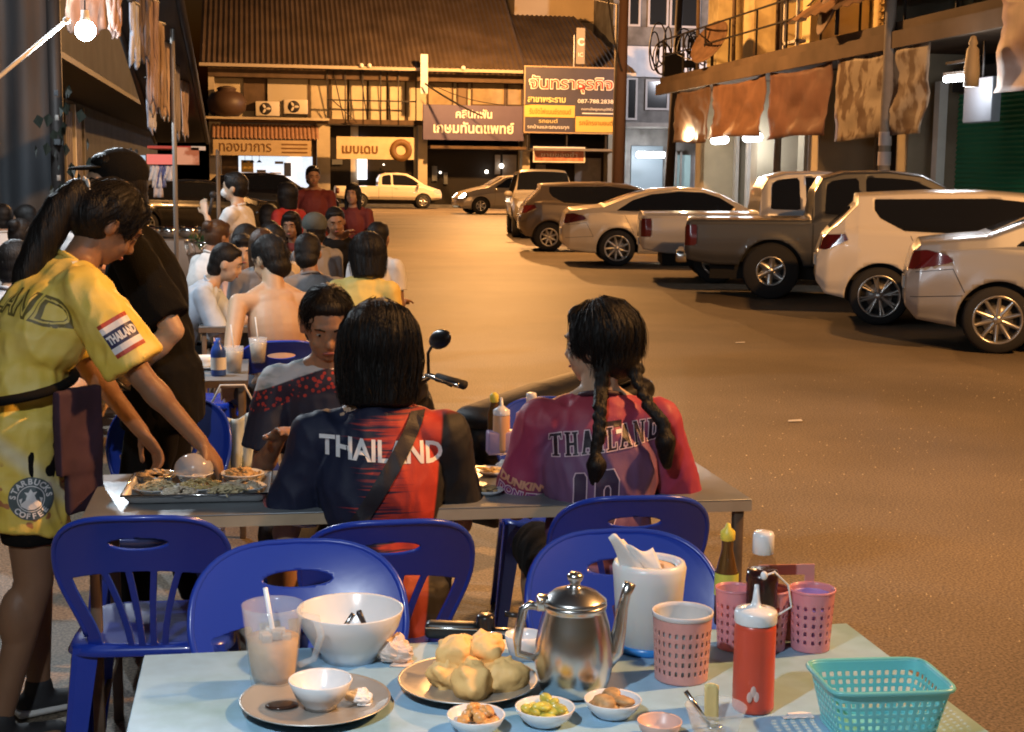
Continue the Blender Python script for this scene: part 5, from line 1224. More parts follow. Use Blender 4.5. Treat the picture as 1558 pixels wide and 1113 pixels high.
# ---- 3 diner with bob hair, navy and red jersey
t, J = person('diner with straight black bob in navy and red THAILAND shirt, back to the viewer', (.315, 3.73, 0), R(-3), 'sit', 1.03, lean=6, bend=3, head=(-4, 10, 0), vox=.0065,
    LH=(-.20, .30, .80), RH=(.16, .36, .80), shirt=navy_red(), sleeve=.80, hem=.12, pants=m_denim, plen=1.2, hair='bob', sk=sk_l, face=False, seed=11, fat=1.0, loose=1.3, shw=1.0, hz=.485, foldamp=.009)
bv = shirt_bvh(t); C_ = J['C']; up = J['u2']
ptext('THAILAND', .1, bv, C_+up*.20+Vector((.0, 0, 0)), Vector((1, 0, -.07)), up, (0, 1, 0), m_wtext, t, bold=.003, width=.325, height=.056)
shp = [(-.20, -.24), (-.155, -.25), (.10, .175), (.125, .235), (.085, .235), (.062, .19)]
prect(0, 0, 0, 0, bv, C_+up*.06+Vector((-.005, 0, 0)), (1, 0, 0), up, (0, 1, 0), M('black bag strap', (.018, .015, .02), .6), t, off=.009, shape=shp, name='bag_strap')
S_, E_ = J['sh']['L'], J['ends']['L'][0]; d = (E_-S_).normalized(); B_ = basis(d)
for k, (q, mm) in enumerate(((.795, m_wtext), (.755, M('cuff pink', (.4, .12, .12), .6)))):
    c = S_.lerp(E_, q); m = MB(); r_ = .0785; m.tube([c+B_ @ Vector((r_*cos(a*PI/12), r_*sin(a*PI/12), 0)) for a in range(24)], .0055, 6, closed=True); m.build('cuff_stripe', mm, t)

# ---- 4 girl with two braids
t, J = person('girl with two long braids in a magenta THAILAND shirt, back to the viewer', (.93, 3.80, 0), R(-6), 'sit', .99, lean=4, bend=4, head=(60, 6, 0), vox=.0065,
    LH=(-.17, .33, .79), RH=(.2, .34, .79), shirt=pink_purple(), sleeve=.98, hem=.12, pants=m_black_cloth, plen=1.2, hair='braids', hairx=M('dark collar', (.04, .012, .02), .6), sk=sk_l, face=True, seed=17, foldamp=.008, fat=1.0, loose=1.3, shw=1.0, hz=.515)
bv = shirt_bvh(t); C_ = J['C']; up = J['u2']; rt = Vector((1, 0, .09))
m_rose = M('pale rose outline', (.72, .52, .58), .5)
GL = dict(T=[(0,1),(.8,1),(.8,.72),(.68,.72),(.66,.84),(.54,.84),(.54,.12),(.64,.12),(.64,0),(.16,0),(.16,.12),(.26,.12),(.26,.84),(.14,.84),(.12,.72),(0,.72)],
 I=[(0,1),(.46,1),(.46,.88),(.36,.88),(.36,.12),(.46,.12),(.46,0),(0,0),(0,.12),(.10,.12),(.10,.88),(0,.88)],
 H=[(0,1),(.4,1),(.4,.88),(.33,.88),(.33,.58),(.52,.58),(.52,.88),(.45,.88),(.45,1),(.85,1),(.85,.88),(.78,.88),(.78,.12),(.85,.12),(.85,0),(.45,0),(.45,.12),(.52,.12),(.52,.42),(.33,.42),(.33,.12),(.40,.12),(.4,0),(0,0),(0,.12),(.07,.12),(.07,.88),(0,.88)],
 L=[(0,1),(.46,1),(.46,.88),(.36,.88),(.36,.14),(.56,.14),(.58,.34),(.7,.34),(.7,0),(0,0),(0,.12),(.10,.12),(.10,.88),(0,.88)],
 A=[(.28,1),(.58,1),(.80,.12),(.88,.12),(.88,0),(.46,0),(.46,.12),(.54,.12),(.51,.26),(.33,.26),(.30,.12),(.38,.12),(.38,0),(0,0),(0,.12),(.07,.12)],
 N=[(0,1),(.3,1),(.56,.40),(.56,.88),(.48,.88),(.48,1),(.84,1),(.84,.88),(.76,.88),(.76,0),(.54,0),(.26,.62),(.26,.12),(.34,.12),(.34,0),(0,0),(0,.12),(.08,.12),(.08,.88),(0,.88)],
 D=[(0,1),(.5,1),(.74,.86),(.82,.68),(.82,.32),(.74,.14),(.5,0),(0,0),(0,.12),(.08,.12),(.08,.88),(0,.88)])
GL['1'] = [(.06, 1), (.34, 1), (.42, .92), (.42, 0), (0, 0), (0, .92)]; GL['0'] = [(.2, 1), (.62, 1), (.8, .8), (.8, .2), (.62, 0), (.2, 0), (0, .2), (0, .8)]
GL['o'] = [(.36, .72), (.46, .72), (.52, .66), (.52, .34), (.46, .28), (.36, .28), (.3, .34), (.3, .66)]; GL['d'] = [(.36, .76), (.46, .76), (.54, .66), (.54, .34), (.46, .24), (.36, .24)]
def slab(txt, x0, y0, h, wmul, gap, fill, line, O, lw=.0026, skew=0., ysk=0.):
    x = x0
    for ch in txt:
        P_ = [(x+px*h*wmul, y0+py*h+(x+px*h*wmul)*ysk) for px, py in GL[ch]]; w = max(p[0] for p in GL[ch])*h*wmul
        prect(0, 0, 0, 0, bv, O, rt, up, (0, 1, 0), fill, t, off=.0022, shape=P_, name='lettering')
        rings_ = [P_]
        if ch in '0D': rings_.append([(x+px*h*wmul, y0+py*h+(x+px*h*wmul)*ysk) for px, py in GL['o' if ch == '0' else 'd']])
        for R_ in rings_:
            vs, fs = [], []; n = len(R_)
            for i in range(n):
                p, q, r_ = Vector(R_[i-1]), Vector(R_[i]), Vector(R_[(i+1) % n]); e1 = (q-p).normalized(); e2 = (r_-q).normalized(); n1 = Vector((-e1.y, e1.x)); n2 = Vector((-e2.y, e2.x)); b_ = (n1+n2)
                b_ = b_/max(.5, b_.length_squared/2) if b_.length > .1 else n1
                vs += [(q.x+b_.x*lw/2, q.y+b_.y*lw/2, 0), (q.x-b_.x*lw/2, q.y-b_.y*lw/2, 0)]
            for i in range(n): j = (i+1) % n; fs.append((2*i, 2*j, 2*j+1, 2*i+1))
            me = bpy.data.meshes.new('letter_outline'); me.from_pydata(vs, [], fs); project(me, bv, O, rt, up, (0, 1, 0), 'letter_outline', line, t, .0034, .01)
        x += w+gap
slab('THAILAND', -.148, -.032, .062, .70, .0055, m_dtext, m_rose, C_+up*.185, ysk=.06)
slab('10', -.085, -.10, .16, .52, .022, M('purple number fill', (.06, .035, .07), .5), m_rose, C_+up*.045, lw=.0032, ysk=.06)
prect(-.03, .03, -.008, .008, bv, J['N']-up*.048+Vector((.02, 0, 0)), rt, up, (0, 1, 0), m_dtext, t, off=.003, name='neck_print'); prect(-.028, -.012, -.005, .005, bv, J['N']-up*.068+Vector((.02, 0, 0)), rt, up, (0, 1, 0), m_wtext, t, off=.003, name='neck_print'); prect(.012, .028, -.005, .005, bv, J['N']-up*.068+Vector((.02, 0, 0)), rt, up, (0, 1, 0), m_wtext, t, off=.003, name='neck_print')
S_, E_ = J['sh']['L'], J['ends']['L'][0]; ax = (E_-S_).normalized(); mid = S_.lerp(E_, .66); dl = Vector((.25, 1, .0)); dl = (dl-ax*dl.dot(ax)).normalized(); rt = dl.cross(-ax)
if rt.x < 0: rt = -rt
ptext("DUNKIN'", .05, bv, mid-ax*.016, rt, -ax, dl, m_otext, t, bold=.003, off=.002, width=.13, height=.026); ptext('DONUTS', .05, bv, mid+ax*.016, rt, -ax, dl, M('plum print', (.25, .03, .2), .5), t, bold=.001, off=.0035, width=.125, height=.022); ptext('DONUTS', .05, bv, mid+ax*.016, rt, -ax, dl, m_rose, t, bold=.005, off=.002, width=.13, height=.028)

# ---- 5 man facing the viewer
t, J = person('short-haired man in a white, red and navy jersey facing the viewer, looking down', (.23, 4.80, 0), R(176), 'sit', 1.0, lean=10, bend=8, head=(6, 26, 0), vox=.0065,
    LH=(-.12, .30, .80), RH=(.15, .33, .80), shirt=white_red_navy(), sleeve=.8, hem=.12, pants=m_denim, plen=1.2, hair='short', hairx=M('navy collar', (.01, .012, .02), .6), sk=sk_t, seed=23, fat=1.05, loose=1.4, hz=.52)

# ---- the crowd: (label, x, y, rz, kwargs)
red = M('red shirt', (.36, .025, .02), .7, bump=.1, bs=200); dred = M('dark red shirt', (.14, .02, .015), .75); wht = M('white shirt', (.62, .60, .58), .75, bump=.1, bs=200); pk = M('pale pink shirt', (.66, .50, .48), .75); gry = M('grey shirt', (.22, .21, .21), .8); ylw = M('yellow top', (.68, .48, .12), .7); blk = m_black_cloth
def at(u, y, v=300): return ony(u, v, y).x
G = 'people in the crowd'
t, J = person('shirtless boy seen from behind in a dark blue chair', (at(426, 7.2), 7.2, 0), R(14), 'sit', 1.05, lean=10, bend=10, head=(30, 22, 0), sk=skin('peach', (.44, .28, .17)), face=False, pants=m_denim, plen=.9, seed=31, vox=.008, LH=(-.24, .12, .60), RH=(.2, .3, .74), hair='short', shw=1.08, fat=.98)
t, J = person('diner in a yellow top with dark bobbed hair over the road edge', (at(548, 8.3), 8.35, 0), R(-24), 'sit', .98, lean=6, bend=6, head=(28, 14, 0), shirt=ylw, pants=m_denim, hair='bob', sk=sk_l, seed=33, face=False)
t, J = person('child in a pale pink shirt facing the viewer behind the iced drink', (at(366, 9.9), 9.95, 0), R(186), 'sit', .92, lean=4, bend=4, head=(0, 8, 0), shirt=pk, pants=m_denim, hair='braidplain', sk=sk_l, seed=35, hz=.50)
prj = shirt_bvh(t); prect(-.06, .06, -.05, .05, prj, J['C']+J['u2']*.04, (-1, 0, 0), J['u2'], (0, -1, 0), M('rose print', (.5, .12, .14), .6), t, off=.002, shape=[(-.06, -.04), (-.02, .03), (.0, -.01), (.03, .05), (.05, .0), (.06, -.05)])
t, J = person('standing girl in a white T-shirt with face mask holding a microphone', (at(366, 11.6), 11.7, 0), R(68), 'stand', .98, lean=2, bend=2, head=(10, 0, 0), LH=(-.06, .27, 1.30), RH=(.08, .22, 1.05), shirt=wht, pants=M('light trousers', (.35, .30, .26), .8), plen=1.9, hair='pony', sk=sk_l, seed=37, palm=((1, 0, 0), (0, 0, -1)))
hp_ = J['hp']; m = MB(); m.ell(hp_(0, .062, -.045), (.055, .05, .042), rot=J['RH']); m.build('face_mask', wht, t)
m = MB(); m.ell(hp_(-.02, .17, -.06), .028); m.tube([hp_(-.02, .17, -.07), hp_(-.03, .20, -.22)], .014, 8); o = m.build('microphone', m_iron); tag(o, 'black microphone held by the standing girl in the white T-shirt', 'microphone'); o.matrix_world = t.matrix_world.copy(); o.location = t.location; o.rotation_euler = t.rotation_euler
t, J = person('diner in grey with dark hair between the boy and the yellow top', (at(478, 8.6), 8.65, 0), R(10), 'sit', .98, lean=8, bend=10, head=(-20, 20, 0), shirt=gry, pants=blk, hair='short', sk=sk_d, seed=41, face=False)
t, J = person('diner with long brown hair left of the shirtless boy', (at(399, 9.2), 9.4, 0), R(2), 'sit', .96, lean=6, bend=6, head=(10, 12, 0), shirt=gry, pants=blk, hair='long', hairm=m_hairb, sk=sk_l, seed=43, face=False)
t, J = person('standing man in dark red behind the crowd near the wall pier', (at(478, 17), 17, 0), R(170), 'stand', 1.04, shirt=dred, pants=blk, plen=1.9, hair='short', sk=sk_t, seed=45, lean=3, shw=1.1, fat=1.15, head=(20, 10, 0))
t, J = person('woman in red with dark hair turned away, left of the man in dark red', (at(444, 14.5), 14.5, 0), R(40), 'stand', .92, shirt=red, pants=blk, plen=1.9, hair='bob', sk=sk_d, seed=47, face=False)
t, J = person('small long-haired figure in dark red in front of the far white pickup', (at(540, 15.5), 15.5, 0), R(160), 'stand', .92, shirt=dred, pants=blk, plen=1.9, hair='long', sk=sk_t, seed=49)
t, J = person('man leaning on his hand facing the viewer below the small long-haired figure', (at(513, 12.4), 12.4, 0), R(172), 'sit', 1.0, shirt=blk, pants=blk, hair='short', sk=sk_d, seed=51, LH=(-.05, .16, 1.10), lean=12, head=(12, 18, 6), hz=.60)
t, J = person('person in a dark camouflage cap between the seated heads', (at(486, 11), 11, 0), R(30), 'sit', 1.0, shirt=gry, pants=blk, hair='short', sk=sk_d, seed=53, face=False, hz=.56)
Q = [('e', J['hp'](0, -.015, .04), (.095, .108, .09), J['RH'])]; blob('cap', Q, .009, M('olive grey cap', (.07, .075, .065), .8), t, 2); m = MB(); m.ell(J['hp'](0, -.11, .06), (.012, .006, .012)); m.build('cap_badge', m_white, t)
t, J = person('diner in a light shirt with dark cropped hair right of the standing girl', (at(404, 12.5), 12.5, 0), R(190), 'sit', .98, shirt=M('beige shirt', (.45, .36, .26), .8), pants=blk, hair='short', sk=sk_l, seed=55, hz=.5, lean=14, head=(-20, 30, 0))
t, J = person('dark seated figure at the road edge behind the yellow top', (at(565, 10.5), 10.6, 0), R(-30), 'sit', 1.0, shirt=wht, pants=blk, hair='short', sk=sk_d, seed=56, face=False, hz=.52, lean=10)
t, J = person('diner in a white shirt reaching an arm over the small table', (at(258, 8.9), 8.9, 0), R(-95), 'sit', .98, shirt=M('cool white shirt', (.50, .57, .66), .8, var=.15, vs=12), sleeve=.9, pants=blk, hair='short', sk=sk_l, seed=57, LH=(-.1, .55, .80), RH=(.1, .5, .78), lean=22, bend=14, head=(0, 20, 0))
t, J = person('diner with long light brown hair and white blouse at the far left', (at(30, 9.7), 9.75, 0), R(-70), 'sit', .98, shirt=wht, sleeve=.9, pants=blk, hair='long', hairm=m_hairb, sk=sk_l, seed=59, face=True, lean=8)
t, J = person('diner in a bright red shirt beyond the long-haired woman at left', (at(78, 12.2), 12.2, 0), R(70), 'sit', 1.04, shirt=red, pants=blk, hair='short', sk=sk_t, seed=61, lean=16, head=(0, 18, 0), hz=.58, RH=(.1, .4, .9))
t, J = person('boy with tousled hair at left between the red shirt and the man in black', (at(122, 12.0), 12.0, 0), R(150), 'sit', 1.0, shirt=wht, pants=blk, hair='short', hairm=m_hairb, sk=sk_t, seed=63, hz=.66, head=(20, 12, 0))
t, J = person('diner in a grey and white checked shirt cut by the left edge of the picture', (at(-22, 7.4), 7.4, 0), R(-40), 'sit', 1.0, shirt=M('grey white check', (.45, .44, .45), .8, var=.4, vs=14), sleeve=.9, pants=blk, hair='short', sk=sk_l, seed=65, RH=(.22, .3, .85), face=False, lean=14)
t, J = person('man in white behind the far left diners', (at(6, 13.5), 13.5, 0), R(20), 'sit', 1.0, shirt=wht, pants=blk, hair='short', sk=sk_t, seed=67, face=False, hz=.56)

# more diners filling the market side
seeds = [
 ('diner in a cream shirt behind the shirtless boy, turned to the left', 440, 10.4, 60, M('cream shirt', (.6, .5, .36), .8), 'short', .50, 1),
 ('child in a white shirt sitting low beyond the long-haired brown-haired diner', 384, 13.2, 170, wht, 'short', .50, .9),
 ('diner in a maroon shirt behind the camouflage cap', 462, 13.0, 150, dred, 'long', .56, 1),
 ('grey-shirted diner with long hair near the wire basket', 338, 10.6, -80, gry, 'long', .50, 1),
 ('diner in white with bun hair beside the food cart', 292, 11.2, -60, wht, 'bun', .52, 1),
 ('diner in a cream blouse behind the man in black', 214, 10.4, 120, M('cream shirt', (.6, .5, .36), .8), 'short', .55, 1),
 ('seated diner in pale blue beyond the red shirt at left', 52, 14.0, -40, M('pale blue shirt', (.35, .42, .5), .8), 'short', .55, 1),
 ('long-haired diner in orange near the black post', 100, 10.6, -110, M('orange shirt', (.5, .2, .08), .8), 'long', .50, 1),
 ('diner in a white top bending over a plate at the far left edge', 12, 11.4, -20, wht, 'bun', .50, 1),
 ('diner in a black top far down the line of tables', 420, 15.5, 20, blk, 'bob', .55, 1),
 ('diner in a white shirt at the farthest table', 500, 14.2, -30, wht, 'short', .50, 1)]
for i, (lab, u, y, rz_, mm, hr_, hz_, sc_) in enumerate(seeds):
    person(lab, (at(u, y), y, 0), R(rz_), 'sit', sc_, shirt=mm, pants=blk, hair=hr_, hairm=m_hairb if i % 3 == 1 else m_hair, sk=(sk_l, sk_t, sk_d)[i % 3], seed=80+i, lean=8+(i*5) % 12, head=((i*37) % 40-20, 10+(i*7) % 14, 0), hz=hz_, vox=.011)
for lab, x0, x1, y0, y1 in (('dim table at the far left with plates', -2.3, -1.3, 10.4, 11.6), ('second dim table behind the man in black', -1.35, -.65, 8.0, 9.4), ('far dim table by the standing girl', -.35, .45, 12.6, 14.0)):
    table(lab, x0, x1, y0, y1, .72, MATS['dim grey table'], m_leg)
# loose strands so that the near heads do not end in a clean shell
def strands(t, J, n, seed, zlo, zhi=.125, R0=.16, mat=None, back=None, rad=.0007):
    hair = [c for c in t.children if c.name.split('.')[0] == 'hair'][0]; bv = BVHTree.FromPolygons([v.co.copy() for v in hair.data.vertices], [tuple(p.vertices) for p in hair.data.polygons])
    q = random.Random(seed); m = MB(); RHm = J['RH']; HC = J['HC']; body = [c for c in t.children if c.name.split('.')[0] == 'body'][0]
    for k in range(n):
        th = q.uniform(-PI, PI)
        if abs(th) < .75: th = th/abs(th+1e-6)*(.75+q.random()*.5) if th else 1
        pts = []; z1 = zlo+q.gauss(0, .008); lift = abs(q.gauss(0, .0025)); ph = q.uniform(0, 6); st = q.uniform(.15, .9) if q.random() < .5 else 0
        for i in range(11):
            f = st+(1-st)*i/10; z = zhi+(z1-zhi)*f; r = R0*min(1, (.15+f*3.2)); p = HC+RHm @ Vector((r*sin(th+.1*sin(ph+f*4)), r*cos(th+.1*sin(ph+f*4)), z))
            h = bv.find_nearest(p)
            if h[0] is None: continue
            out = lift*(1+2*f*f); c = h[0]+h[1]*(.0012+out)
            if i == 10 or f > .97: c = c+Vector((0, 0, -.006*q.random()))
            pts.append(c)
        m.tube(pts, [rad]*(len(pts)-2)+[rad*.7, rad*.2], 3, cap=False)
    tag(m.build('hair_strands', mat or m_hair, t), kind='stuff')
for key, n, zlo in (('diner with straight black bob', 900, -.155), ('girl with two long braids', 500, -.055), ('waitress in a long', 450, -.05), ('short-haired man in a white', 300, -.02), ('diner in a yellow top', 200, -.15), ('shirtless boy', 200, -.05)):
    o = [x for x in COL.objects if x.get('label', '').startswith(key)][0]; strands(o, JS[o.name], n, 5, zlo)
# ================================================================ market side on the left
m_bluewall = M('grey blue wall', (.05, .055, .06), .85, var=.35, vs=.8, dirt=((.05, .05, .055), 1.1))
m_tarp = M('black tarpaulin', (.012, .010, .010), .6, var=.3, vs=2)
m_canvas = M('patched brown canvas', (.22, .15, .12), .8, var=.35, vs=2.5)
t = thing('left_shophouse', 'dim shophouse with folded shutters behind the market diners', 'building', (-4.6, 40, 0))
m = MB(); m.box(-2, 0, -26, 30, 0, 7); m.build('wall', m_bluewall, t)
for k in range(14):
    y = -25+k*1.9; m = MB(); m.box(.002, .12, y, y+.16, 0, 3.3); m.build('door_post', m_grime if k % 3 else m_white, t)
for k in range(13):
    y = -25+k*1.9+.2
    for j in range(5): m = MB(); m.box(.002, .06, y+j*.33, y+j*.33+.27, .1, 3.1); m.build('shutter_panel', M('brownish shutter', (.075, .055, .045), .6, var=.3, vs=3), t)
m = MB(); m.box(.002, 1.6, -26, 30, 3.4, 3.5); m.build('canopy', m_tarp, t)
# added screen standing in for the wall, nearer to catch bulb light
t = thing('added_wall_screen', 'tall bluish grey screen added behind the far left diners in place of the lit wall', 'tarpaulin', (-3.9, 14.6, 0))
m = MB()
def fn(a, b): return (-1.6+a*3.6, .06*sin(a*60)+.10*nz(a*5, b*3), b*3.9)
m.grid(fn, 90, 10); solidify(m.build('sheet', M('grey blue wall screen', (.05, .055, .062), .7, var=.4, vs=1.5, stretch=(2.5, 1, .4), dirt=((.10, .065, .045), 1.0)), t), .01)
for x in (-1.4, .0, .55, 1.3): m = MB(); m.tube([(x, -.12, 0), (x, -.12, 3.9)], .028 if x < .5 else .05, 8); m.build('pole', m_steel if x != .55 else m_iron, t)
m = MB(); m.tube([(-1.6, -.12, 3.4), (2.0, -.12, 3.5)], .02, 6); m.build('rail', m_steel, t)
# sloping awning sheet and its hung cloths
A_ = [ond(262, -60, 8.5), ond(316, 216, 17), ond(236, 216, 17.6), ond(150, -60, 9)]
t = thing('stall_awning', 'dark sloping awning sheet over the market stalls with cloths hung along its edge', 'awning', A_[1]); o0 = A_[1]
m = MB()
def fn(a, b):
    p = A_[0].lerp(A_[1], b).lerp(A_[3].lerp(A_[2], b), a); return tuple(p-o0+Vector((0, 0, .05*sin(b*25)*sin(a*3))))
m.grid(fn, 8, 40); solidify(m.build('sheet', m_tarp, t), .02)
m = MB(); m.tube([A_[0]-o0, A_[1]-o0], .03, 6); m.tube([A_[3]-o0, A_[2]-o0], .025, 6); m.build('edge_pole', m_iron, t)
cl = [(196, 0, 103, 210, 7.6, (.34, .36, .42)), (206, -8, 96, 228, 7.9, (.10, .08, .08)), (217, -5, 170, 240, 8.2, (.26, .19, .17)), (228, 30, 180, 250, 8.8, (.30, .22, .16)), (222, 118, 205, 238, 9.6, (.40, .42, .50)), (243, 60, 185, 258, 10.4, (.50, .36, .24)), (262, 96, 214, 272, 11.5, (.28, .25, .24)), (274, 120, 216, 286, 12.6, (.42, .32, .26)), (160, -30, 55, 185, 6.6, (.33, .22, .18)), (100, -40, 48, 158, 6.9, (.36, .22, .16))]
for i, (ua, va, vb, ub, d, c) in enumerate(cl):
    a = ond(ua, va, d); b = ond(ub, va, d*1.03); z1 = ond(ua, vb, d).z; w = MB(); L = b-a; h = a.z-z1
    def fn(s_, q): f = nz(s_*4+i*3, q*2.5, i)*.10+.022*sin(s_*22+q*3); k = 1-.35*q*(i % 3 != 0); p = a+L*(.5+(s_-.5)*k); return (p.x-a.x, p.y-a.y+f, -h*q*(1-.14*abs(sin(s_*5+i))))
    w.grid(fn, 22, 20); c_ = thing('hanging_cloth', '', 'cloth', a, 0, 'cloths hung along the awning edge')
    c_['label'] = ['pale grey cloth strip hanging nearest the glaring bulb', 'black cloth hanging behind the pale grey strip', 'dull brown cloth with long folds at the awning edge', 'tan cloth folded long below the awning edge', 'short bluish white rag hanging lowest at the awning corner', 'bright sandy cloth hanging halfway along the awning', 'grey narrow cloth near the far end of the awning', 'beige cloth at the far end of the awning', 'brown cloth at the top right of the glaring bulb', 'pinkish brown cloth above the glaring bulb'][i]
    solidify(w.build('fabric', M('cloth %d' % i, c, .85, var=.2, vs=8), c_), .008)
    w = MB(); w.tube([(0, 0, .0), (L.x, L.y, .0)], .012, 6); w.build('hanging_rod', m_iron, c_)
# bulb on a pale tube, seen upper left
def bulb(lab, p, e, es, r=.034, col=LED, tube=None):
    t = thing('led_bulb', lab, 'light bulb', p); m = MB(); m.ell((0, 0, 0), (r, r, r*1.05)); m.build('bulb', M('lit led bulb %g' % es, (1, 1, 1), emis=col, es=es), t)
    m = MB(); m.lathe([(r*.85, .02), (.018, .05), (.016, .085), (.0, .085)], 12); m.build('socket', m_white, t)
    m = MB(); m.tube(tube or [(0, 0, .08), (.01, 0, .8)], .004, 5); m.build('cord', m_iron, t)
    lamp('bulb_light', (0, 0, -r-.015), e, col, .035, parent=t); return t
p = ond(130, 46, 6.2); bulb('glaring white bulb under the awning at upper left', p, 60, 90, .043)
m = MB(); m.tube([ond(-20, 132, 5.6), ond(100, 32, 6.1)], .009, 8); m.ell(ond(101, 31, 6.1), .016)
tag(m.build('lamp_tube', m_white), 'slanting pale tube holding up the wire beside the glaring bulb', 'tube')
bulb('white stall bulb over the foreground table, above the picture', (-.45, 1.05, 2.5), 150, 60, .04)
bulb('white stall bulb over the middle tables, above the picture', (-1.35, 6.9, 2.95), 120, 60, .04)
bulb('white stall bulb over the far diners, above the picture', (-1.9, 10.8, 3.2), 330, 60, .04)
# dark posts
for lab, u, y, r, h, mm in (('slim grey metal post beside the food cart', 266, 11.0, .018, 3.0, m_steel), ('thick black post at the left behind the diners', 88, 13.2, .06, 3.9, m_iron)):
    t = thing('stall_post', lab, 'post', (ony(u, 250, y).x, y, 0)); m = MB(); m.tube([(0, 0, 0), (.0, 0, h)], r, 10); m.build('shaft', mm, t); m = MB(); m.lathe([(r*2.2, 0), (r*2.2, .02), (r*1.1, .04)], 12); m.build('foot', mm, t)
p = ony(92, 120, 13.0); t = thing('hanging_plant', 'tangle of dark leaves and pale tags hanging on the black post', 'plant', p); rr = random.Random(4); m = MB()
for k in range(26):
    q = Vector((rr.gauss(0, .12), rr.gauss(0, .1), -rr.random()*.9)); a = rr.uniform(0, 6); m.add([q, q+Vector((.05*cos(a), .03, -.03)), q+Vector((.02*cos(a), 0, -.12)), q+Vector((-.04*cos(a), .02, -.06))], [(0, 1, 2, 3)])
tag(m.build('leaves', M('dark leaves', (.012, .016, .01), .6), t), kind='stuff')
for k in range(4): m = MB(); w_ = .015+.02*rr.random(); z_ = -.1-.24*k*rr.uniform(.8, 1.2); m.bbox(-.02-w_, -.01+w_*.5, -.16, -.14, z_-.05, z_, .005); m.build('tag', m_steel if k % 2 else m_bluewall, t)
# food cart
p = ony(262, 300, 15.0); t = thing('food_cart', 'food cart with red and white canopy edge and hanging plastic bags', 'cart', (p.x, 15.0, 0))
def zz_(v): return ony(262, v, 15).z
def xx_(u): return ony(u, 260, 15).x-p.x
m = MB(); m.bbox(-.45, .5, 0, .8, .45, .95, .02); m.build('counter', m_steel, t)
m = MB(); m.box(xx_(226), xx_(300), -.1, .9, zz_(226), zz_(222)); m.build('canopy', M('red cart canopy', (.5, .07, .05), .6), t)
m = MB(); m.box(xx_(225), xx_(264), -.13, -.11, zz_(250), zz_(235)); m.build('red_sign', M('red glowing sign', (.6, .12, .10), .5, emis=(1, .25, .2), es=.35), t)
m = MB(); m.box(xx_(270), xx_(304), -.13, -.11, zz_(250), zz_(224)); m.build('picture_sign', printed('orange food picture', (.75, .42, .28), (.45, .15, .06), 6), t)
m = MB(); m.box(xx_(292), xx_(314), -.13, -.11, zz_(228), zz_(222)); m.build('sign_strip', M('pale strip', (.7, .6, .5), .5), t)
m = MB(); m.box(xx_(205), xx_(218), .3, .34, zz_(262), zz_(236)); m.build('blue_panel', M('pale blue lit panel', (.5, .6, .7), .5, emis=(.6, .8, 1), es=.5), t)
rr = random.Random(8)
for k, u in enumerate((234, 241, 248, 256, 262, 246, 239)):
    m = MB(); z1 = zz_(252); z0 = zz_(rr.choice((285, 275, 300, 268))); x = xx_(u); m.grid(lambda a, b: (x+(a-.5)*(.05+.03*b)*1.2, -.08+.02*sin(a*9+b*5), z1+(z0-z1)*b), 6, 8)
    solidify(m.build('plastic_bag', M('clear plastic bag %d' % (k % 3), ((.6, .6, .62), (.55, .5, .5), (.12, .14, .3))[k % 3], .25, spec=.7), t), .004)
for x in (-.4, .45):
    for y in (.05, .75): m = MB(); m.tube([(x, y, .45), (x, y, zz_(226))], .014, 6); m.build('post', m_steel, t)
for x in (-.3, .35): m = MB(); m.lathe([(.22, -.03), (.25, -.03), (.25, .03), (.22, .03), (.22, -.03)], 20, mat=Matrix.Translation((x, .05, .25)) @ Matrix.Rotation(PI/2, 4, 'X'), cap=False); m.build('wheel', m_iron, t)
for k in range(4):
    m = MB(); m.lathe([(.05, 0), (.13, .03), (.15, .12), (.14, .12), (.1, .02)], 16, mat=Matrix.Translation((-.25+.2*k, .3, .95)), cap=False); m.build('pot', m_chrome, t)
# basket of green stuff on a stool next to the cart
p = ony(322, 310, 13.5); t = thing('wire_basket', 'round wire basket with greens standing by the black car', 'basket', (p.x, 13.5, .78))
m = MB()
for z, r in ((0, .2), (.1, .23), (.22, .25)): m.tube([(r*cos(a*PI/12), r*sin(a*PI/12), z) for a in range(24)], .008, 5, closed=True)
for a in range(16): m.tube([(.2*cos(a*PI/8), .2*sin(a*PI/8), 0), (.25*cos(a*PI/8), .25*sin(a*PI/8), .22)], .004, 4)
m.build('wire_frame', m_chrome, t)
m = MB()
for k in range(120): q = Vector((rr.gauss(0, .09), rr.gauss(0, .09), .12+rr.random()*.14)); a = rr.uniform(0, 6); m.add([q, q+Vector((.05*cos(a), .05*sin(a), .02)), q+Vector((.03*cos(a+1), .03*sin(a+1), .05))], [(0, 1, 2)])
tag(m.build('greens', M('leafy greens', (.05, .09, .03), .6), t), kind='stuff')
t = thing('metal_stool', 'metal stool carrying the wire basket', 'stool', (p.x, 13.5, 0)); m = MB(); m.lathe([(.2, .74), (.2, .775), (0, .775)], 20); m.build('seat', m_steel, t)
for a in range(4): m = MB(); m.tube([(.14*cos(a*PI/2+.8), .14*sin(a*PI/2+.8), .74), (.2*cos(a*PI/2+.8), .2*sin(a*PI/2+.8), 0)], .012, 6); m.build('leg', m_steel, t)

# ================================================================ motorbike behind the table
m_bk = M('black bike plastic', (.012, .011, .012), .3, coat=.3)
t = thing('motorcycle', 'black motorcycle standing behind the table with handlebar between the diners', 'motorcycle', (.50, 5.42, 0), R(34)); t.scale = (1, 1, .88)
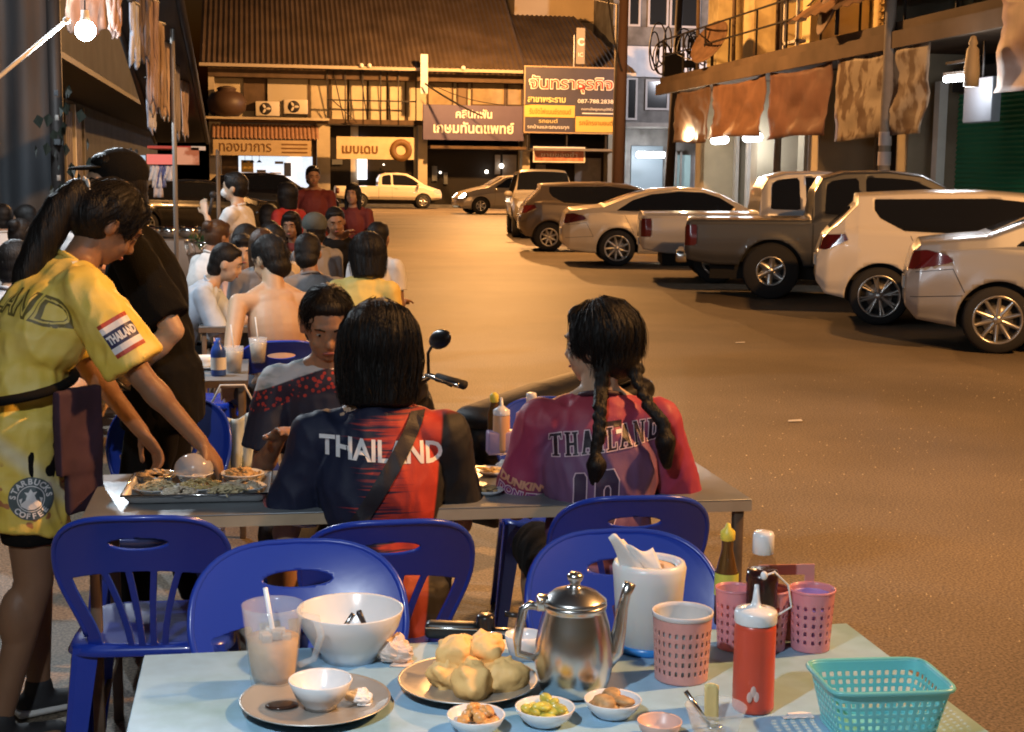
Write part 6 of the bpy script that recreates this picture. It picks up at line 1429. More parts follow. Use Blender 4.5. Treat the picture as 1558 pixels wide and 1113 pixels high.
# local +x runs from front axle to rear axle
for nm, x in (('wheel', 0), ('wheel', 1.22)):
    m = MB(); Q = Matrix.Translation((x, 0, .29)) @ Matrix.Rotation(PI/2, 4, 'X'); m.lathe([(.23, -.035), (.27, -.045), (.29, -.02), (.29, .02), (.27, .045), (.23, .035), (.23, -.035)], 32, mat=Q, cap=False); w = m.build(nm, m_tyre, t)
    m = MB(); m.lathe([(.22, -.02), (.235, -.03), (.235, .03), (.22, .02), (.22, -.02)], 32, mat=Q, cap=False)
    for a in range(12): m.tube([Q @ Vector((.03*cos(a*PI/6), .03*sin(a*PI/6), .02*(-1)**a)), Q @ Vector((.225*cos(a*PI/6+.3), .225*sin(a*PI/6+.3), 0))], .003, 4)
    m.lathe([(.0, -.05), (.04, -.05), (.04, .05), (0, .05)], 12, mat=Q); m.build('rim', m_rim, w)
blob('fairing', [('c', (.10, 0, .86), .08, (.16, 0, .55), .10), ('c', (.16, 0, .5), .09, (.55, 0, .42), .08), ('e', (.05, 0, .92), (.09, .12, .10)), ('c', (.5, 0, .45), .09, (.85, 0, .62), .10), ('c', (.8, 0, .62), .11, (1.45, 0, .76), .07), ('c', (.55, 0, .62), (.13, .16), (1.25, 0, .66), (.12, .13), Matrix(((0, 0, 1), (1, 0, 0), (0, 1, 0))))], .012, m_bk, t, 5)
blob('seat', [('c', (.46, 0, .74), (.12, .06), (.85, 0, .80), (.14, .065), Matrix(((0, 0, 1), (1, 0, 0), (0, 1, 0)))), ('c', (.85, 0, .80), (.14, .065), (1.35, 0, .88), (.10, .05), Matrix(((0, 0, 1), (1, 0, 0), (0, 1, 0))))], .012, M('black vinyl seat', (.008, .007, .007), .6, bump=.1, bs=80), t, 5)
m = MB(); m.tube([(.02, -.36, .98), (.02, -.20, 1.0), (.06, -.08, .94), (.06, .08, .94), (.02, .20, 1.0), (.02, .36, .98)], .013, 8); m.build('handlebar', m_chrome, t)
for sg in (-1, 1):
    m = MB(); m.tube([(.02, sg*.24, 1.0), (.04, sg*.37, .98)], .019, 10); m.build('grip', m_tyre, t)
    m = MB(); m.tube([(-.01, sg*.21, 1.01), (-.06, sg*.27, 1.02), (-.05, sg*.36, 1.0), (-.04, sg*.39, .99)], [.007, .006, .005, .008], 6); m.build('brake_lever', m_iron, t)
    m = MB(); m.tube([(.02, sg*.19, 1.0), (.0, sg*.21, 1.10), (-.02, sg*.27, 1.16)], .006, 6); o = m.build('mirror_stalk', m_iron, t)
    m = MB(); m.ell((0, 0, 0), (.018, .062, .04), mat=Matrix.Translation((-.02, sg*.30, 1.17)) @ Matrix.Rotation(sg*.4, 4, 'X')); m.build('mirror', m_bk, o)
m = MB(); m.ell((-.035, 0, .90), (.04, .08, .07)); m.build('headlight', m_head, t)
for sg in (-1, 1): m = MB(); m.tube([(0, sg*.06, .29), (.10, sg*.06, .80)], .018, 8); m.build('fork', m_chrome, t)
m = MB(); m.tube([(1.22, -.09, .29), (.6, -.09, .33), (.6, .09, .33), (1.22, .09, .29)], .016, 6); m.bbox(.45, .8, -.1, .1, .22, .45, .04); m.tube([(.55, -.13, .25), (1.3, -.14, .33)], [.02, .035], 10); m.build('engine', m_iron, t)
# things on the small table, bags
p = ony(310, 468, 6.9)
def z3(lab, nm, cat, x, y, z=.72): return thing(nm, lab, cat, (x, y, z))
x_ = lambda u, y: ony(u, 470, y).x
t = z3('white cup on a saucer on the small table', 'coffee_cup', 'cup', x_(311, 6.75), 6.75); m = MB(); m.lathe([(.0, .0), (.07, .004), (.085, .014), (.083, .016), (.05, .008), (0, .008)], 28); m.build('saucer', M('white ceramic', (.72, .73, .72), .25, spec=.5), t)
m = MB(); m.lathe([(.03, .009), (.042, .02), (.048, .06), (.045, .06), (.038, .02), (0, .014)], 24); m.tube([(.046, 0, .05), (.07, 0, .045), (.068, 0, .025), (.044, 0, .022)], .005, 6); m.build('cup', MATS['white ceramic'], t)
t = z3('blue labelled bottle on the small table', 'drink_bottle', 'bottle', x_(331, 6.5), 6.5); m = MB(); m.lathe([(.0, 0), (.032, .0), (.034, .01), (.034, .11), (.026, .13), (.012, .15), (.012, .17), (0, .17)], 20); m.build('bottle', M('blue can print', (.03, .08, .35), .3, var=.4, vs=14), t)
m = MB(); m.lathe([(.0345, .03), (.0345, .085)], 20, cap=False); m.build('label', m_white, t)
def iced(lab, x, y, z):
    t = z3(lab, 'iced_drink', 'drink', x, y, z); m = MB(); m.lathe([(.0, 0), (.032, 0), (.045, .12), (.043, .12), (.03, .006), (0, .006)], 24); m.build('cup', M('clear plastic', (.8, .8, .8), .1, alpha=.3), t)
    m = MB(); m.lathe([(0, .008), (.030, .008), (.040, .095), (0, .095)], 20); m.build('drink', M('milky coffee', (.42, .32, .2), .4), t); m = MB(); m.tube([(.01, 0, .02), (-.012, 0, .22)], .0035, 6); m.build('straw', m_white, t)
iced('iced milky drink with white straw beside the blue bottle', x_(355, 6.6), 6.6, .72); iced('second iced drink with straw further back on the small table', x_(392, 6.95), 6.95, .72)
t = z3('striped white carrier bag hanging below the small table', 'carrier_bag', 'bag', x_(352, 6.2), 6.2, .30); m = MB()
m.grid(lambda a, b: ((a-.5)*(.26-.1*b)*1.1, -.05*sin(PI*a)+.01*sin(a*30), .30-b*.26+.02*sin(a*9)), 24, 12); solidify(m.build('bag', M('striped bag', (.45, .5, .48), .5, var=.7, vs=30, stretch=(1, 1, .15)), t), .01)
m = MB(); m.tube([(-.11, 0, .3), (-.05, 0, .42), (.05, 0, .42), (.11, 0, .3)], .005, 5); m.build('bag_handle', m_white, t)
# ================================================================ things on the foreground table
TZ = .7405
def T1(u, v): p = onz(u, v, TZ); return p.x, p.y, TZ
m_cer = M('white melamine', (.74, .75, .77), .22, spec=.5, coat=.2)
m_ss = M('stainless steel', (.66, .65, .63), .26, metal=1., bump=.02, bs=20)
m_ssr = M('brushed steel plate', (.70, .67, .62), .40, metal=.8, bump=.03, bs=60)
m_glass = M('clear glass', (.78, .82, .84), .05, spec=.8, alpha=.22)
m_spoon = M('spoon steel', (.5, .5, .5), .2, metal=1)
def lt(prof, n=40): m = MB(); m.lathe(prof, n, cap=False); return m
# big bowl
t = thing('noodle_bowl', 'large white empty bowl with a spoon and fork standing in it', 'bowl', T1(533, 1000))
lt([(0, .006), (.045, .006), (.047, 0), (.051, 0), (.052, .010), (.070, .030), (.089, .062), (.0975, .092), (.0965, .0945), (.094, .092), (.085, .062), (.066, .032), (.045, .014), (0, .012)], 56).build('bowl', m_cer, t)
m = MB(); m.tube([(-.03, .0, .03), (.005, -.01, .085)], [.004, .0055], 6); m.ell((-.035, .0, .025), (.02, .014, .006)); tag(m.build('spoon', m_spoon), 'spoon handle leaning inside the large white bowl', 'spoon').location = t.location
m = MB(); m.tube([(.04, .01, .03), (.015, -.005, .088)], [.003, .0065], 4); m.box(.035, .055, .0, .02, .018, .022); tag(m.build('fork', M('dark fork', (.05, .05, .06), .3, metal=.6)), 'dark fork handle leaning beside the spoon in the white bowl', 'fork').location = t.location
# glass mug of iced milk tea
t = thing('glass_mug', 'tall glass mug of iced milk tea with white straw', 'drink', T1(416, 1043))
lt([(0, 0), (.036, 0), (.0385, .004), (.040, .02), (.052, .135), (.0535, .146), (.0515, .146), (.0495, .135), (.0375, .022), (.034, .012), (0, .012)], 40).build('glass', m_glass, t)
lt([(0, .0125), (.0335, .0125), (.0372, .024), (.0445, .088), (0, .088)]).build('milk_tea', M('iced milk tea', (.62, .38, .18), .5, var=.25, vs=25, spec=.3), t)
m = MB(); rr = random.Random(2)
for k in range(9): a = rr.uniform(0, 6); r_ = rr.uniform(.0, .028); m.bbox(r_*cos(a)-.009, r_*cos(a)+.009, r_*sin(a)-.009, r_*sin(a)+.009, .082+.004*(k % 3), .098+.004*(k % 3), .003)
tag(m.build('ice', M('ice', (.8, .72, .62), .15, alpha=.6), t), kind='stuff')
m = MB(); m.tube([(.012, .0, .02), (-.012, -.01, .178)], .0042, 10); m.build('straw', M('white straw', (.8, .8, .86), .4), t)
m = MB(); m.tube([(.049, 0, .125), (.075, 0, .118), (.082, 0, .085), (.070, 0, .045), (.043, 0, .035)], [.006, .007, .007, .006, .006], 10); m.build('handle', m_glass, t)
# steel plates
def plate(lab, u, v, r=.125):
    t = thing('steel_plate', lab, 'plate', T1(u, v)); lt([(0, .004), (r*.62, .004), (r*.72, .006), (r*.97, .016), (r, .018), (r*.995, .0195), (r*.96, .018), (r*.72, .0085), (r*.6, .006), (0, .006)], 64).build('dish', m_ssr, t)
    return t.location
pl = plate('steel plate holding a small white bowl', 480, 1077)
t = thing('sauce_bowl', 'small empty white bowl on the steel plate', 'bowl', pl+Vector((.008, -.014, .0065)))
lt([(0, .004), (.022, .004), (.024, 0), (.027, 0), (.028, .006), (.042, .022), (.053, .048), (.0515, .0495), (.049, .046), (.038, .022), (.02, .009), (0, .009)], 48).build('bowl', m_cer, t)
def crumple(name, lab, cat, p, s, mat, seed, flat=1.):
    t = thing(name, lab, cat, p); m = MB(); m.ell((0, 0, s*.5*flat), (s, s*.8, s*.55*flat), n=28, m=18); o = m.build('paper', mat, t)
    for v in o.data.vertices: n_ = v.co.normalized(); v.co += n_*(.55*s*nz(v.co.x*40+seed, v.co.y*40, v.co.z*40)+.35*s*abs(nz(v.co.x*90, v.co.y*90+seed, v.co.z*90))); v.co.z = max(.0005, v.co.z)
    o.data.polygons.foreach_set('use_smooth', [False]*len(o.data.polygons))
    f = MB(); f.add([(-.3*s, -s*.9, .002), (.8*s, -s*1.1, .001), (1.2*s, -.2*s, .002), (.3*s, .1*s, .006)], [(0, 1, 2, 3)]); solidify(f.build('flap', mat, t), .001)
    return t
m_paper = M('white tissue paper', (.78, .77, .76), .9)
crumple('crumpled_tissue', 'small crumpled tissue on the steel plate beside the small bowl', 'tissue', pl+Vector((.073, -.004, .008)), .020, m_paper, 3)
crumple('crumpled_tissue', 'crumpled pinkish tissue lying right of the large white bowl', 'tissue', T1(598, 1006), .032, M('stained tissue', (.72, .58, .50), .9), 8, 1.3)
t = thing('sauce_stain', '', 'food'); bpy.data.objects.remove(t)
m = MB(); m.ell((0, 0, 0), (.028, .02, .0035), n=20, m=8); o = m.build('sauce_puddle', M('dark sauce', (.05, .02, .012), .15), None); o.location = pl+Vector((-.055, .0, .0085)); tag(o, 'dark sauce puddle left of the small bowl on the steel plate', 'food')
pm_ = plate('steel plate heaped with fried dough balls', 712, 1047, .122)
m_dough = M('fried dough', (.92, .58, .22), .6, var=.12, vs=14, bump=.25, bs=60)
for i, (dx, dy, dz, r, lab) in enumerate(((-.030, .006, .022, .034, 'leftmost fried dough ball of the heap'), (.0, -.042, .024, .038, 'front fried dough ball with pinched corners'), (.058, -.020, .024, .036, 'rightmost fried dough ball of the heap'), (-.014, .022, .055, .036, 'upper left fried dough ball of the heap'), (.030, .022, .058, .034, 'topmost fried dough ball with a pointed corner'), (.03, .05, .02, .03, 'fried dough ball hidden at the back of the heap'))):
    m = MB(); m.ell((0, 0, 0), (r*1.16, r*.96, r*.86), n=36, m=24); o = m.build('dough_ball', m_dough)
    for v in o.data.vertices:
        n_ = v.co.normalized(); v.co += n_*r*(.24*nz(n_.x*1.3+i*5, n_.y*1.3, n_.z*1.3)+.03*nz(n_.x*4, n_.y*4+i, n_.z*4)+.22*max(0, nz(n_.x*2.5+i*9, n_.y*2.5, n_.z*2.5+4)-.25)*2)
    o.location = pm_+Vector((dx, dy, dz+.003)); o.rotation_euler = (0, 0, i*1.3); tag(o, lab, 'dough ball', 'fried dough balls on the steel plate')
# kettle
kx, ky, _ = T1(872, 1052)
t = thing('kettle', 'round stainless steel kettle with domed lid and upright spout', 'kettle', (kx, ky, TZ), R(-6))
lt([(0, .004), (.048, .002), (.056, .006), (.064, .030), (.0685, .060), (.066, .092), (.059, .125), (.053, .146), (.0525, .150), (.055, .152), (.0555, .158), (.052, .160), (.048, .158), (0, .150)], 64).build('body', m_ss, t)
lid = lt([(.054, .1605), (.055, .164), (.050, .168), (.038, .178), (.018, .185), (.010, .187), (.009, .194), (.013, .199), (.0145, .206), (.010, .211), (0, .212)], 48).build('lid', m_ss, t)
m = MB(); m.tube([(.052, 0, .055), (.070, 0, .075), (.078, 0, .11), (.082, 0, .145), (.088, 0, .172), (.095, 0, .192)], [.020, .017, .012, .010, .009, .0105], 16); m.build('spout', m_ss, t)
m = MB(); m.tube([(-.050, 0, .150), (-.078, 0, .155), (-.088, 0, .148), (-.098, 0, .095), (-.096, 0, .070), (-.062, 0, .060)], [.006, .0075, .008, .008, .007, .006], 10); m.build('handle', m_ss, t)
m = MB(); m.bbox(-.066, -.044, -.012, .012, .146, .172, .004); m.tube([(-.06, -.014, .165), (-.06, .014, .165)], .005, 8); m.build('lid_hinge', m_ss, t)
# tissue holder
t = thing('tissue_holder', 'white round tissue holder with blue foot and tissue pulled out', 'tissue holder', T1(985, 985))
m_tp = M('milky plastic', (.72, .74, .74), .3, spec=.5); m_tp.node_tree.nodes['Principled BSDF'].inputs['Subsurface Weight'].default_value = .2
lt([(.055, .012), (.058, .014), (.067, .135), (.0695, .158), (.066, .168), (.060, .170), (.056, .164), (.05, .15), (0, .145)], 56).build('case', m_tp, t)
lt([(0, 0), (.060, 0), (.062, .004), (.060, .013), (.054, .016), (0, .016)], 48).build('foot', M('bright blue plastic', (.03, .22, .62), .3), t)
lt([(.015, .146), (.050, .148), (.052, .158), (.018, .158), (.015, .146)], 40).build('paper_roll', M('tissue roll', (.62, .47, .36), .9), t)
for k, (dx, h_, w0, tw) in enumerate(((-.034, .226, .052, .15), (-.012, .204, .060, -.12))):
    m = MB()
    def fn(a, b): y = (a-.5)*w0*(1-.35*b*(k == 0)); return (dx-.020*b*b*(2-k)+y*cos(tw), -.03+.01*sin(b*4+a*3)+y*sin(tw), .12+(h_-.12)*b+.008*sin(a*5+k)*b)
    m.grid(fn, 12, 12); solidify(m.build('tissue', m_paper, t), .0006)
# perforated cylinders / baskets
def perforated(name, R0, R1, H, nh, rows, mat, par, z0=.012, ztop=.02, hw=.5, hh=.6, nz_=None, th=.0018, sq=None):
    nt_ = nh*8; nzz = rows*9+6; P = []; F = []
    for i in range(nt_+1):
        a = 2*PI*i/nt_; row = []; fr = []
        for j in range(nzz+1):
            z = H*j/nzz; r = R0+(R1-R0)*j/nzz; row.append((r*cos(a), r*sin(a), z) if sq is None else sq(a, z, r))
            if z < z0 or z > H-ztop: f = 1
            else:
                ca = abs(((a/(2*PI)*nh) % 1)-.5)/(hw*.5); cz = abs(((z-z0)/(H-z0-ztop)*rows % 1)-.5)/(hh*.5); f = max(ca, cz)-1
            fr.append(f)
        P.append(row); F.append(fr)
    V, Fc = clip_grid(P, lambda p, i, j: F[i][j]); o = MB().add([tuple(v) for v in V], Fc, 0, True).build(name, mat, par); return solidify(fix_normals(o), th)
m_pkc = M('rosy plastic', (.62, .30, .27), .4, spec=.45); m_pk2 = M('pink translucent plastic', (.74, .32, .38), .25, spec=.5, alpha=.72)
t = thing('utensil_cup', 'pink perforated utensil cup with white lining in front of the tissue holder', 'cup', T1(1036, 1030))
perforated('perforated_wall', .047, .0525, .118, 26, 5, m_pkc, t, hw=.42, hh=.52)
lt([(.0500, .116), (.0510, .1225), (.0535, .1235), (.0545, .1215), (.0540, .115), (.0526, .114)], 48).build('rim', M('pale rim', (.66, .62, .62), .4), t)
lt([(0, .003), (.0430, .003), (.0485, .117)], 40).build('lining', M('pale lining', (.55, .58, .6), .5), t)
# red squeeze bottle
t = thing('squeeze_bottle', 'red chilli sauce squeeze bottle with white nozzle cap', 'bottle', T1(1145, 1078)); t.scale = (1, 1, .94)
lt([(0, 0), (.031, 0), (.0345, .004), (.035, .012), (.0345, .018), (.0345, .150), (.033, .160), (.027, .164), (0, .164)], 40).build('bottle', M('red sauce bottle', (.58, .075, .04), .3, spec=.5, var=.10, vs=7, stretch=(.5, .5, 1)), t)
lt([(.0345, .1605), (.0355, .163), (.0355, .178), (.0335, .183), (.020, .187), (.0095, .190), (.0065, .200), (.0035, .228), (0, .229)], 32).build('cap', m_cer, t)
m = MB(); m.tube([(.034, 0, .168), (.062, 0, .185), (.055, 0, .225), (.030, 0, .250), (.010, 0, .242)], .0018, 6); m.ell((.012, .0, .244), (.006, .006, .008)); m.build('cap_strap', m_cer, t)
lbl = M('faded white print', (.72, .5, .45), .5)
for k in range(3): m = MB(); m.ell((-.018+.006*k, -.0335+.0025*k*0, .035+.010*(k % 2)), (.005, .0015, .010)); m.build('printed_mark', lbl, t)
# caddy with bottles
cx, cyy, _ = T1(1175, 985)
t = thing('condiment_caddy', 'pink translucent condiment caddy with two cups and a handle plate', 'caddy', (cx, cyy, TZ), R(-4))
for nm, x, y, r in (('cup', -.075, .01, .034), ('cup', .072, -.005, .042), ('cup', -.01, -.0, .038)):
    c_ = bpy.data.objects.new(nm, lt([(r*.84, .003), (r*.86, 0), (r*.80, 0), (0, 0), (0, .003), (r*.8, .003)], 32).me(nm)); COL.objects.link(c_); c_.data.materials.append(m_pk2); c_.parent = t; c_.location = (x, y, 0)
    w_ = perforated('perforated_wall', r*.86, r*1.02, .114, 16, 5, m_pk2, c_, hw=.4, hh=.5)
    lt([(r*1.0, .111), (r*1.06, .113), (r*1.06, .117), (r*1.0, .1175), (r*.99, .113)], 32).build('rim', m_pk2, c_)
m = MB(); H0 = .06; W0 = .055
for q in ((-W0, W0, .130, .150), (-W0, W0, .085, .102), (-W0, -W0+.018, .102, .130), (W0-.018, W0, .102, .130)): m.box(q[0]+.035, q[1]+.035, .040, .044, q[2], q[3])
m.box(-.09, .10, .040, .044, .0, .085); m.build('handle_plate', m_pkc, t)
def bottle(lab, loc, prof, mat, cap, capm, liquid=None, lm=None, nm='sauce_bottle', cat='bottle', label=None):
    t = thing(nm, lab, cat, loc); lt(prof, 32).build('bottle', mat, t); lt(cap, 24).build('cap', capm, t)
    if liquid: lt(liquid, 28).build('sauce', lm, t)
    if label: lt(label[0], 32).build('label', label[1], t)
    return t
bx_, by_ = cx-.036, cyy-.030
bottle('dark soy sauce bottle with white screw cap standing in the pink caddy', (bx_, by_, TZ), [(0, 0), (.026, 0), (.027, .01), (.027, .11), (.0285, .118), (.027, .135), (.021, .152), (.0145, .160), (.0145, .168)], M('dark tinted glass', (.10, .04, .04), .06, spec=.7, alpha=.16),
    [(.0155, .160), (.0185, .162), (.0185, .190), (.016, .195), (0, .195)], m_cer, [(0, .002), (.0255, .002), (.0265, .11), (.0278, .119), (.0262, .134), (0, .134)], M('soy sauce', (.02, .004, .004), .2), label=([(.0276, .035), (.0276, .075)], M('soy label', (.3, .05, .05), .5))).scale = (1.08, 1.08, 1.2)
bx2, by2, _ = T1(1108, 955)
bottle('slim brown sauce bottle with yellow cap left of the soy sauce', (bx2, by2+.02, TZ+.003), [(0, 0), (.022, 0), (.023, .01), (.023, .10), (.016, .13), (.0115, .15), (.0115, .175)], M('brown glass', (.10, .05, .015), .15, spec=.6),
    [(.013, .170), (.0145, .172), (.0145, .188), (.006, .196), (.004, .204), (0, .205)], M('yellow cap', (.75, .62, .08), .4), label=([(.0236, .105), (.0240, .060)][::-1], M('yellow green label', (.55, .6, .1), .5)))
t = thing('purple_cup', 'lilac perforated tumbler standing in the right cup of the caddy', 'cup', (cx+.072, cyy-.005, TZ+.007)); perforated('perforated_wall', .026, .036, .098, 12, 4, M('lilac plastic', (.42, .28, .62), .35, spec=.5), t, hw=.5, hh=.55)
lt([(0, .0), (.0255, .0), (.026, .004)], 24).build('bottom', MATS['lilac plastic'], t)
# teal basket
t = thing('plastic_basket', 'turquoise square plastic basket with perforated sides at the table corner', 'basket', (.979, 2.085, TZ), R(-4))
m_teal = M('turquoise plastic', (.17, .55, .60), .35, spec=.45)
def rrect(a, z, r):
    k = .8+.2*z/.085; A_, B_ = .098*k, .077*k; c, s_ = cos(a), sin(a); n_ = 7; q = (abs(c)**n_+abs(s_)**n_)**(-1/n_); return (A_*c*q, B_*s_*q, z)
def ang(i, n_): return 2*PI*i/n_
def perim(nP):
    """angles spaced evenly along the outline"""
    A = [2*PI*i/1200 for i in range(1201)]; P = [Vector(rrect(a, 0, 0)) for a in A]; L = [0]
    for p, q in zip(P, P[1:]): L.append(L[-1]+(q-p).length)
    out = []; j = 0
    for k in range(nP+1):
        d = L[-1]*k/nP
        while j < 1199 and L[j+1] < d: j += 1
        out.append(A[j]+(A[j+1]-A[j])*((d-L[j])/(L[j+1]-L[j]+1e-9)))
    return out
nh = 46; an = perim(nh*7); rows_ = 5; nzz = 44; P = []; F = []
for i, a in enumerate(an):
    row = []; fr = []
    for j in range(nzz+1):
        z = .088*j/nzz; row.append(rrect(a, z, 0)); ca = abs(((i/7) % 1)-.5)/.29; cz = abs(((z-.008)/(.066)*rows_ % 1)-.5)/.30; fr.append(1 if z < .008 or z > .074 else (max(ca, cz)-1))
    P.append(row); F.append(fr)
V, Fc = clip_grid(P, lambda p, i, j: F[i][j]); o = fix_normals(MB().add([tuple(v) for v in V], Fc, 0, True).build('perforated_wall', m_teal, t)); solidify(o, .0022)
m = MB(); m.tube([Vector(rrect(a, .088, 0))*1.0+Vector((rrect(a, 0, 0)[0]*.03, rrect(a, 0, 0)[1]*.03, 0)) for a in an[:-1:3]], .0042, 8, closed=True); m.build('rim', M('turquoise rim', (.16, .50, .50), .3), t)
m = MB(); m.tube([Vector(rrect(a, .003, 0)) for a in an[:-1:3]], .003, 6, closed=True); b = [rrect(a, .002, 0) for a in an[:-1:3]]; m.add(b, [tuple(range(len(b)))]); m.build('bottom', m_teal, t)
# small dishes along the near edge
def dish_(lab, u, v, food, fm, r=.047, mat=m_cer, n=14, seed=0, spread=.6, sz=.014):
    p = T1(u, v); t = thing('sauce_dish', lab, 'dish', p)
    lt([(0, .003), (r*.5, .003), (r*.55, 0), (r*.6, .002), (r*.85, .014), (r, .028), (r*.98, .0295), (r*.93, .027), (r*.78, .014), (r*.5, .007), (0, .007)], 40).build('dish', mat, t)
    if food:
        m = MB(); q = random.Random(seed)
        for k in range(n):
            a = q.uniform(0, 6.3); d = q.random()**.5*r*spread; m.ell((d*cos(a), d*sin(a), .014+q.random()*.018), (sz*q.uniform(.7, 1.5), sz*q.uniform(.5, 1), sz*q.uniform(.3, .7)), n=10, m=7, rot=Matrix.Rotation(q.uniform(0, 3), 3, 'Z') @ Matrix.Rotation(q.uniform(-.6, .6), 3, 'X'))
        tag(m.build(food, fm, t), kind='stuff')
    return t
dish_('small white dish of orange pickle at the near edge below the dough balls', 724, 1112, 'pickle', M('orange pickle', (.62, .34, .12), .35, var=.3, vs=60, spec=.6), seed=1)
dish_('small white dish heaped with yellow green pickled cabbage', 829, 1100, 'pickle', M('pickled greens', (.52, .47, .08), .3, var=.35, vs=50, spec=.6), .049, seed=2, n=26)
dish_('small white dish with brown fritter slices left of the empty glass', 932, 1088, 'fritter', M('brown fritter', (.42, .26, .12), .55, var=.4, vs=70), .048, seed=3, n=9, sz=.018, spread=.45)
dish_('pinkish dish cut by the bottom edge of the picture', 1003, 1122, None, None, .036, M('pinkish melamine', (.62, .42, .36), .35))
t = thing('cup', 'small white cup half hidden between the dough balls and kettle', 'cup', T1(797, 1000)); lt([(0, .004), (.02, .004), (.022, 0), (.025, .0), (.034, .03), (.036, .045), (.034, .045), (.03, .03), (.02, .008), (0, .008)], 32).build('cup', m_cer, t)
t = thing('drinking_glass', 'low clear glass with a yellow paper strip and spoon at the near edge', 'glass', T1(1088, 1112)); lt([(0, 0), (.036, 0), (.038, .004), (.049, .040), (.050, .042), (.048, .042), (.0365, .007), (0, .006)], 40).build('glass', m_glass, t)
m = MB(); m.grid(lambda a, b: (-.012+.024*a-.006*b, .02-.035*b*.4, .008+.068*b+.003*sin(a*4)), 4, 8); o = m.build('paper_strip', M('yellow paper', (.75, .62, .28), .8)); solidify(o, .0006); o.location = t.location; tag(o, 'yellow paper strip standing up in the low clear glass', 'paper')
m = MB(); m.tube([(-.01, .0, .012), (-.045, .02, .062)], [.003, .004], 6); m.ell((-.002, -.003, .009), (.014, .009, .003)); o = m.build('spoon', m_spoon); o.location = t.location; tag(o, 'steel spoon leaning left in the low clear glass', 'spoon')
m = MB(); m.add([(-.026, -.010, .0012), (.026, -.012, .0012), (.028, .008, .0018), (.012, .016, .0012), (-.012, .012, .0016), (-.012, .002, .001), (-.026, .0, .001)], [tuple(range(7))]); o = m.build('paper_scrap', m_paper); solidify(o, .0008, 1); o.location = T1(1212, 1090); tag(o, 'torn white paper scrap left of the turquoise basket', 'paper')
# black gimbal-like handheld lying behind the dough
t = thing('selfie_stick', 'folded black phone gimbal lying behind the dough balls', 'phone gimbal', T1(712, 974), R(-14))
m = MB(); m.bbox(-.082, .020, -.017, .017, .004, .036, .010, seg=3); m.build('grip', M('black rubber grip', (.012, .014, .016), .4), t)
m = MB(); m.bbox(-.080, .020, -.0195, -.0165, .026, .030, .001); m.build('silver_trim', m_chrome, t)
m = MB(); m.lathe([(.0, .0), (.017, 0), (.018, .004), (.018, .048), (.015, .052), (0, .052)], 20, mat=Matrix.Translation((.034, 0, .0))); m.build('motor_joint', m_bk, t)
m = MB(); m.bbox(.045, .098, -.012, .012, .006, .026, .006); m.tube([(.09, 0, .015), (.104, .0, .03), (.098, 0, .052), (.07, 0, .055)], .006, 8); m.build('folding_arm', m_bk, t)
m = MB(); m.bbox(.03, .075, -.016, -.013, .018, .024, .001); m.build('badge_plate', m_chrome, t)
# ================================================================ middle table
T2 = .7405
def T2p(u, v): p = onz(u, v, T2); return p.x, p.y, T2
m_tray = M('aluminium tray', (.62, .62, .62), .5, metal=.5)
tp = Vector(T2p(306, 742)); tp = Vector((tp.x, 3.985, T2))
t = thing('food_tray', 'aluminium tray crowded with dishes under the waitress hands', 'tray', tp, R(-2)); X, Y_ = .195, .15
def fn(a, b):
    x, y = (a-.5)*2, (b-.5)*2; e = max(abs(x), abs(y)); return (x*X*(1 if e < .9 else 1+.0*(e)), y*Y_, .002+.026*sm(.86, 1., e))
m = MB(); m.grid(fn, 40, 40); solidify(m.build('tray', m_tray, t), .0015, 1)
m = MB(); m.tube([(X*c, Y_*d, .028) for c, d in ((-1, -1), (0, -1), (1, -1), (1, 0), (1, 1), (0, 1), (-1, 1), (-1, 0))], .003, 6, closed=True); m.build('rolled_edge', m_chrome, t)
q = random.Random(5)
fm = [M('shredded papaya', (.72, .60, .36), .5, var=.2, vs=60), M('yellow noodles', (.70, .52, .22), .45, var=.2, vs=50), M('pale crackers', (.74, .62, .46), .6, var=.15, vs=40), M('brown crisps', (.50, .32, .14), .6, var=.3, vs=60)]
for i, (x, y, r, k, lab) in enumerate(((-.125, .085, .058, 3, 'bowl of brown crisps at the back left of the tray'), (-.02, .09, .055, 2, 'bowl with a clear lid heap at the back middle of the tray'), (.115, .075, .062, 3, 'wide bowl of fried bits at the back right of the tray'), (-.115, -.025, .060, 0, 'dish of pale shreds at the left of the tray'), (.0, -.02, .062, 1, 'dish of yellow noodles in the middle of the tray'), (.12, -.035, .062, 2, 'dish of pale crackers at the right of the tray'), (-.05, -.10, .05, 2, 'low dish at the near left edge of the tray'), (.07, -.105, .05, 0, 'low dish at the near right edge of the tray'))):
    t2 = thing('food_dish', lab, 'dish', tp+Vector((x, y, .0055))); h = .032 if i < 3 else .018
    lt([(0, .002), (r*.6, .002), (r*.95, h), (r, h+.001), (r*.96, h+.003), (r*.6, .006), (0, .006)], 32).build('dish', m_cer if i != 0 else m_ss, t2)
    m = MB()
    for _ in range(70):
        a = q.uniform(0, 6.3); d = q.random()**.5*r*.85; c = Vector((d*cos(a), d*sin(a), h*.7+.018*(1-d/r)+q.random()*.008)); b_ = q.uniform(0, 6.3); l = q.uniform(.008, .022)
        if k in (0, 1): m.tube([c-Vector((cos(b_)*l, sin(b_)*l, 0)), c+Vector((0, 0, .005)), c+Vector((cos(b_)*l, sin(b_)*l, -.002))], .0022, 4)
        else: m.ell(c, (l*.7, l*.5, .003), n=7, m=4, rot=Matrix.Rotation(b_, 3, 'Z') @ Matrix.Rotation(q.uniform(-.7, .7), 3, 'X'))
    tag(m.build('food', fm[k], t2), kind='stuff')
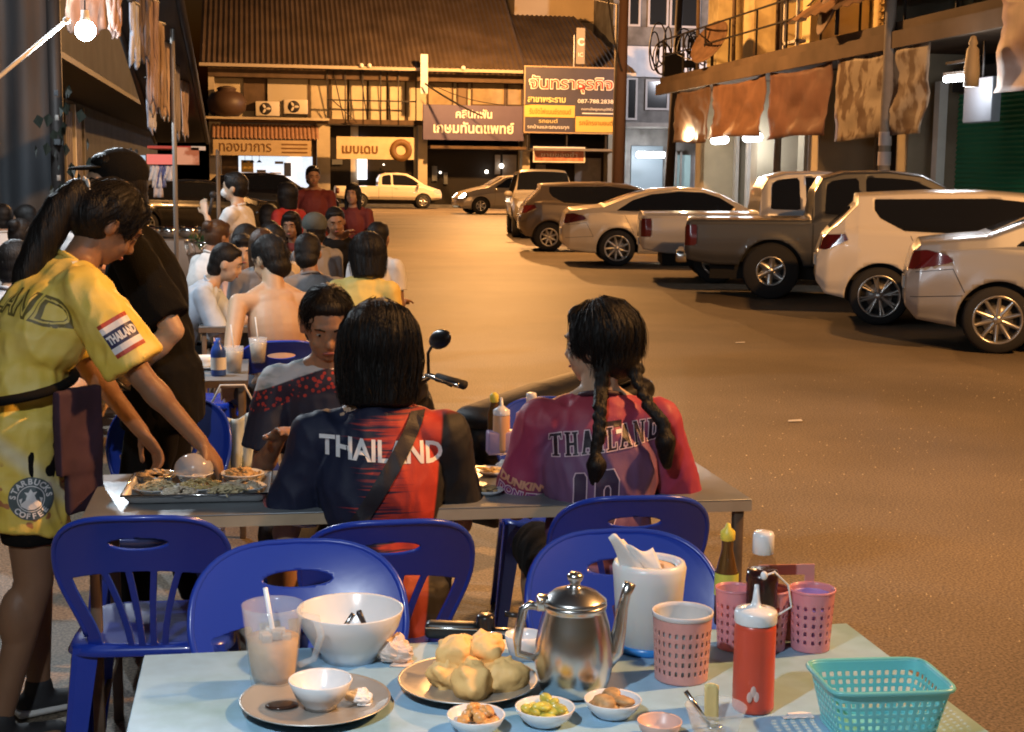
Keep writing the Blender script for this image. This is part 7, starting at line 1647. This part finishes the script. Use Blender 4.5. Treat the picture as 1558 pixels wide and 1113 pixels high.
m = MB(); m.ell((0, 0, .0), (.055, .05, .045), n=24, m=12); o = m.build('clear_lid', M('cloudy plastic', (.6, .58, .6), .2, alpha=.55)); o.location = tp+Vector((-.02, .09, .05)); tag(o, 'cloudy plastic bag over the bowl at the back of the tray', 'plastic bag')
# condiments by the girl
t = thing('condiment_caddy', 'lilac condiment caddy on the middle table left of the girl with braids', 'caddy', T2p(762, 690)); m = MB(); m.bbox(-.045, .07, -.03, .03, 0, .075, .006); m.build('tray', M('lilac clear plastic', (.5, .38, .62), .3, alpha=.7), t)
m = MB(); m.tube([(.05, 0, .07), (.055, 0, .13), (.068, 0, .14), (.075, 0, .13), (.075, 0, .07)], .007, 8); m.build('handle', m_pk2, t)
b0 = Vector(T2p(762, 690))
bottle('squeeze bottle of pale orange sauce in the lilac caddy', b0+Vector((.0, -.005, .008)), [(0, 0), (.026, 0), (.027, .01), (.027, .115), (.022, .125), (0, .125)], M('pale orange sauce', (.62, .36, .2), .35), [(.027, .12), (.027, .135), (.012, .145), (.006, .15), (.003, .175), (0, .176)], m_cer)
bottle('slim bottle with lime yellow cap in the lilac caddy', b0+Vector((-.018, .03, .008)), [(0, 0), (.02, 0), (.021, .12), (.011, .15), (.011, .16)], M('brown glass', (.1, .05, .015)), [(.012, .155), (.014, .157), (.014, .178), (.006, .186), (0, .187)], M('yellow cap', (.7, .6, .1)))
bottle('soy bottle with white cap between the caddy and the girl', b0+Vector((.105, .04, 0)), [(0, 0), (.024, 0), (.025, .10), (.028, .125), (.022, .145), (.013, .155), (.013, .165)], m_glass, [(.014, .158), (.017, .16), (.017, .185), (.015, .19), (0, .19)], m_cer, [(0, .002), (.023, .002), (.024, .1), (0, .1)], MATS['soy sauce'])
for i, (u, v, r, k, lab) in enumerate(((748, 722, .05, 1, 'plate of leftovers on the middle table between the two seated diners'), (742, 752, .045, 3, 'small dish of meat scraps in front of the plate of leftovers'), (430, 752, .04, 3, 'dish of brown rolls beside the navy sleeve'))):
    t2 = thing('food_dish', lab, 'dish', T2p(u, v)); lt([(0, .002), (r*.6, .002), (r, .014), (r*.97, .016), (r*.6, .005), (0, .005)], 30).build('dish', m_cer, t2); m = MB()
    for _ in range(24): a = q.uniform(0, 6.3); d = q.random()**.5*r*.7; m.ell((d*cos(a), d*sin(a), .012+q.random()*.008), (q.uniform(.006, .016), q.uniform(.004, .009), .004), n=8, m=5, rot=Matrix.Rotation(q.uniform(0, 6), 3, 'Z'))
    tag(m.build('food', fm[k], t2), kind='stuff')
crumple('crumpled_tissue', 'white crumpled tissue on the middle table behind the plate of leftovers', 'tissue', T2p(770, 712), .026, m_paper, 13, .7)
